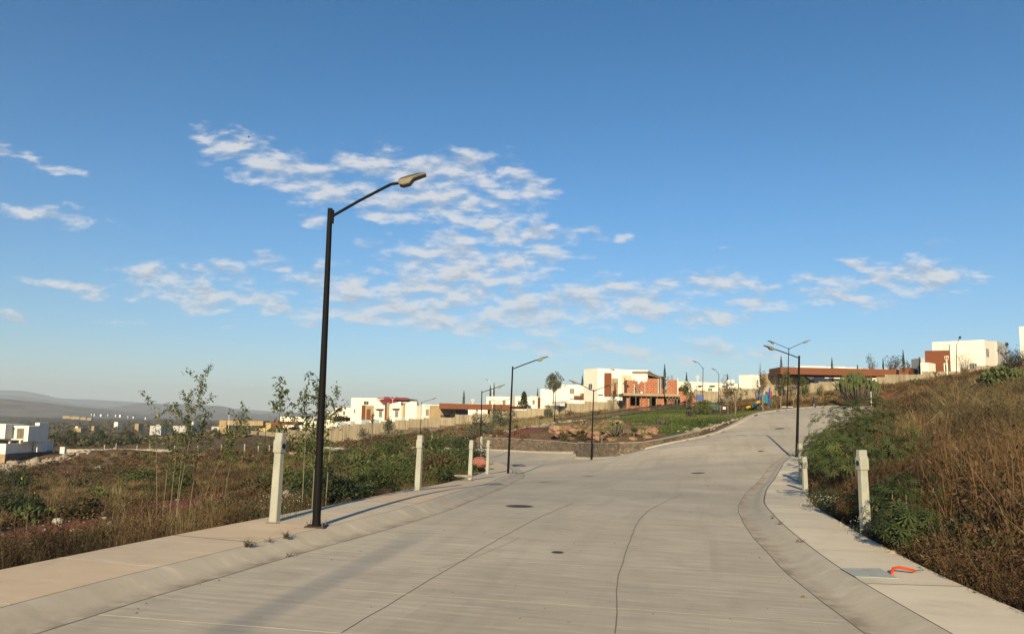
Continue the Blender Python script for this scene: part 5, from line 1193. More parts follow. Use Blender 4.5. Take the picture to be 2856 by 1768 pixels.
mb = MB(); mb.add([(-.60, -.74, .95), (.60, -.74, .95), (.50, -.22, 1.33), (-.50, -.22, 1.33)], [(0, 1, 2, 3)]); mb.build('windscreen', mat('windscreen', (.10, .16, .22), .1, spec=.8), r_)
for sx in (-1, 1):
    MB().tube([(sx * .62, -1.25, .32), (sx * .84, -1.25, .32)], .32, 16).build('wheel', M_BARS, r_); MB().tube([(sx * .62, 1.3, .32), (sx * .84, 1.3, .32)], .32, 16).build('wheel', M_BARS, r_); MB().ball((sx * .6, -1.86, .62), .1).build('headlight', M_STEEL, r_)
# bird
P = at(694, 383, 70); r_ = thing('bird', P, 'tiny dark bird flying high in the blue sky', 'bird')
MB().ball((0, 0, 0), .05, 8, 6, (1.9, .8, .8)).add([(-.02, 0, .01), (.05, 0, .01), (.02, .24, .05), (-.03, .22, .04)], [(0, 1, 2, 3)]).add([(-.02, 0, .01), (.05, 0, .01), (.02, -.24, .05), (-.03, -.22, .04)], [(3, 2, 1, 0)]).add([(-.09, -.02, 0), (-.09, .02, 0), (-.16, .04, 0), (-.16, -.04, 0)], [(0, 1, 2, 3)]).build('bird_body', M_BARS, r_)
# ------------------------------------------------------------------ foliage
GREENS = leafmat('green_leaves', [(.012, .022, .007), (.026, .040, .012), (.046, .062, .018), (.085, .095, .026), (.14, .125, .04)])
DKGREEN = leafmat('dark_green_leaves', [(.009, .017, .008), (.019, .031, .013), (.033, .048, .019), (.056, .070, .026)])
GREYGREEN = leafmat('grey_green_leaves', [(.03, .036, .02), (.06, .07, .04), (.10, .105, .062), (.15, .15, .09)])
DRY = leafmat('dry_grass', [(.024, .014, .007), (.056, .033, .014), (.100, .062, .025), (.17, .112, .047), (.26, .19, .09)])
STRAW = leafmat('straw_grass', [(.07, .05, .024), (.125, .095, .045), (.19, .15, .075), (.26, .21, .12)])
RUST = leafmat('rusty_brush', [(.020, .012, .007), (.045, .025, .012), (.080, .046, .022), (.125, .082, .038)])
OLIVE = leafmat('olive_brush', [(.022, .019, .009), (.045, .039, .017), (.075, .063, .027), (.115, .094, .042)])
BARK = mat('bark', (.16, .12, .085), .9, .2, 8)
PALEBARK = mat('pale_bark', (.22, .18, .13), .9, .2, 8)
CACTUS = leafmat('cactus_skin', [(.028, .042, .015), (.05, .07, .023), (.08, .10, .035), (.125, .135, .055)], .6)
LAWNG = leafmat('lawn_blades', [(.022, .038, .009), (.046, .070, .016), (.082, .098, .027), (.16, .14, .045)])
FLOWER = mat('small_white_flowers', (.62, .60, .52), .8, fine=False)
YFLOWER = mat('yellow_flowers', (.55, .38, .05), .8, fine=False)

def unit(v): return v / (np.linalg.norm(v, axis=-1, keepdims=True) + 1e-9)
def leaf_tris(c, size, rng, aspect=.42, droop=0.0, up=None):
    """lens-shaped leaves: two triangles each, random orientation; returns V (4n,3), F (2n,3)"""
    n = len(c); d = unit(rng.normal(size=(n, 3)) + np.array([0, 0, -droop])); s = unit(np.cross(d, rng.normal(size=(n, 3))))
    L = (size * rng.uniform(.6, 1.3, n))[:, None] if np.isscalar(size) else size[:, None] * rng.uniform(.6, 1.3, n)[:, None]
    V = np.stack([c - d * L * .5, c + s * L * aspect * .5, c + d * L * .5, c - s * L * aspect * .5], 1).reshape(-1, 3)
    i = np.arange(n)[:, None] * 4; F = np.concatenate([i + [0, 1, 2], i + [0, 2, 3]], 1).reshape(-1, 3)
    return V, F
def blades(n, h, spread, w, rng, lean=.35, seg=1):
    a = rng.uniform(0, 2 * np.pi, n); r = spread * np.sqrt(rng.uniform(0, 1, n)); b = np.stack([r * np.cos(a), r * np.sin(a), np.zeros(n)], 1)
    hh = h * rng.uniform(.5, 1.15, n); la = rng.uniform(0, 2 * np.pi, n); ll = lean * hh * rng.uniform(.2, 1.2, n)
    tip = b + np.stack([ll * np.cos(la), ll * np.sin(la), hh], 1)
    ph = rng.uniform(0, np.pi, n); s = np.stack([np.cos(ph), np.sin(ph), np.zeros(n)], 1) * w
    mid = b * .55 + tip * .45 + np.stack([-ll * np.cos(la) * .12, -ll * np.sin(la) * .12, hh * .04], 1)
    V = np.stack([b - s, b + s, mid + s * .8, mid - s * .8, tip], 1).reshape(-1, 3); i = np.arange(n)[:, None] * 5
    F = np.concatenate([i + [0, 1, 2], i + [0, 2, 3], i + [3, 2, 4]], 1).reshape(-1, 3); return V, F
def join(*parts):
    Vs, Fs, Ts = [], [], []; k = 0
    for V, F, T in parts: Vs.append(V); Fs.append(F + k); Ts.append(np.broadcast_to(T, len(V)) if np.ndim(T) == 0 else T); k += len(V)
    return np.concatenate(Vs), np.concatenate(Fs), np.concatenate(Ts)
def clumpy(n, rx, rz, rng, k=7, shell=.5):
    """leaf positions in an uneven crown made of several clumps; z from 0 to 2*rz"""
    cc = unit(rng.normal(size=(k, 3))) * rng.uniform(.25, .72, (k, 1)); cr_ = rng.uniform(.28, .52, k)
    j = rng.integers(0, k, n); p = cc[j] + unit(rng.normal(size=(n, 3))) * (cr_[j] * rng.uniform(shell, 1, n) ** .5)[:, None]
    p = p * [rx, rx, rz] + [0, 0, rz]; return p, j
def T_tuft(rng, n=16, h=.75, sp=.22, w=.008, lean=.45):
    V, F = blades(n, h, sp, w, rng, lean); return V, F, np.repeat(rng.uniform(-.18, .18, n), 5)
def T_brush(rng, n=90, r=.5, h=.7, ls=.055, tw=10, aspect=.35, droop=0.):
    p, j = clumpy(n, r, h * .5, rng); p[:, 2] = np.maximum(p[:, 2], .02)
    V, F = leaf_tris(p, ls, rng, aspect, droop); t = rng.uniform(-.12, .12, 7)[j] + rng.uniform(-.12, .12, n)
    Vb, Fb = blades(tw, h * 1.05, r * .3, ls * .09, rng, .5)
    return join((V, F, np.repeat(t, 4)), (Vb, Fb, .15))
def scatter(name, temps, pos, scale, yaw, tint, m, rng, flat=None):
    """one merged mesh of many small plants"""
    k = rng.integers(0, len(temps), len(pos)); Vs, Fs, Ts = [], [], []; base = 0
    for i, (V, F, T) in enumerate(temps):
        s = k == i; n = s.sum()
        if not n: continue
        c, sn = np.cos(yaw[s])[:, None], np.sin(yaw[s])[:, None]; sc = scale[s][:, None]; hs = sc * rng.uniform(.75, 1.25, (n, 1))
        x = (V[None, :, 0] * c - V[None, :, 1] * sn) * sc + pos[s, 0:1]; y = (V[None, :, 0] * sn + V[None, :, 1] * c) * sc + pos[s, 1:2]; z = V[None, :, 2] * hs + pos[s, 2:3]
        Vs.append(np.stack([x, y, z], -1).reshape(-1, 3)); Fs.append((F[None] + (np.arange(n) * len(V))[:, None, None] + base).reshape(-1, 3))
        Ts.append(np.clip(tint[s][:, None] + T[None], 0, 1).ravel()); base += n * len(V)
    if not Vs: return None
    return np_mesh(name, np.concatenate(Vs), np.concatenate(Fs), m, attrs={'tint': np.concatenate(Ts)})
def cloud_pts(n, Y0, Y1, x0, x1, rng, keep, dens_pow=1.0):
    """ground points between two distances; x limits are slopes x/Y; thinner with distance"""
    t = rng.uniform(0, 1, n); Y = (Y0 ** (2 - dens_pow) + t * (Y1 ** (2 - dens_pow) - Y0 ** (2 - dens_pow))) ** (1 / (2 - dens_pow)) if dens_pow != 2 else Y0 * (Y1 / Y0) ** t
    X = Y * rng.uniform(x0, x1, n); ok = ~inside(CORR, X, Y)
    d = np.full(n, 9.0); nr = Y < 130; d[nr] = dist_poly(CORR, X[nr], Y[nr]); ok &= d > .12
    ok &= ~inside(LAWN, X, Y); ok &= keep(X, Y, d); X, Y = X[ok], Y[ok]
    return np.stack([X, Y, ground(X, Y) - .03], 1), d[ok]
def left_keep(X, Y, d):
    r = blobs(X, Y, RED); p = blobs(X, Y, PALE); q = vnoise(X, Y, 1.3, 11)
    street = (Y > 150) & (Y < 182) & (X < -58) & (X > -112)
    return (r + (q - .5) * .5 < .42) & (p + (q - .5) * .4 < .45) & ~street
def right_keep(X, Y, d):
    p = blobs(X, Y, PALE); return (p < .45) & (d > .1)
rng = np.random.default_rng(11)
tuft_n = [T_tuft(rng, 18, .62, .20, .0045) for _ in range(6)]; tuft_m = [T_tuft(rng, 16, .75, .34, .014) for _ in range(5)]; tuft_f = [T_tuft(rng, 14, .85, .8, .05, .5) for _ in range(5)]
br_n = [T_brush(rng, 190, .42, .60, .048, 16) for _ in range(5)]; br_m = [T_brush(rng, 130, .62, .80, .11, 8) for _ in range(5)]; br_f = [T_brush(rng, 80, 1.15, 1.15, .30, 4, .5) for _ in range(5)]
lf_n = [T_brush(rng, 230, .42, .62, .07, 9, .38, .4) for _ in range(5)]; lf_m = [T_brush(rng, 150, .7, .95, .15, 6, .45, .3) for _ in range(5)]; lf_f = [T_brush(rng, 90, 1.2, 1.3, .36, 3, .6) for _ in range(5)]
def zone(name, n, Y0, Y1, x0, x1, temps, m, label, cat, keep, base_tint=.5, sc=1.0, want=None, power=1.0, seed=0):
    r = np.random.default_rng(100 + seed); P_, d = cloud_pts(n, Y0, Y1, x0, x1, r, keep, power)
    if want is not None:
        w = want(P_[:, 0], P_[:, 1]); k = r.uniform(0, 1, len(P_)) < w; P_, d = P_[k], d[k]
    if not len(P_): return
    s = sc * r.uniform(.6, 1.35, len(P_)) * np.clip(.45 + d * .35, .45, 1.0)
    s *= .6 + .8 * vnoise(P_[:, 0], P_[:, 1], 2.2, 22 + seed % 3)
    t = base_tint + (vnoise(P_[:, 0], P_[:, 1], 2.8, 21) - .5) * .8 + r.uniform(-.12, .12, len(P_))
    o = scatter(name, temps, P_, s, r.uniform(0, 6.28, len(P_)), t, m, r)
    if o: tag(o, label, cat, kind='stuff')
green_side = lambda X, Y: np.clip((X / np.maximum(Y, 1) + .33) * 5, 0, 1) * np.clip(vnoise(X, Y, 5.0, 31) * 2.4 - .45, 0, 1)        # more green near the lamp pole
brown = lambda X, Y: np.clip(vnoise(X, Y, 4.0, 33) * 2.2 - .35, .12, 1)
# left plot
zone('dry_grass', 11000, 8.5, 30, -.95, .06, tuft_n, DRY, 'dry brown grass tufts filling the near left plot', 'grass', left_keep, .36, .72, brown, 1.0, 1)
zone('straw_grass', 5200, 9, 30, -.95, .0, tuft_n, STRAW, 'pale straw grass tufts on the near left plot', 'grass', left_keep, .35, .8, lambda X, Y: np.clip(vnoise(X, Y, 3, 40) * 2 - .7, 0, 1), 1.0, 2)
zone('rusty_brush', 5200, 8.5, 30, -.95, .03, br_n, RUST, 'low rusty brown brush on the near left plot', 'brush', left_keep, .45, .8, brown, 1.0, 3)
zone('olive_brush', 2400, 9, 32, -.95, .03, br_n, OLIVE, 'low olive weeds on the near left plot', 'weeds', left_keep, .5, .85, None, 1.0, 4)
zone('green_brush', 2600, 9, 34, -.62, .05, lf_n, GREENS, 'leafy green weeds on the near left plot beside the pavement', 'weeds', left_keep, .42, 1.1, lambda X, Y: green_side(X, Y), 1.0, 5)
zone('dry_grass', 12000, 30, 80, -.72, -.02, tuft_m, DRY, 'dry brown grass across the middle of the left plot', 'grass', left_keep, .5, .6, brown, 1.0, 6)
zone('straw_grass', 7000, 32, 85, -.72, -.1, tuft_m, STRAW, 'golden straw grass patches in the middle of the left plot', 'grass', left_keep, .35, .75, lambda X, Y: np.clip(vnoise(X, Y, 6, 41) * 2.2 - .7, 0, 1), 1.0, 7)
zone('rusty_brush', 2200, 30, 85, -.72, -.02, br_m, RUST, 'rusty brush mounds in the middle of the left plot', 'brush', left_keep, .5, .8, brown, 1.0, 8)
zone('olive_brush', 4200, 30, 90, -.72, -.02, br_m, OLIVE, 'olive weeds in the middle of the left plot', 'weeds', left_keep, .6, .62, None, 1.0, 9)
zone('green_brush', 2100, 30, 85, -.5, -.03, lf_m, GREENS, 'leafy green shrubs in the middle of the left plot', 'shrubs', left_keep, .45, 1.15, green_side, 1.0, 10)
zone('dry_grass', 12000, 80, 185, -.75, .02, tuft_f, DRY, 'dry brown grass on the far part of the left plot', 'grass', left_keep, .5, .55, brown, 1.0, 12)
zone('rusty_brush', 2300, 80, 185, -.75, -.02, br_f, RUST, 'rusty brush on the far part of the left plot', 'brush', left_keep, .55, .62, brown, 1.0, 13)
zone('olive_brush', 1500, 80, 230, -.75, .0, br_f, OLIVE, 'olive scrub on the far part of the left plot', 'scrub', left_keep, .5, .6, None, 1.0, 14)
mid_keep = lambda X, Y, d: (d > .4) & (blobs(X, Y, RED) < .5) & (blobs(X, Y, PALE) < .5)
zone('straw_grass', 9000, 90, 170, -.08, .16, tuft_f, STRAW, 'tall straw grass between the rock garden and the estate wall', 'grass', lambda X, Y, d: (Y > 115 + np.clip(X, -20, 60) * .35) , .42, .8, None, 1.0, 15)
zone('rusty_brush', 900, 100, 165, -.08, .5, br_f, RUST, 'brown brush along the foot of the estate wall', 'brush', lambda X, Y, d: (Y > 128 + np.clip(X, -20, 80) * .15), .55, .7, None, 1.0, 16)
zone('dry_grass', 6000, 104, 150, .28, .56, tuft_f, DRY, 'dry grass bank behind the playground and crest', 'grass', lambda X, Y, d: d > 1, .55, .8, None, 1.0, 17)
# right slope
rk = right_keep
zone('dry_grass', 19000, 7, 26, .38, .95, tuft_n, DRY, 'dense golden brown dry grass on the near right slope', 'grass', rk, .5, 1.05, None, 1.0, 21)
zone('straw_stalks', 2600, 12, 30, .44, .95, [T_tuft(rng, 9, 1.25, .16, .0055, .22) for _ in range(5)], leafmat('golden_stalks', [(.12, .06, .018), (.20, .11, .036), (.30, .18, .07)]), 'tall upright golden stalks on the near right slope', 'stalks', rk, .4, 1.0, lambda X, Y: np.clip(vnoise(X, Y, 2.5, 50) * 3 - 1.6, 0, 1), 1.0, 22)
zone('rusty_brush', 6500, 7, 28, .40, .95, br_n, RUST, 'rusty brown brush on the near right slope', 'brush', rk, .5, 1.15, None, 1.0, 23)
zone('dry_grass', 17000, 26, 62, .38, .85, tuft_m, DRY, 'dry brown grass on the middle of the right slope', 'grass', rk, .5, .8, None, 1.0, 24)
zone('rusty_brush', 7000, 26, 66, .38, .85, br_m, RUST, 'rusty twiggy brush on the middle of the right slope', 'brush', rk, .55, .95, None, 1.0, 25)
zone('olive_brush', 5000, 26, 70, .38, .85, br_m, OLIVE, 'olive weeds on the middle of the right slope', 'weeds', rk, .5, .85, lambda X, Y: np.clip(vnoise(X, Y, 4, 51) * 3 - 1.2, 0, 1), 1.0, 26)
zone('olive_brush', 3200, 8, 28, .40, .95, br_n, OLIVE, 'olive weeds mixed into the near right slope', 'weeds', rk, .5, 1.1, lambda X, Y: np.clip(vnoise(X, Y, 2.5, 52) * 3 - 1.2, 0, 1), 1.0, 29)
zone('dry_grass', 12000, 60, 125, .36, .80, tuft_f, DRY, 'dry grass along the top of the right slope', 'grass', rk, .5, .62, None, 1.0, 27)
zone('rusty_brush', 1500, 60, 130, .37, .80, br_f, RUST, 'brown brush along the top of the right slope', 'brush', rk, .5, .55, None, 1.0, 28)
tall_b = [T_brush(rng, 300, .75, 1.35, .085, 26, .32, .2) for _ in range(5)]; twigs = [T_tuft(rng, 22, 1.0, .10, .006, 1.1) for _ in range(5)]; twigs_m = [T_tuft(rng, 18, 1.1, .14, .013, 1.1) for _ in range(5)]
zone('tall_brush', 260, 9, 30, .44, .95, tall_b, RUST, 'taller rusty brush standing up on the near right slope', 'brush', rk, .55, .95, None, 1.0, 41)
zone('tall_brush', 520, 28, 75, .38, .85, tall_b, OLIVE, 'taller olive brown brush on the middle right slope', 'brush', rk, .5, .95, None, 1.0, 42)
zone('pale_twigs', 1500, 9, 30, .42, .95, twigs, STRAW, 'pale dry twigs tangled over the near right slope', 'twigs', rk, .6, 1.0, lambda X, Y: np.clip(vnoise(X, Y, 2.0, 60) * 3 - 1.1, 0, 1), 1.0, 43)
zone('pale_twigs', 3800, 28, 80, .38, .85, twigs_m, STRAW, 'pale dry twigs tangled over the middle right slope', 'twigs', rk, .5, 1.0, lambda X, Y: np.clip(vnoise(X, Y, 4.0, 61) * 3 - 1.1, 0, 1), 1.0, 44)
zone('green_brush', 1500, 8.5, 30, .40, .95, lf_n, GREENS, 'leafy green weeds scattered on the near right slope', 'weeds', rk, .4, 1.0, lambda X, Y: np.clip(vnoise(X, Y, 1.8, 62) * 4 - 2.2, 0, 1) + (X / Y < .52) * .35, 1.0, 45)
zone('tall_brush', 260, 11, 40, -.70, -.03, tall_b, RUST, 'taller rusty brush standing up on the left plot', 'brush', left_keep, .6, .6, None, 1.0, 46)
zone('pale_twigs', 1500, 10, 40, -.80, -.05, twigs, STRAW, 'pale dry twigs tangled over the left plot', 'twigs', left_keep, .4, .6, lambda X, Y: np.clip(vnoise(X, Y, 2.6, 63) * 3 - 1.1, 0, 1), 1.0, 47)
zone('green_brush', 1300, 30, 110, -.75, -.2, lf_m, GREENS, 'olive green shrubs dotted across the left plot', 'shrubs', left_keep, .55, .65, lambda X, Y: np.clip(vnoise(X, Y, 7, 64) * 4 - 2.0, 0, 1), 1.0, 48)
# green weedy verges
vk = lambda X, Y, d: d < 1.3
zone('verge_weeds', 14000, 7, 26, .24, .75, [T_tuft(rng, 14, .22, .14, .006, .6) for _ in range(5)], GREENS, 'low green grass and weeds along the right pavement edge', 'weeds', vk, .85, 1.0, None, 1.0, 31)
zone('verge_weeds', 4000, 8, 24, -.75, -.02, [T_tuft(rng, 12, .18, .12, .005, .6) for _ in range(5)], OLIVE, 'low weeds along the left pavement edge', 'weeds', lambda X, Y, d: d < .8, .6, 1.0, None, 1.0, 32)
# lawn
def lawn_grass():
    r = np.random.default_rng(5); n = 26000; Y = r.uniform(74, 134, n); X = Y * r.uniform(.06, .36, n); ok = inside(LAWN, X, Y) & ~inside(CORR, X, Y); X, Y = X[ok], Y[ok]
    P_ = np.stack([X, Y, ground(X, Y) - .02], 1); t = .42 + (vnoise(X, Y, 4, 61) - .5) * .7 + r.uniform(-.1, .1, len(X)) + np.where(X / Y > .27, .18, 0)
    hill = X / Y < .26
    o = scatter('lawn_grass', [T_tuft(r, 7, .17, .35, .035, .9) for _ in range(5)], P_, np.where(hill, 1.25, .5) * r.uniform(.7, 1.3, len(X)), r.uniform(0, 6.28, len(X)), t, LAWNG, r); tag(o, 'green lawn grass on the mound and around the playground', 'grass', kind='stuff')
lawn_grass()
# scrub of the valley floor, seen from far away
def valley():
    r = np.random.default_rng(6); n = 3600; Y = 230 * (1500 / 210) ** r.uniform(0, 1, n); X = Y * r.uniform(-.8, -.16, n); P_ = np.stack([X, Y, ground(X, Y) - .1], 1)
    o = scatter('valley_scrub', [T_brush(r, 26, 1.5, 1.9, 1.0, 0 + 1, .7) for _ in range(5)], P_, r.uniform(.5, 1.15, n) * (1 + Y / 1100), r.uniform(0, 6.28, n), .45 + r.uniform(-.3, .3, n), leafmat('valley_scrub', [(.03, .035, .018), (.06, .06, .03), (.11, .085, .045), (.16, .12, .07)]), r); tag(o, 'dark scrub dotting the valley floor below', 'scrub', kind='stuff')
valley()
# stones
M_ROCK = mat('pale_stones', (.32, .27, .21), .9, .2, 6, col2=(.22, .18, .135))
def rock_mesh(rng, n=1):
    bm = bmesh.new(); bmesh.ops.create_icosphere(bm, subdivisions=1, radius=1.0)
    for v in bm.verts: v.co *= float(rng.uniform(.62, 1.15))
    V = np.array([v.co[:] for v in bm.verts]) * [1, .8, .6]; F = np.array([[v.index for v in f.verts] for f in bm.faces]); bm.free(); return V, F, np.zeros(len(V))
ROCKS = [rock_mesh(rng) for _ in range(6)]
def stones(name, n, L, size, label, cat='stones', m=M_ROCK, seed=0):
    r = np.random.default_rng(200 + seed); P_ = []
    for _ in range(n):
        u, v, Y, rx, ry = L[r.integers(0, len(L))]; p = at(u, v, Y); P_.append((p[0] + r.normal() * rx * .55, p[1] + r.normal() * ry * .55))
    P_ = np.array(P_); ok = ~inside(CORR, P_[:, 0], P_[:, 1]); P_ = P_[ok]; z = ground(P_[:, 0], P_[:, 1]) + .0
    o = scatter(name, ROCKS, np.column_stack([P_, z]), size * np.exp(r.normal(size=len(P_)) * .45), r.uniform(0, 6.28, len(P_)), np.zeros(len(P_)), m, r); tag(o, label, cat, kind='stuff')
stones('gravel', 2600, [q for q in PALE[:6]], .022, 'pale gravel and crumbled mortar along both pavement edges', 'gravel', seed=1)
stones('rubble', 420, [(60,1290,152,7,6),(100,1272,158,7,5),(140,1262,165,8,4),(40,1305,148,6,4)], .38, 'pale rubble tipped beside the white modern house', 'rubble', seed=2)
stones('stones', 300, [(1960,1205,71,1.6,2),(1990,1196,74,1.8,2),(2040,1184,77,1.6,2)], .17, 'pale loose stones edging the climbing road', 'stones', seed=3)
stones('stones', 260, [(1480,1190,110,7,3),(1560,1186,113,6,3),(1400,1213,96,5,3),(1620,1178,116,5,2)], .22, 'pale stones edging the path below the iron fence', 'stones', seed=4)
stones('stones', 220, [(2370,1118,97,4,3),(2320,1127,100,4,2),(2400,1124,94,3,2)], .22, 'pinkish stones on the bank at the road crest', 'stones', mat('pink_stones', (.30, .17, .12), .9, .2, 5), seed=5)
stones('stones', 90, [(300,1450,30,4,4),(560,1370,45,4,4),(100,1480,27,3,3),(270,1310,120,10,10)], .07, 'scattered pale stones on the red soil', 'stones', seed=6)
def grit():
    r = np.random.default_rng(77); n = 700; Y = 5 + 26 * r.uniform(0, 1, n) ** 1.5; X = Y * r.uniform(-.62, .62, n); k = inside(outline, X, Y); d = dist_poly(outline, X, Y); k &= (d < .35) | (r.uniform(0, 1, n) < .35); X, Y = X[k], Y[k]
    o = scatter('grit', ROCKS, np.column_stack([X, Y, RD(X, Y) + .003]), .009 * np.exp(r.normal(size=len(X)) * .5), r.uniform(0, 6.28, len(X)), np.zeros(len(X)), mat('grit', (.12, .09, .065), .9), r); tag(o, 'dark grit and crumbs strewn over the near road', 'grit', kind='stuff')
grit()
# bigger single stones
def boulder(u, v, Y, s, label, m=M_ROCK, sq=(1.2, .9, .7), seed=0):
    r = np.random.default_rng(seed + 900); bm = bmesh.new(); bmesh.ops.create_icosphere(bm, subdivisions=3, radius=1.0)
    for v_ in bm.verts:
        c = v_.co; k = 1 + .25 * (float(vnoise(c.x * 3 + 9 * seed, c.y * 3 + c.z * 2, 1.0, seed)[()]) - .5) + .5 * (float(vnoise(c.x * 1.2 + c.z + 7, c.y * 1.2 - c.z, 1.0, seed + 1)[()]) - .5)
        v_.co = Vector((c.x * sq[0], c.y * sq[1], c.z * sq[2])) * k * s
    me = bpy.data.meshes.new('boulder'); bm.to_mesh(me); bm.free(); me.materials.append(m); p = at(u, v, Y); o = new_obj('boulder', me); o.location = (p[0], p[1], p[2] + s * .2); tag(o, label, 'rock')
boulder(163, 1455, 30, .17, 'angular whitish rock on the red soil, lower left', M_POST, seed=1)
boulder(811, 1385, 27, .30, 'grey-white boulder between the nearest post and lamp pole', seed=2)
boulder(1340, 1293, 47, .42, 'reddish boulder in the weeds behind the fourth post', mat('red_rock', (.30, .12, .09), .9, .2, 4), seed=3)
boulder(2488, 1544, 12.4, .055, 'small pale stone on the right pavement edge near the castor plant', seed=4)
boulder(2808, 1676, 9.5, .07, 'pale stone at the right pavement edge, lower right corner', seed=5)
boulder(2826, 1688, 9.35, .055, 'greyish stone beside the one at the lower right pavement edge', seed=6)
boulder(1292, 1330, 31, .18, 'flat pale stone just left of the third post', sq=(2.0, .8, .35), seed=7)
boulder(275, 1313, 118, .75, 'broken pale concrete block in the middle of the left plot', M_POST, (1.1, .8, .8), seed=8)
# rock face of the garden
def mossy(m):
    t = NT(m.node_tree); b = m.node_tree.nodes['Principled BSDF']; g_ = t.n('ShaderNodeNewGeometry'); old = b.inputs['Base Color'].links[0].from_socket
    sp = t.n('ShaderNodeSeparateXYZ'); t.put(sp.inputs[0], g_.outputs['Normal']); pos = g_.outputs['Position']
    f = t.mapr(t.math('ADD', t.math('MULTIPLY', sp.outputs[2], .45), t.noise(pos, .8, 6, .7)), .72, .86)
    c = t.mix(t.mapr(t.noise(pos, 4.5, 5, .75), .5, .62, 0, .7), old, (.09, .042, .028)); c = t.mix(f, c, t.mix(t.noise(pos, 7, 4, .6), (.05, .055, .015), (.13, .12, .035))); t.put(b.inputs['Base Color'], c); return m
PINK = mat('pink_rock', (.22, .115, .078), .9, .25, 1.1, col2=(.31, .20, .14), bump=.6, bscale=6)
RB = [(1552,1200,82,1.6),(1580,1197,82,1.3),(1565,1212,79,1.3),(1605,1203,80,1.1),(1630,1206,78,1.4),(1655,1214,76,1.4),(1640,1195,82,1.0),(1690,1212,76,1.2),(1672,1224,73,1.0),(1722,1205,78,1.2),(1745,1214,75,1.1),(1790,1210,74,1.1),(1820,1205,74,1.2),(1805,1222,71,.8),(1765,1225,71,.8),(1708,1228,71.5,.8)]
lab = ['leftmost pinkish boulder of the rock garden face','second pinkish boulder, upper left of the rock face','low pinkish boulder under the leftmost two','boulder left of the moss patch on the rock face','boulder just left of the double-arm lamp','boulder right under the left side of the double-arm lamp arm','upper boulder at the lawn edge above the double-arm lamp','boulder right of the double-arm lamp pole','low boulder behind the stone block, right of the lamp pole','boulder left of the green candelabra cactus','boulder under the green candelabra cactus','boulder behind the right yucca','pale boulder right of the right yucca','low boulder behind the columnar cactus group','low boulder between candelabra cactus and right yucca','low boulder under the short-trunked yucca']
for i, (u, v, Y, s) in enumerate(RB): boulder(u, v, Y, s * .42, lab[i], PINK, (1.25, .9, .75), seed=20 + i)

mossy(PINK)
def rock_face():
    foot = smooth_path([at(u, v, Y)[:2] for u, v, Y in [(1538,1236,86),(1575,1240,82.5),(1620,1243,79),(1670,1240,76),(1730,1238,74.5),(1790,1232,74.5),(1840,1224,75)]], .25)
    top = smooth_path([at(u, v, Y)[:2] for u, v, Y in [(1548,1205,91),(1580,1196,89),(1625,1194,87),(1680,1196,83.5),(1740,1197,81),(1800,1200,80.5),(1850,1204,80)]], .25)
    n, m_ = 170, 26; i0 = np.linspace(0, len(foot) - 1, n).astype(int); i1 = np.linspace(0, len(top) - 1, n).astype(int); A, B = foot[i0], top[i1]
    t = np.linspace(0, 1, m_)[:, None]; X = A[None, :, 0] * (1 - t) + B[None, :, 0] * t; Y = A[None, :, 1] * (1 - t) + B[None, :, 1] * t
    ex = np.sin(np.pi * np.clip(np.linspace(0, 1, n), 0, 1)) ** .35
    ridg = lambda s_, sd: 1 - 2 * np.abs(vnoise(X, Y * 1.6, s_, sd) - .5)
    bulge = np.sin(np.pi * np.clip(t, 0, 1)) ** .6
    z = ground(X, Y) + (-.12 + bulge * (.0 + .62 * ridg(2.4, 71) + .42 * ridg(.9, 72) + .24 * ridg(.35, 73))) * ex
    Yd = Y - bulge * (ridg(1.5, 74) - .3) * .9 * ex
    i = np.arange(n * m_).reshape(m_, n); F = np.stack([i[:-1, :-1], i[:-1, 1:], i[1:, 1:], i[1:, :-1]], -1).reshape(-1, 4)
    o = np_mesh('rock_outcrop', np.stack([X, Yd, z], -1).reshape(-1, 3), F, PINK); tag(o, 'long pinkish rock outcrop facing the road under the green lawn', 'rock')
rock_face()
# ------------------------------------------------------------------ trees and plants standing alone
def tree_obj(name, label, cat, loc, leaves, lm, trunk=None, tm=BARK, group=None, extra=None):
    root = thing(name, loc, label, cat, group)
    if leaves is not None:
        V, F, T = leaves; np_mesh('crown', V, F, lm, attrs={'tint': T}, parent=root)
    if trunk is not None: trunk.build('trunk', tm, root)
    for nm, d, m_ in (extra or []): np_mesh(nm, d[0], d[1], m_, attrs={'tint': d[2]}, parent=root)
    return root
SEED = [0]
def crown(n, rx, rz, zc, ls, r, k=9, sparse=.5, asp=.5, droop=.2, tint=.5):
    p, j = clumpy(n, rx, rz, r, k, sparse); p[:, 2] += zc - rz; V, F = leaf_tris(p, ls, r, asp, droop)
    t = tint + r.uniform(-.16, .16, k)[j] + r.uniform(-.14, .14, n); return (V, F, np.clip(np.repeat(t, 4), 0, 1)), p
def limbs(mb, r, h0, pts, rt, k=8, lean=(0, 0)):
    top = np.array([lean[0], lean[1], h0]); mb.tube([(0, 0, -.3), tuple(top * .5 + [r.normal() * .03 * h0, 0, 0]), tuple(top)], [rt, rt * .8, rt * .6], 7)
    for i in range(k):
        e = pts[r.integers(0, len(pts))]; m_ = top * .45 + e * .55 + [0, 0, .08 * h0]; mb.tube([tuple(top * .9), tuple(m_), tuple(e)], [rt * .5, rt * .32, rt * .12], 5)
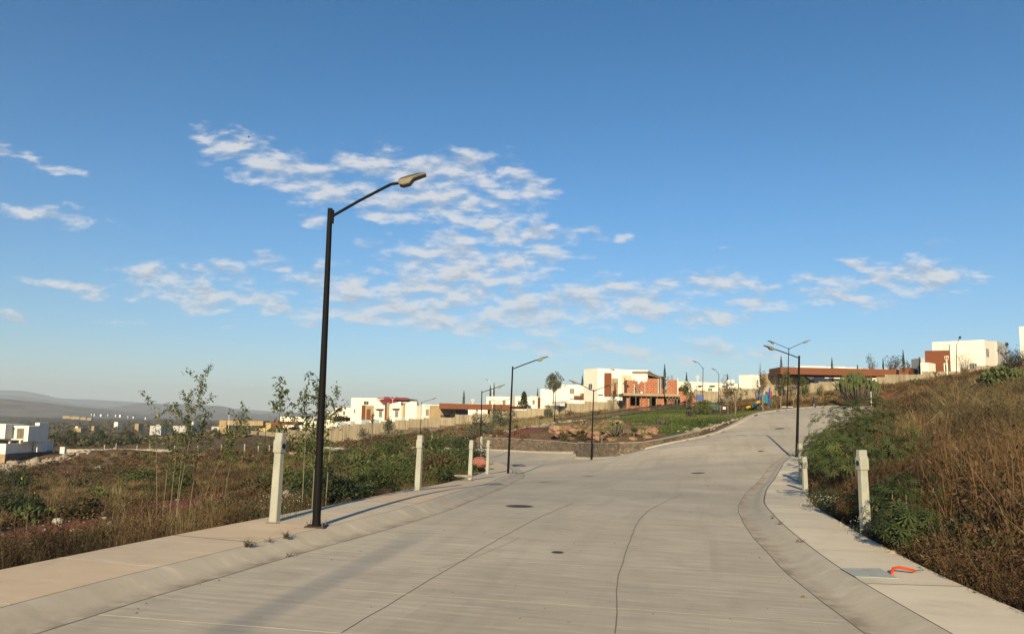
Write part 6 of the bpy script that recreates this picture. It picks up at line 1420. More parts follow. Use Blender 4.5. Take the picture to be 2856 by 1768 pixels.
def tree(u, vb, vt, Y, wpx, label, lm=GREENS, n=900, ls=.22, trunk=.25, sparse=.4, tint=.5, cat='tree', name='tree', tm=BARK, k=10, asp=.5, limb=9, zb=None, rt=None, group=None):
    """u centre, vb/vt foot and top pixel rows, wpx crown width in pixels, trunk: bare fraction"""
    SEED[0] += 1; r = np.random.default_rng(1000 + SEED[0]); b = at(u, vb, Y); g_ = gz(b[0], b[1])
    h = (vb - vt) * Y / F0
    if zb is None and abs(g_ - b[2]) < 1.2: h += b[2] - g_; b[2] = g_
    rx = wpx * Y / F0 / 2; rz = h * (1 - trunk) / 2
    lv, p = crown(int(n * 1.5), rx * 1.12, rz * 1.08, h - rz, ls, r, k, sparse, asp, .2, tint); mb = MB(); limbs(mb, r, h * max(trunk, .18), p, rt or max(.03, h * .022), limb)
    return tree_obj(name, label, cat, b, lv, lm, mb, tm, group)
tree(1543, 1122, 1039, 150, 60, 'tall grey-green eucalyptus in front of the white houses', GREYGREEN, 1500, .30, .30, .35, .5, tm=PALEBARK, k=14)
tree(1150, 1176, 1121, 186, 52, 'dense round green tree right of the raking-parapet houses', DKGREEN, 1500, .42, .08, .2, .62)
tree(952, 1192, 1160, 200, 74, 'flat-topped dark acacia in front of the left white house', OLIVE, 900, .40, .45, .3, .25, limb=12)
tree(1083, 1216, 1164, 150, 40, 'grey leafy shrub covering a far lamp pole', GREYGREEN, 800, .26, .05, .2, .35, 'shrub', 'shrub')
tree(1012, 1222, 1184, 170, 40, 'small grey shrub against the estate wall below the red-roofed house', GREYGREEN, 420, .28, .1, .4, .4, cat='shrub', name='shrub')
tree(1036, 1218, 1140, 165, 18, 'thin young tree in front of the brown-panelled house', OLIVE, 130, .24, .45, .5, .3)
tree(1528, 1168, 1131, 148, 30, 'grey-green shrub at the wall foot below the eucalyptus', GREYGREEN, 700, .24, .02, .2, .4, cat='shrub', name='shrub')
tree(1709, 1160, 1105, 139, 42, 'leafless twiggy shrub left of the brick shell', STRAW, 260, .14, .1, .5, .5, cat='shrub', name='shrub', limb=34, rt=.06, tm=PALEBARK)
tree(1711, 1118, 1084, 157, 24, 'small dark bush at the foot of the brown door, large house', DKGREEN, 200, .2, .1, .4, .3, cat='shrub', name='shrub', zb=1)
tree(1619, 1120, 1080, 160, 44, 'leafless spreading tree between the eucalyptus and the large house', STRAW, 60, .12, .2, .5, .3, limb=26, rt=.05, zb=1)
tree(1915, 1137, 1066, 128, 40, 'round-headed green tree at the right end of the brick shell', GREENS, 900, .22, .45, .25, .6)
tree(1930, 1138, 1092, 122, 36, 'yellowish sparse tree beside the right end of the brick shell', OLIVE, 420, .20, .25, .4, .9)
tree(1955, 1172, 1106, 101, 66, 'large yellow-green shrub hiding the end of the iron fence', GREENS, 1900, .17, .02, .25, .68, cat='shrub', name='shrub', k=14)
tree(1928, 1182, 1140, 92, 44, 'grey-green low bush under the yellow-green shrub', GREYGREEN, 800, .16, .0, .25, .35, cat='shrub', name='shrub')
tree(2051, 1167, 1076, 91, 58, 'small playground tree with forked pale trunks left of the slide', OLIVE, 430, .17, .42, .4, .45, tm=PALEBARK, limb=16)
tree(2029, 1148, 1048, 106, 44, 'thin spindly tree before the cream houses by the playground', OLIVE, 330, .17, .2, .5, .4, tm=PALEBARK, limb=18)
tree(2009, 1148, 1090, 110, 34, 'sparse shrub tree beside the shorter playground lamp', OLIVE, 240, .17, .2, .5, .5, tm=PALEBARK, limb=14)
tree(2128, 1150, 1032, 101, 36, 'slender staked tree standing before the teal playground panel', OLIVE, 330, .17, .42, .5, .35, tm=PALEBARK, limb=14)
tree(2122, 1150, 1003, 103, 14, 'leafless twiggy sapling above the playground tree', STRAW, 40, .1, .55, .5, .3, limb=14, rt=.035)
tree(2110, 1146, 1036, 108, 22, 'half-bare young tree left of the playground posts', OLIVE, 110, .17, .35, .5, .3, limb=10, rt=.04)
tree(2179, 1142, 1040, 91, 38, 'open-crowned tree left of the double-arm crest lamp', OLIVE, 460, .16, .30, .45, .42, tm=PALEBARK, limb=14)
tree(2165, 1146, 1024, 93, 22, 'wispy sapling with drooping top left of the crest lamp', OLIVE, 90, .15, .5, .5, .5, tm=PALEBARK, limb=10, rt=.03)
tree(2213, 1136, 1044, 96, 44, 'brownish open tree between the two crest lamp poles', OLIVE, 520, .15, .2, .45, .35, tm=PALEBARK, limb=16)
tree(2240, 1138, 1052, 98, 48, 'leafy green tree just right of the right pavement lamp', GREENS, 820, .19, .22, .35, .55, tm=PALEBARK, limb=12)
tree(2287, 1108, 1070, 120, 20, 'small crooked green tree before the wall right of the lamp', GREENS, 220, .2, .25, .4, .5)
tree(2200, 1140, 1028, 150, 38, 'round green bush top showing over the left end of the orange canopy', GREENS, 500, .3, .5, .2, .75, zb=1)
tree(2430, 1050, 988, 175, 34, 'dark leafless tree left of the pair over the orange canopy', OLIVE, 200, .26, .2, .5, .1, limb=34, rt=.1, zb=1)
tree(2487, 1050, 990, 170, 78, 'wide leafless tree over the orange canopy, left of the cypress', OLIVE, 420, .26, .2, .5, .15, limb=44, rt=.12, zb=1)
tree(2532, 1050, 998, 172, 22, 'pale leafless tree right of the cypress over the canopy', STRAW, 120, .24, .2, .5, .3, limb=22, rt=.08, zb=1)
tree(2454, 1127, 1088, 74, 34, 'green and orange leafy shrub beside the road-end meter post', GREENS, 800, .14, .02, .3, .72, cat='shrub', name='shrub')
tree(2693, 1068, 980, 122, 76, 'leafless pale shrub tree before the large white hilltop house', STRAW, 420, .16, .1, .5, .4, limb=60, rt=.06, tm=PALEBARK)
tree(2820, 1040, 962, 84, 78, 'dense dark leafless shrub at the right edge of the hilltop', OLIVE, 1700, .13, .05, .35, .12, cat='shrub', name='shrub', limb=60, rt=.06)
tree(2849, 1040, 950, 88, 40, 'taller twiggy shrub against the rightmost white house', OLIVE, 500, .13, .1, .45, .4, cat='shrub', name='shrub', limb=40, rt=.05)
tree(1461, 1146, 1091, 170, 36, 'x', DKGREEN, 10, .2) if False else None
def pine(u, vb, vt, Y, w, label):
    SEED[0] += 1; r = np.random.default_rng(1000 + SEED[0]); b = at(u, vb, Y); h = (vb - vt) * Y / F0; R = w * Y / F0 / 2; Vs = []; mb = MB(); mb.tube([(0, 0, -1), (0, 0, h)], [h * .02, .03], 6)
    for i in range(13):
        z = h * (.14 + .82 * i / 13); rr = R * (1 - i / 13.5) * r.uniform(.85, 1.1)
        for k in range(6):
            a = r.uniform(0, 6.28); e = np.array([rr * math.cos(a), rr * math.sin(a), z + rr * .12]); mb.tube([(0, 0, z), tuple(e)], [.05, .02], 4); t = r.uniform(.3, 1, 11)[:, None]; Vs.append(np.array([0, 0, z]) * (1 - t) + e * t + r.normal(size=(11, 3)) * .12)
    p = np.concatenate(Vs); V, F = leaf_tris(p, .42, r, .45); tree_obj('pine_tree', label, 'tree', b, (V, F, np.repeat(np.clip(.25 + r.uniform(-.2, .3, len(p)), 0, 1), 4)), DKGREEN, mb)
pine(1461, 1142, 1091, 170, 36, 'slender tiered pine in front of the white houses')
def cypress(u, vb, vt, Y, w, label):
    SEED[0] += 1; r = np.random.default_rng(1000 + SEED[0]); b = at(u, vb, Y); h = (vb - vt) * Y / F0; R = w * Y / F0 / 2; n = 420; t = r.uniform(.02, 1, n) ** .8; a = r.uniform(0, 6.28, n)
    rr = R * np.minimum(1, (1 - t) * 1.9) * np.minimum(1, .55 + t * 2) * r.uniform(.55, 1.05, n); p = np.stack([rr * np.cos(a), rr * np.sin(a), t * h], 1); d = leaf_tris(p, max(.26, h * .055), r, .4); V = d[0].reshape(-1, 4, 3); V = V - p[:, None]; V[..., 2] *= 1.8; V[..., :2] *= .7; V = (V + p[:, None]).reshape(-1, 3)
    mb = MB(); mb.tube([(0, 0, -1), (0, 0, h * .9)], [R * .35, .03], 6); tree_obj('cypress_tree', label, 'tree', b, (V, d[1], np.repeat(np.clip(.3 + r.uniform(-.25, .25, n), 0, 1), 4)), DKGREEN, mb, group='slim dark cypresses along the estate')
cypress(1293, 1132, 1090, 185, 7.5, 'dark cypress over the left part of the left entrance canopy')
cypress(1367, 1118, 1075, 190, 5, 'shorter left cypress of the close pair behind the white house')
cypress(1377, 1118, 1069, 190, 5.5, 'taller right cypress of the close pair behind the white house')
cypress(1499, 1120, 1083, 190, 4, 'slim cypress just left of the white house with the eucalyptus')
cypress(1624, 1090, 1047, 176, 7, 'cypress close against the left side of the large white house')
cypress(1854, 1082, 1017, 142, 9, 'tallest cypress, standing in the unfinished brick house')
cypress(1915, 1075, 1039, 178, 5, 'slim cypress between the brick shell and the taller playground lamp')
cypress(2029, 1075, 1043, 178, 4, 'slim cypress poking out of the spindly tree by the playground')
cypress(2179.5, 1046, 993, 158, 7, 'cypress at the left end of the right entrance canopy')
cypress(2322, 1066, 998, 165, 8.5, 'cypress rising through the middle of the right entrance canopy')
cypress(2392, 1040, 1018, 175, 4.5, 'small cypress tip over the right entrance canopy')
cypress(2464, 1040, 1000, 172, 4, 'thin cypress in front of the wide leafless tree')
cypress(2521, 1042, 977, 152, 8, 'large cypress before the right part of the right entrance canopy')
cypress(2566, 1045, 996, 150, 5, 'cypress hard left of the small white cube building')
# far trees beyond the lower street
for i, (u, vb, vt, Y, w) in enumerate([(150,1245,1208,260,34),(170,1246,1212,250,30),(195,1240,1195,255,30),(208,1245,1216,250,30),(238,1243,1215,250,34),(262,1248,1220,245,30),(278,1246,1198,250,26),(296,1248,1220,240,28),(330,1246,1222,240,40),(360,1222,1200,330,30),(372,1246,1216,235,34),(440,1226,1206,300,30),(520,1236,1208,260,26),(590,1240,1216,240,34)]):
    tree(u, vb + 2, vt, Y, w, ['olive tree at the house corner beyond the lower street','second olive tree right of the white modern house','dark tree behind the near tall far lamp','olive tree right of the near tall far lamp','wide olive tree midway along the far street','low tree above the far street guard wall','pointed dark tree beyond the far street','low tree beside the right far lamp','broad low tree right of the right far lamp','small distant tree above the broad low tree','tree above the right end of the far street','small distant tree behind the tall thin shrubs','small dark tree right of the tall thin shrubs','olive tree left of the tan gatehouse'][i], [DKGREEN, OLIVE][i % 2], 420, .6, .08, .3, [.6, .35][i % 2], zb=None, group='trees beyond the far lower street')

def pads(name, label, loc, n, R, h, ps, seed, tint=.55, up=.5):
    """prickly pear: chains of flattened pads"""
    r = np.random.default_rng(seed); loc = np.array(loc, float); loc[2] = min(loc[2], gz(loc[0], loc[1]) + .05); root = thing(name, loc, label, 'cactus'); Vs, Fs, Ts = [], [], []; k = 0
    a_ = np.linspace(0, 2 * np.pi, 10, endpoint=False)
    for i in range(n):
        t = r.uniform(0, 1) ** .6; a = r.uniform(0, 6.28); rr = R * math.sqrt(r.uniform(0, 1)) * (.6 + .4 * t); c = np.array([rr * math.cos(a), rr * math.sin(a) * .7, h * (.05 + .95 * t * (1 - .35 * (rr / R) ** 2))])
        d = unit(np.array([math.cos(a) * .6, math.sin(a) * .4, up + r.uniform(0, 1)]) + r.normal(size=3) * .35); s_ = unit(np.cross(d, r.normal(size=3))); nn = np.cross(d, s_); L = ps * r.uniform(.75, 1.2); w = L * .62; th = L * .10
        ring = [c + d * (L * .5 * math.cos(q)) + s_ * (w * .5 * math.sin(q) * (1 - .18 * math.cos(q) * -1)) for q in a_]; V = [c + nn * th, c - nn * th] + ring
        inner1 = [c + (p - c) * .72 + nn * th * .85 for p in ring]; inner2 = [c + (p - c) * .72 - nn * th * .85 for p in ring]; V += inner1 + inner2; F = []
        for q in range(10):
            q2 = (q + 1) % 10; F += [(0, 12 + q, 12 + q2), (1, 22 + q2, 22 + q), (12 + q, 2 + q, 2 + q2), (12 + q, 2 + q2, 12 + q2), (22 + q, 2 + q2, 2 + q), (22 + q, 22 + q2, 2 + q2)]
        Vs.append(V); Fs.append(np.array(F) + k); Ts.append(np.full(len(V), np.clip(tint + r.uniform(-.3, .3), 0, 1))); k += len(V)
    np_mesh('pads', np.concatenate(Vs), np.concatenate(Fs), CACTUS, attrs={'tint': np.concatenate(Ts)}, parent=root, smooth=True); MB().tube([(0, 0, -.3), (0, 0, h * .3)], ps * .25, 7).build('trunk', BARK, root); return root
pads('prickly_pear', 'large prickly pear thicket on the hilltop, upper right', at(2805, 1068, 62), 420, 1.9, 2.1, .36, 1)
pads('prickly_pear', 'left lobe of prickly pear beside the large hilltop thicket', at(2758, 1052, 64), 130, .9, 1.5, .34, 2, .4)
pads('prickly_pear', 'lower prickly pear cut by the right edge of the view', at(2848, 1108, 36), 38, .55, .95, .30, 3, .75)
pads('prickly_pear', 'single low prickly pear pads left of the one cut by the right edge', at(2826, 1116, 37), 9, .25, .4, .26, 4, .8)
pads('prickly_pear', 'dark prickly pear against the estate wall below the brown house, left', at(2565, 1082, 112), 120, 1.9, 1.3, .42, 5, .25)
pads('prickly_pear', 'dark prickly pear against the estate wall below the brown house, right', at(2600, 1077, 116), 70, 1.3, 1.1, .42, 6, .3)
pads('prickly_pear', 'grey-green prickly pear at the right end of the lawn', at(1942, 1192, 84), 60, .8, 1.0, .30, 7, .5)
pads('prickly_pear', 'prickly pear thicket in the middle of the left plot, beside the lamp pole', at(1010, 1300, 46), 300, 2.0, 1.75, .34, 8, .35)
pads('prickly_pear', 'prickly pear on the far left, low in the dark shrubs', at(95, 1448, 33), 60, .8, .8, .26, 9, .35)
pads('prickly_pear', 'small prickly pear beside the white post, right of the tall thin shrubs', at(556, 1262, 150), 50, 1.2, 1.3, .4, 10, .3)
def candel(u, vb, vt, Y, w, label, seed, n=60, tint=.55, r0=.05, bare=.45):
    """candelabra cactus: branching upright arms"""
    r = np.random.default_rng(seed); b = at(u, vb, Y); h = (vb - vt) * Y / F0; g_ = gz(b[0], b[1]); h += b[2] - g_; b[2] = g_; R = w * Y / F0 / 2; root = thing('candelabra_cactus', b, label, 'cactus'); mb = MB(); tips = MB()
    mb.tube([(0, 0, -.3), (0, 0, h * .18)], [r0 * 2.6, r0 * 2], 7)
    for i in range(n):
        a = r.uniform(0, 6.28); q = math.sqrt(r.uniform(0, 1)); e = np.array([R * q * math.cos(a), R * q * math.sin(a), h * (1 - .42 * q * q) * r.uniform(.8, 1.02)])
        s0 = np.array([e[0] * .08, e[1] * .08, h * .03]); m1 = np.array([e[0] * .5, e[1] * .5, h * .10 + e[2] * .10]); m2 = np.array([e[0] * .88, e[1] * .88, e[2] * .48 + .02 * h]); m3 = np.array([e[0] * .97, e[1] * .97, e[2] * .8])
        mb.tube([tuple(s0), tuple(m1), tuple(m2), tuple(m3)], [r0 * .9, r0, r0 * .9, r0 * .85], 5, False); tips.tube([tuple(m3 * .8 + m2 * .2), tuple(m3), tuple(e)], [r0 * .9, r0 * .9, r0 * .5], 5)
        for _ in range(2): o_ = np.array([r.normal() * R * .1, r.normal() * R * .1, h * .14]); tips.tube([tuple(m3), tuple(m3 + o_ * .6), tuple(m3 + o_)], [r0 * .8, r0 * .8, r0 * .4], 5)
    mb.build('branches', mat('cactus_wood', (.12, .10, .075), .9, .2, 4), root)
    o = tips.build('green_tips', CACTUS, root); at_ = o.data.attributes.new('tint', 'FLOAT', 'POINT'); at_.data.foreach_set('value', np.clip(tint + r.uniform(-.2, .2, len(o.data.vertices)), 0, 1).astype(np.float32)); return root
candel(2391, 1104, 1030, 92, 118, 'very large candelabra cactus dome before the orange canopy', 31, 190, .62, .055)
candel(1716, 1236, 1172, 73, 64, 'green candelabra cactus in the rock garden centre', 32, 26, .7, .06)
candel(1842, 1222, 1158, 80, 56, 'greyish sparse candelabra cactus in front of the lawn', 33, 22, .25, .045)
def column(u, vb, vt, Y, label, n=1, wpx=3.2, seed=0, tint=.55, group='columnar cacti of the rock garden'):
    r = np.random.default_rng(seed + 70); b = at(u, vb, Y); root = thing('columnar_cactus', b, label, 'cactus', group); mb = MB(); rr = wpx * Y / F0 / 2; h = (vb - vt) * Y / F0
    for i in range(n):
        x = (i - (n - 1) / 2) * rr * 2.6; hh = h * (1 if i == n // 2 else r.uniform(.6, .95)); mb.tube([(x, r.normal() * rr, -.2), (x, 0, hh * .5), (x, 0, hh * .94), (x, 0, hh)], [rr * .9, rr, rr, rr * .5], 8)
    o = mb.build('stem', CACTUS, root); at_ = o.data.attributes.new('tint', 'FLOAT', 'POINT'); at_.data.foreach_set('value', np.clip(tint + r.uniform(-.1, .1, len(o.data.vertices)), 0, 1).astype(np.float32))
for i, (u, vb, vt, n, lab) in enumerate([(1732,1236,1198,1,'columnar cactus right under the green candelabra cactus'),(1754,1236,1192,1,'columnar cactus just left of the right yucca'),(1795,1236,1192,4,'clump of columnar cacti right of the right yucca'),(1817,1236,1202,1,'single columnar cactus right of the columnar clump'),(1874,1223,1176,1,'tall columnar cactus standing before the lawn at right'),(1894,1222,1198,2,'short pair of columnar cacti near the wall taper'),(1449,1225,1199,1,'columnar cactus between the two left yuccas'),(1478,1224,1188,2,'pair of columnar cacti right of the second left yucca'),(1504,1204,1172,1,'lone columnar cactus on the upper left bank'),(1413,1219,1202,1,'short columnar cactus beside the white meter post')]):
    column(u, vb, vt, 73 if u > 1600 else 92, lab, n, 3.0, i)
def yucca(u, vb, vt, Y, rpx, label, trunkpx, seed=0, ntr=70, m=DKGREEN, tint=.5, name='yucca', cat='yucca'):
    r = np.random.default_rng(seed + 500); b = at(u, vb, Y); root = thing(name, b, label, cat); k = Y / F0; H_ = (vb - vt) * k; R = rpx * k; hc = H_ - R if trunkpx else .05
    if trunkpx: MB().tube([(0, 0, -.2), (0, 0, hc)], [trunkpx * k * .6, trunkpx * k * .45], 7).build('trunk', PALEBARK, root)
    d = unit(r.normal(size=(ntr, 3)) + [0, 0, .55]); d[:, 2] = np.maximum(d[:, 2], -.35 if trunkpx else .15); c = np.array([0, 0, hc]); s_ = unit(np.cross(d, r.normal(size=(ntr, 3)))) * R * .055; L = R * r.uniform(.8, 1.15, ntr)[:, None]
    V = np.stack([c + d * .02 - s_, c + d * .02 + s_, c + d * L * .6 + s_ * .9, c + d * L * .6 - s_ * .9, c + d * L + [0, 0, -R * .05]], 1).reshape(-1, 3); i = np.arange(ntr)[:, None] * 5
    F = np.concatenate([i + [0, 1, 2], i + [0, 2, 3], i + [3, 2, 4]], 1).reshape(-1, 3); np_mesh('leaves', V, F, m, attrs={'tint': np.repeat(np.clip(tint + r.uniform(-.25, .25, ntr), 0, 1), 5)}, parent=root)
yucca(1679, 1236, 1197, 71, 12, 'short-trunked yucca just right of the double-arm lamp', 3, 1); yucca(1768, 1236, 1187, 72, 15, 'right yucca with spiky ball head in front of the rock face', 3, 2)
yucca(1439, 1218, 1182, 92, 10, 'left yucca of the left rock garden', 2.5, 3); yucca(1469, 1224, 1188, 90, 11, 'second yucca of the left rock garden', 3, 4)
yucca(1477, 1229, 1214, 89, 7, 'small agave at the foot of the second left yucca', 0, 5, 40, GREYGREEN, .5, 'agave', 'agave'); yucca(1892, 1222, 1205, 77, 8, 'blue-grey agave near the wall taper', 0, 6, 40, GREYGREEN, .6, 'agave', 'agave')
yucca(1665, 1238, 1222, 70, 8, 'blue-grey agave behind the stone block, left of the short yucca', 0, 7, 40, GREYGREEN, .5, 'agave', 'agave'); yucca(1940, 1208, 1190, 76, 9, 'agave among stones beside the climbing road', 0, 8, 40, GREYGREEN, .6, 'agave', 'agave')
yucca(2012, 1180, 1160, 88, 7, 'small agave in front of the stone planter', 0, 9, 40, GREYGREEN, .7, 'agave', 'agave'); yucca(1402, 1222, 1208, 90, 7, 'agave behind the low wall by the white meter post', 0, 10, 36, GREYGREEN, .5, 'agave', 'agave')
tree(1572, 1222, 1196, 78, 32, 'mossy green bush on the left of the rock face', OLIVE, 700, .14, .0, .2, .55, cat='shrub', name='shrub'); tree(1622, 1228, 1198, 76, 38, 'olive green bush hanging over the rock face left of the lamp', OLIVE, 900, .14, .0, .2, .45, cat='shrub', name='shrub')

# tall thin tree-tobacco shrubs on the left plot
def tobacco(u, vb, vt, Y, lean, label, seed, nb=7, leaf=.10, crownf=.42, flowers=True, rs=.0145):
    r = np.random.default_rng(seed + 300); b = at(u, vb, Y); g_ = gz(b[0], b[1]); h = (vb - vt) * Y / F0 + (b[2] - g_ if abs(b[2] - g_) < 1.2 else 0)
    if abs(b[2] - g_) < 1.2: b[2] = g_
    root = thing('tall_shrub', b, label, 'shrub', None); lx = lean * Y / F0; mb = MB(); top = np.array([lx, .1, h])
    st = [np.array([0, 0, -.2]), np.array([lx * .22, 0, h * .33]), np.array([lx * .55, .05, h * .68]), top]; mb.tube([tuple(p) for p in st], [rs, rs * .85, rs * .6, rs * .25], 6)
    P_ = []; fl = []
    for i in range(nb):
        t = 1 - crownf * (i / max(1, nb - 1)); s0 = st[1] * 0 + (np.array([lx * t ** 1.3, .03, h * t])); a = r.uniform(0, 6.28); L = h * .115 * (1.25 - .4 * t) * r.uniform(.7, 1.2); e = s0 + np.array([L * math.cos(a), L * math.sin(a) * .8, L * .75]); mb.tube([tuple(s0), tuple(e)], [rs * .4, rs * .15], 4)
        q = r.uniform(.1, 1.08, 44)[:, None]; P_.append(s0 * (1 - q) + e * q + r.normal(size=(44, 3)) * leaf * .5); fl.append(e + r.normal(size=(3, 3)) * .05)
    q = r.uniform(1 - crownf, 1.0, 46)[:, None]; P_.append(np.concatenate([lx * q ** 1.3, q * 0 + .03, h * q], 1) + r.normal(size=(46, 3)) * leaf * .8); P_ = np.concatenate(P_)
    V, F = leaf_tris(P_, leaf, r, .30, .5); np_mesh('leaves', V, F, GREENS, attrs={'tint': np.repeat(np.clip(.45 + r.uniform(-.3, .35, len(P_)), 0, 1), 4)}, parent=root); mb.build('stem', mat('tobacco_stem', (.15, .13, .08), .8, .1, 5) if 'tobacco_stem' not in bpy.data.materials else bpy.data.materials['tobacco_stem'], root)
    if flowers: V, F = leaf_tris(np.concatenate(fl), .04, r, .7); np_mesh('flowers', V, F, YFLOWER, parent=root)
for i, a in enumerate([(443,1452,1138,22,-42,'leftmost tall thin shrub, leaning left, yellow-tipped',5),(452,1440,1162,21.5,8,'second tall thin shrub from the left, short-topped',5),(472,1444,1165,21,6,'middle slim shrub stem of the group',4),(486,1436,1058,21.5,52,'tallest thin shrub with bushy yellow-flowered top',12),(524,1438,1150,22,26,'thin shrub right of the tallest one',6),
    (537,1452,1160,22.5,128,'thin shrub leaning far to the right',7),(490,1440,1110,22.5,10,'dense leafy thin shrub beside the tallest one',10),(78,1448,1352,26,-8,'short thin sapling at the far left',3)]): tobacco(*a[:6], i, nb=a[6])
tobacco(777, 1450, 1098, 17.5, -22, 'tall leafy shrub rising behind the nearest concrete post', 20, 9, .12, .5, False); tobacco(868, 1460, 1090, 16.2, 4, 'tall leafy shrub rising behind the nearest lamp pole', 21, 10, .13, .62, False); tobacco(842, 1440, 1122, 17.5, -6, 'second leafy shrub just left of the nearest lamp pole', 22, 8, .12, .5, False)
tobacco(905, 1450, 1112, 17.5, 14, 'wispy shrub twig right of the nearest lamp pole', 23, 4, .09, .25, False); tobacco(620, 1424, 1178, 27, 32, 'slender shrub in front of the tan gatehouse', 24, 8, .13, .45)

# leafy bushes one can tell apart
def bush(u, vb, Y, w, h, label, lm=GREENS, n=2200, ls=.085, seed=0, tint=.45, k=14, asp=.42, name='bush', sink=.1, trunk=True, droop=.4):
    """w, h in metres"""
    r = np.random.default_rng(seed + 800); x = X_of(u, Y); b = np.array([x, Y, gz(x, Y) - sink]); p, j = clumpy(n, w / 2 * 1.15, h / 2, r, k, .45); V, F = leaf_tris(p, ls, r, asp, droop)
    t = np.clip(tint + r.uniform(-.16, .16, k)[j] + r.uniform(-.16, .16, n), 0, 1); mb = MB(); 
    for _ in range(9): e = p[r.integers(0, n)]; mb.tube([(0, 0, -.1), (e[0] * .4, e[1] * .4, e[2] * .55), tuple(e)], [.022, .014, .005], 4)
    root = thing(name, b, label, 'bush'); np_mesh('foliage', V, F, lm, attrs={'tint': np.repeat(t, 4)}, parent=root); mb.build('stems', BARK, root); return root
LB = [(905,19,1.6,1.25,DKGREEN,'dark green bush at the pavement edge right of the nearest lamp'),(960,20.5,1.8,1.1,DKGREEN,'second dark green bush along the left pavement edge'),(1040,24,2.2,1.4,GREENS,'leafy green bush before the second post'),(1110,27,2.2,1.5,GREENS,'green bush left of the second post'),
 (800,22,1.8,1.3,OLIVE,'olive bush between the nearest post and lamp'),(985,30,2.6,1.9,OLIVE,'yellow-olive bush behind the dark pavement-edge bushes'),(1090,36,3.0,2.2,GREENS,'tall green bush in the middle of the left plot'),(1190,36,2.6,1.9,GREENS,'green bush right of the second post'),
 (1240,34,2.2,1.5,RUST,'rusty bush between the second and third posts'),(1265,42,2.8,2.0,GREENS,'green bush left of the third post'),(1180,52,3.4,2.4,OLIVE,'olive bush under the far lamp by the tan wall'),(1318,52,2.2,1.9,DKGREEN,'dark bush between the third and fourth posts'),
 (940,44,3.6,2.5,GREENS,'green bush far behind the dark edge bushes'),(860,34,2.4,1.8,GREENS,'green bush left of the lamp pole at mid distance'),(750,40,2.6,1.6,OLIVE,'olive bush behind the nearest post'),(700,24,1.5,1.3,OLIVE,'grey-brown bush left of the nearest post'),
 (680,34,2.2,1.6,RUST,'round brown bush left of the nearest post'),(520,50,2.4,2.0,GREENS,'leafy green bush behind the tall thin shrubs'),(250,30,1.6,1.0,OLIVE,'olive bush left of the red soil patch'),(40,33,3.0,1.9,DKGREEN,'dark green shrubs at the left edge'),(105,36,1.8,1.4,DKGREEN,'dark bush right of the left-edge shrubs'),
 (60,62,4.0,2.2,DKGREEN,'green shrub beyond the dirt path at left'),(250,60,3.0,1.8,OLIVE,'olive shrub mound in the middle of the left plot'),(400,66,3.6,1.9,GREENS,'low green shrub behind the leftmost tall thin shrub'),(1100,66,4.2,2.8,GREENS,'green bush before the grey shrub at the far lamp'),(1010,72,4.2,2.6,OLIVE,'olive bush before the estate wall'),
 (1230,84,4.5,2.6,GREENS,'green bush left of the low stone wall'),(1290,76,3.2,2.4,DKGREEN,'dark green bush at the left end of the low stone wall'),(880,90,4.0,3.2,GREENS,'green bush far behind the lamp pole'),(1350,104,4.8,3.6,GREYGREEN,'grey-green bush beneath the crossing lamps, left'),(1398,122,4.2,3.8,GREYGREEN,'grey-green bush beneath the crossing lamps, right'),(150,22,1.4,.8,RUST,'rusty weed clump near the lower left corner'),(430,21,1.8,.9,OLIVE,'olive weeds at the foot of the tall thin shrubs'),(560,19.5,1.4,.8,RUST,'rusty weeds right of the tall thin shrubs')]
for i, (u, Y, w, h, lm, lab) in enumerate(LB): bush(u, 0, Y, w, h, lab, lm, int(900 + 34000 / Y), .05 + .0022 * Y, i, .45)
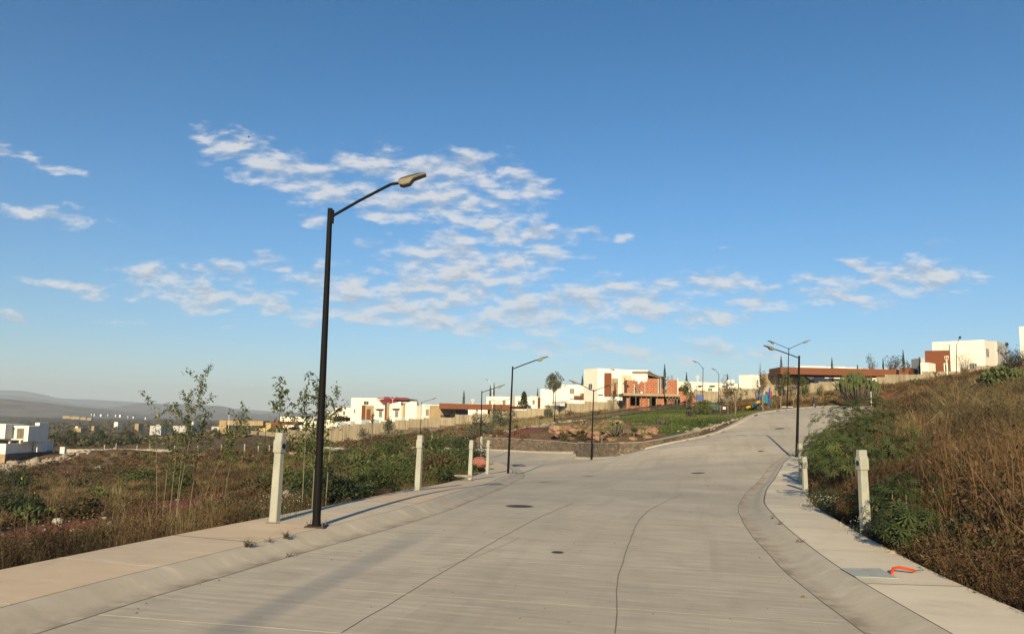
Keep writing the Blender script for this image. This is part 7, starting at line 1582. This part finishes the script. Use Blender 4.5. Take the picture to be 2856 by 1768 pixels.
# castor plants with hand-shaped leaves
def castor(u, Y, w, h, label, n, ls, seed, tint=.35, offz=0.0, stems=10):
    r = np.random.default_rng(seed + 600); x = X_of(u, Y); b = np.array([x, Y, gz(x, Y) - .05 + offz]); p, j = clumpy(n, w / 2 * 1.1, h / 2, r, 12, .6)
    d = unit(p - [0, 0, h * .35]) * .8 + r.normal(size=(n, 3)) * .35 + [0, -.25, .45]; nn = unit(d); a1 = unit(np.cross(nn, r.normal(size=(n, 3)))); a2 = np.cross(nn, a1)
    lobes = 8; ang = np.linspace(-2.6, 2.6, lobes); V = [p]; L = ls * r.uniform(.55, 1.25, n)[:, None]
    for q in range(lobes):
        ln = 1.0 - .28 * abs(ang[q]) / 2.6
        for dq, f_ in ((-.20, .42), (-.10, .8), (0, 1.0), (.10, .8), (.20, .42)): c, s_ = math.cos(ang[q] + dq), math.sin(ang[q] + dq); V.append(p + (a1 * c + a2 * s_) * L * ln * f_ + nn * (-.16 * f_ * f_) * L)
    m_ = len(V); V = np.stack(V, 1).reshape(-1, 3); i = np.arange(n)[:, None] * m_; F = []
    for q in range(lobes):
        o_ = 1 + q * 5; F += [i + [0, o_, o_ + 1], i + [0, o_ + 1, o_ + 2], i + [0, o_ + 2, o_ + 3], i + [0, o_ + 3, o_ + 4]]
    F = np.concatenate(F, 1).reshape(-1, 3); root = thing('castor_bush', b, label, 'bush'); T = np.repeat(np.clip(tint + r.uniform(-.22, .25, n), 0, 1), m_)
    np_mesh('leaves', V, F, GREENS, attrs={'tint': T}, parent=root); mb = MB()
    for k in range(stems): e = p[r.integers(0, n)]; mb.tube([(e[0] * .12, e[1] * .12, -.1), (e[0] * .5, e[1] * .5, e[2] * .6), tuple(e)], [.022, .016, .006], 5)
    mb.build('stems', mat('castor_stem', (.20, .13, .09), .8) if 'castor_stem' not in bpy.data.materials else bpy.data.materials['castor_stem'], root)
    if ls > .12:
        sp_ = MB()
        for k in range(2):
            e = p[r.integers(0, n)] * [1, 1, 1]; 
            for z in np.linspace(0, .3, 9): sp_.ball((e[0] + r.normal() * .008, e[1] - .05, e[2] + z * .7), .015, 5, 4)
        sp_.build('seed_spikes', mat('seed_spike', (.05, .055, .035), .9) if 'seed_spike' not in bpy.data.materials else bpy.data.materials['seed_spike'], root)
    return root
castor(2520, 12.6, 1.5, 1.15, 'star-leaved castor bush beside the right pavement, nearest', 230, .135, 1, .3)
castor(2470, 13.9, 1.3, 1.3, 'star-leaved castor bush just right of the nearest right post', 170, .12, 2, .3)
castor(2436, 15.2, 1.2, 1.2, 'castor bush directly behind the nearest right post', 130, .15, 14, .3)
castor(2545, 14.6, 1.6, 1.3, 'castor bush behind the nearest one, higher on the bank', 170, .16, 15, .3)
castor(2590, 13.0, 1.3, .9, 'low castor bush in shade right of the nearest castor', 130, .12, 3, .3)
castor(2385, 21.5, 2.3, 2.5, 'castor thicket behind the nearest right post, left part', 420, .16, 4, .42)
castor(2470, 22.5, 2.6, 2.3, 'castor thicket behind the nearest right post, right part', 420, .16, 5, .38)
castor(2318, 27.5, 2.1, 2.7, 'tall castor bush overhanging the second right post', 520, .16, 6, .42)
castor(2290, 31.5, 2.0, 2.2, 'castor bush leaning over the third right post', 380, .17, 7, .45)
castor(2372, 34, 3.2, 3.9, 'tallest leafy bush hiding the right side of the climbing road', 700, .19, 8, .40)
castor(2430, 33, 3.2, 3.9, 'tall leafy bush right of the tallest one', 600, .19, 9, .36)
castor(2690, 17, .9, 1.3, 'small castor plant in the dry grass, right of centre slope', 70, .14, 10, .45)
castor(2745, 9.9, .6, .5, 'little castor seedling at the right verge, lower right', 22, .10, 11, .55)
castor(2540, 24, 1.5, 1.4, 'castor bush right of the thicket on the slope', 160, .15, 12, .42)
for i, (u, Y, w, h, lm, lab, t) in enumerate([(2330,19.2,1.5,.75,DKGREEN,'dark weeds with white flowers behind the second right post',.4),(2390,17.6,1.2,.95,RUST,'brown heather-like weed left of the nearest right post',.5),(2740,12.2,1.8,1.1,OLIVE,'shaded olive brush on the right slope, near',.2),(2850,11.2,2.0,1.2,RUST,'shaded rusty brush on the right slope, lower right',.2),(2700,13,1.8,1.3,RUST,'rusty tangle of dry brush right of the castor plants',.35),(2850,13,2.0,1.5,OLIVE,'olive brush at the right edge of the slope',.3),(2560,17.5,1.8,1.2,DKGREEN,'dark leafy weeds on the slope right of the thicket',.35),(2470,17,1.6,1.0,DKGREEN,'dark undergrowth behind the nearest right post',.2),(2340,24,2.2,1.2,DKGREEN,'shaded undergrowth behind the second right post',.2),(2650,12.4,1.4,.9,DKGREEN,'dark leafy undergrowth right of the low castor',.25),(2700,11.6,1.5,.95,DKGREEN,'dark green undergrowth on the lower right bank',.3),(2640,13.6,1.6,1.1,GREENS,'leafy green shrub on the lower right bank above the orange pipe',.3),(2790,10.6,1.3,.75,GREENS,'green bush near the lower right corner of the bank',.3),(2840,12.2,1.6,1.1,DKGREEN,'dark bush at the right edge above the lower corner',.3),(2600,15.5,1.8,1.3,DKGREEN,'dark leafy shrub above the castor plants',.3),(2680,20,2.2,1.4,DKGREEN,'dark green shrub in the middle of the dry slope',.3),(2820,24,2.4,1.4,OLIVE,'olive shrub high on the near right slope',.35),(2500,27,2.6,2.0,GREENS,'green shrub at the right end of the castor thicket',.35),(2560,34,2.8,1.7,OLIVE,'olive shrub on the slope behind the thicket',.4),(2720,40,3.2,1.8,OLIVE,'dusky olive shrub halfway up the right slope',.3),(2840,50,3.6,2.2,OLIVE,'dark shrub below the prickly pears at the right edge',.15)]): bush(u, 0, Y, w, h, lab, lm, 2400, .06, 60 + i, t)
def flowers(u, Y, w, n, label, seed):
    r = np.random.default_rng(seed + 40); x = X_of(u, Y); root = thing('wildflowers', (x, Y, gz(x, Y)), label, 'wildflowers'); V, F = blades(n, .42, w / 2, .003, r, .4); np_mesh('stems', V, F, GREENS, attrs={'tint': np.full(len(V), .4)}, parent=root)
    tips = V.reshape(-1, 5, 3)[:, 4]; tips = np.repeat(tips, 3, 0) + r.normal(size=(len(tips) * 3, 3)) * .02; V, F = leaf_tris(tips, .016, r, .9); np_mesh('flower_heads', V, F, FLOWER, parent=root)
flowers(2300, 18.6, 1.3, 150, 'small white wildflowers at the pavement edge by the second right post', 1); flowers(2420, 14.2, .8, 60, 'small white wildflowers at the foot of the nearest right post', 2); flowers(800, 14.9, .8, 40, 'small white wildflowers between the nearest post and lamp', 3)
# grass growing in the joints
def joint_tuft(u, v, n, h, label, seed, dz=.14, spread=.06):
    r = np.random.default_rng(seed + 10); p = on_road(u, v, dz); root = thing('grass_tuft', (p[0], p[1], rz_(*p) + dz - .005), label, 'grass tuft', 'grass tufts sprouting from pavement joints'); V, F = blades(n, h, spread, .004, r, 1.3); o = np_mesh('blades', V, F, OLIVE, attrs={'tint': np.repeat(r.uniform(.1, .6, n), 5)}, parent=root)
joint_tuft(692, 1524, 46, .13, 'largest grass tuft in the left kerb joint', 1); joint_tuft(747, 1511, 14, .09, 'small reddish sprout between the two left kerb tufts', 2); joint_tuft(797, 1500, 40, .12, 'grass tuft in the left kerb joint, nearer the lamp base', 3)
joint_tuft(812, 1551, 20, .07, 'small weed in the gutter crack left of the lamp', 4, .0, .1); joint_tuft(2231, 1511, 16, .08, 'small weed in the right kerb joint', 5); joint_tuft(2174, 1462, 14, .08, 'tiny weed in the right kerb joint, farther up', 6); joint_tuft(2155, 1446, 12, .09, 'uppermost tiny weed in the right kerb joint', 7)

# ------------------------------------------------------------------ far hills, valley town
M_HILL = bpy.data.materials.new('hillside'); M_HILL.use_nodes = True; _t = NT(M_HILL.node_tree); _b = M_HILL.node_tree.nodes['Principled BSDF']; _b.inputs['Roughness'].default_value = 1
_p = _t.n('ShaderNodeNewGeometry').outputs['Position']; _t.put(_b.inputs['Base Color'], _t.mix(_t.mapr(_t.noise(_p, .012, 6, .7), .4, .62), (.045, .045, .03), (.16, .12, .08)))
def ridge(pts, Y, depth, zbase, seed):
    """hill range: crest given by photograph pixels at distance Y, with real slopes front and back"""
    us = np.arange(pts[0][0], pts[-1][0] + 1, 12.0); vt = np.interp(us, [p[0] for p in pts], [p[1] for p in pts]); C = np.array([at(u, v, Y) for u, v in zip(us, vt)])
    for _ in range(2): C[1:-1, 2] = .25 * C[:-2, 2] + .5 * C[1:-1, 2] + .25 * C[2:, 2]
    prof = np.array([(-1, 0), (-.8, .12), (-.6, .3), (-.4, .55), (-.25, .75), (-.12, .91), (0, 1), (.2, .85), (.6, .4), (1, 0)]); R_ = []
    for q, hgt in prof:
        row = C.copy(); row[:, 1] += q * depth; row[:, 0] *= (Y + q * depth * .0) / Y; n_ = (vnoise(row[:, 0], row[:, 1] * 1.7, Y * .035, seed) - .5) * .30 * (1 - abs(q)) * (abs(q) > .01)
        row[:, 2] = zbase + (C[:, 2] - zbase) * np.clip(hgt + n_, 0, 1); R_.append(row)
    V = np.stack(R_); a, b = V.shape[:2]; i = np.arange(a * b).reshape(a, b); F = np.stack([i[:-1, :-1], i[:-1, 1:], i[1:, 1:], i[1:, :-1]], -1).reshape(-1, 4)
    tag(np_mesh('hills', V.reshape(-1, 3), F, M_HILL, smooth=True), kind='structure')
ridge([(-700,1120),(-300,1095),(-60,1087),(30,1088),(80,1091),(120,1103),(180,1112),(260,1114),(330,1118),(420,1124),(600,1135),(800,1150),(1000,1170)], 9500, 1800, -110, 1)
ridge([(-700,1150),(-300,1130),(-50,1102),(40,1102),(100,1110),(200,1125),(300,1136),(420,1145),(520,1160)], 7200, 1500, -95, 5)
ridge([(-700,1140),(-300,1110),(-50,1108),(0,1111),(60,1116),(120,1122),(200,1132),(270,1143),(340,1153),(420,1168)], 3600, 900, -62, 2)
ridge([(280,1160),(341,1131),(370,1126),(397,1124),(440,1126),(480,1128),(540,1125),(575,1132),(612,1130),(650,1139),(690,1155),(720,1161),(745,1151),(790,1147),(850,1153),(905,1149),(960,1152),(1040,1160),(1120,1175)], 6300, 1300, -85, 3)
ridge([(180,1158),(300,1146),(420,1148),(600,1150),(690,1152),(760,1158),(850,1160),(980,1172)], 4800, 900, -72, 4)
M_TRACK = mat('pale_track', (.34, .30, .26), 1, fine=False)
def far_block(u0, u1, vt, vb, Y, label, m=M_WHITE, d=8):
    A = at(u0, vb, Y); B = at(u1, vt, Y); r_ = thing('far_house', A, label, 'house', 'pale houses scattered over the valley'); mb = MB(); mb.box(0, B[0] - A[0], 0, d, -4, B[2] - A[2]); mb.build('wall', m, r_); MB().box(-.1, B[0] - A[0] + .1, -.1, d + .1, B[2] - A[2] + .003, B[2] - A[2] + .15).build('roof', M_TAN, r_)
for i, (u, v, w, h) in enumerate([(254,1154,3,2.5),(262,1155,4,1.5),(279,1156,8,2),(300,1156,3,3),(321,1157.5,5,2),(332,1158,9,3),(356,1161,3,2.5),(370,1162,6,1.5),(404,1165,5,2)]):
    Y = 1650 + 25 * i; far_block(u, u + w * .55, v - h * .45, v, Y, 'tiny white house in the row across the valley floor')
far_block(318, 329, 1177, 1184, 700, 'small white box house on the valley floor, left of the tall thin shrubs'); far_block(376, 387, 1182, 1187, 620, 'pale low house beside the tall thin shrubs in the valley', M_TAN); far_block(534, 541, 1176, 1187, 520, 'slim white building right of the tall thin shrubs', M_WHITE)
far_block(255, 263, 1188, 1193, 600, 'small pale house on the brown valley slope', M_TAN); far_block(205, 226, 1194, 1198, 560, 'long tan building behind the near tall far lamp', M_TAN); far_block(210, 218, 1189, 1192, 640, 'little white house above the long tan building')
for i, (u0, u1, v0, v1) in enumerate([(175,196,1160,1161),(197,222,1161.6,1162.8),(224,240,1163.6,1164.5),(242,255,1165.2,1166)]): far_block(u0, u1, v0, v1, 1500, 'section of the long pale row of sheds on the valley slope', M_TAN, 6)
for i, (u0, u1, v0, v1) in enumerate([(418,450,1188,1196),(480,520,1188,1197),(590,612,1190,1196),(436,446,1184,1190)]): far_block(u0, u1, v0, v1, 480 + i * 15, ['grey quarry shed left, behind the tall thin shrubs','grey quarry shed in the middle, behind the tall thin shrubs','grey quarry shed left of the tan gatehouse','narrow grey silo over the left quarry shed'][i], M_GREYW, 14)
# lower street seen edge-on beyond the left plot
def far_street():
    A = [at(u, v, Y) for u, v, Y in [(187,1257,176),(260,1258,172),(340,1257,170),(420,1258,168),(480,1262,162)]]; B = [at(u, v, Y) for u, v, Y in [(187,1254,190),(260,1253.5,188),(340,1252.5,186),(420,1253,184),(470,1255,182)]]
    V = [tuple(p + [0, 0, .25]) for p in A] + [tuple(p + [0, 0, .25]) for p in B]; n = len(A); me = MB(); me.add(V, [(i, i + 1, n + i + 1, n + i) for i in range(n - 1)]); me.add([(p[0], p[1], p[2] - 1.2) for p in A] + [(p[0], p[1], p[2] + .25) for p in A], [(i, i + 1, n + i + 1, n + i) for i in range(n - 1)])
    tag(me.build('lower_street', [M_ROAD]), kind='structure'); k = MB()
    for i in range(n - 1): k.add([tuple(A[i] + [0, -.3, .25]), tuple(A[i + 1] + [0, -.3, .25]), tuple(A[i + 1] + [0, .1, .42]), tuple(A[i] + [0, .1, .42]), tuple(A[i] + [0, -.3, -.3]), tuple(A[i + 1] + [0, -.3, -.3])], [(0, 1, 2, 3), (4, 5, 1, 0)])
    tag(k.build('kerb', M_GUT), kind='structure')
far_street()
P = at(176, 1260, 160); r_ = thing('utility_cabinet', P, 'small whitewashed utility cabinet with two vents beside the rubble', 'cabinet'); MB().box(-.45, .45, -.4, .4, -.3, .95).build('cabinet_body', M_WHITE2, r_); MB().box(-.5, .5, -.45, .45, .952, 1.03).build('cap', M_POST, r_)
for x in (-.22, .12): MB().box(x, x + .16, -.43, -.403, .55, .75).build('vent', M_DARK, r_)
# ------------------------------------------------------------------ air
hz = bpy.data.materials.new('air'); hz.use_nodes = True; hn = hz.node_tree; hn.nodes.clear(); ho = hn.nodes.new('ShaderNodeOutputMaterial'); pv = hn.nodes.new('ShaderNodeVolumePrincipled')
pv.inputs['Color'].default_value = (.74, .86, .98, 1); pv.inputs['Density'].default_value = 1.1e-4; pv.inputs['Anisotropy'].default_value = 0.0; hn.links.new(pv.outputs[0], ho.inputs['Volume'])
HZ = MB(); HZ.box(-11500, 11500, -60, 13500, -125, 330); hzo = HZ.build('haze', hz); tag(hzo, kind='stuff', label='thin blue haze hanging over the valley and far hills', cat='haze')
print('objects', len(bpy.data.objects))
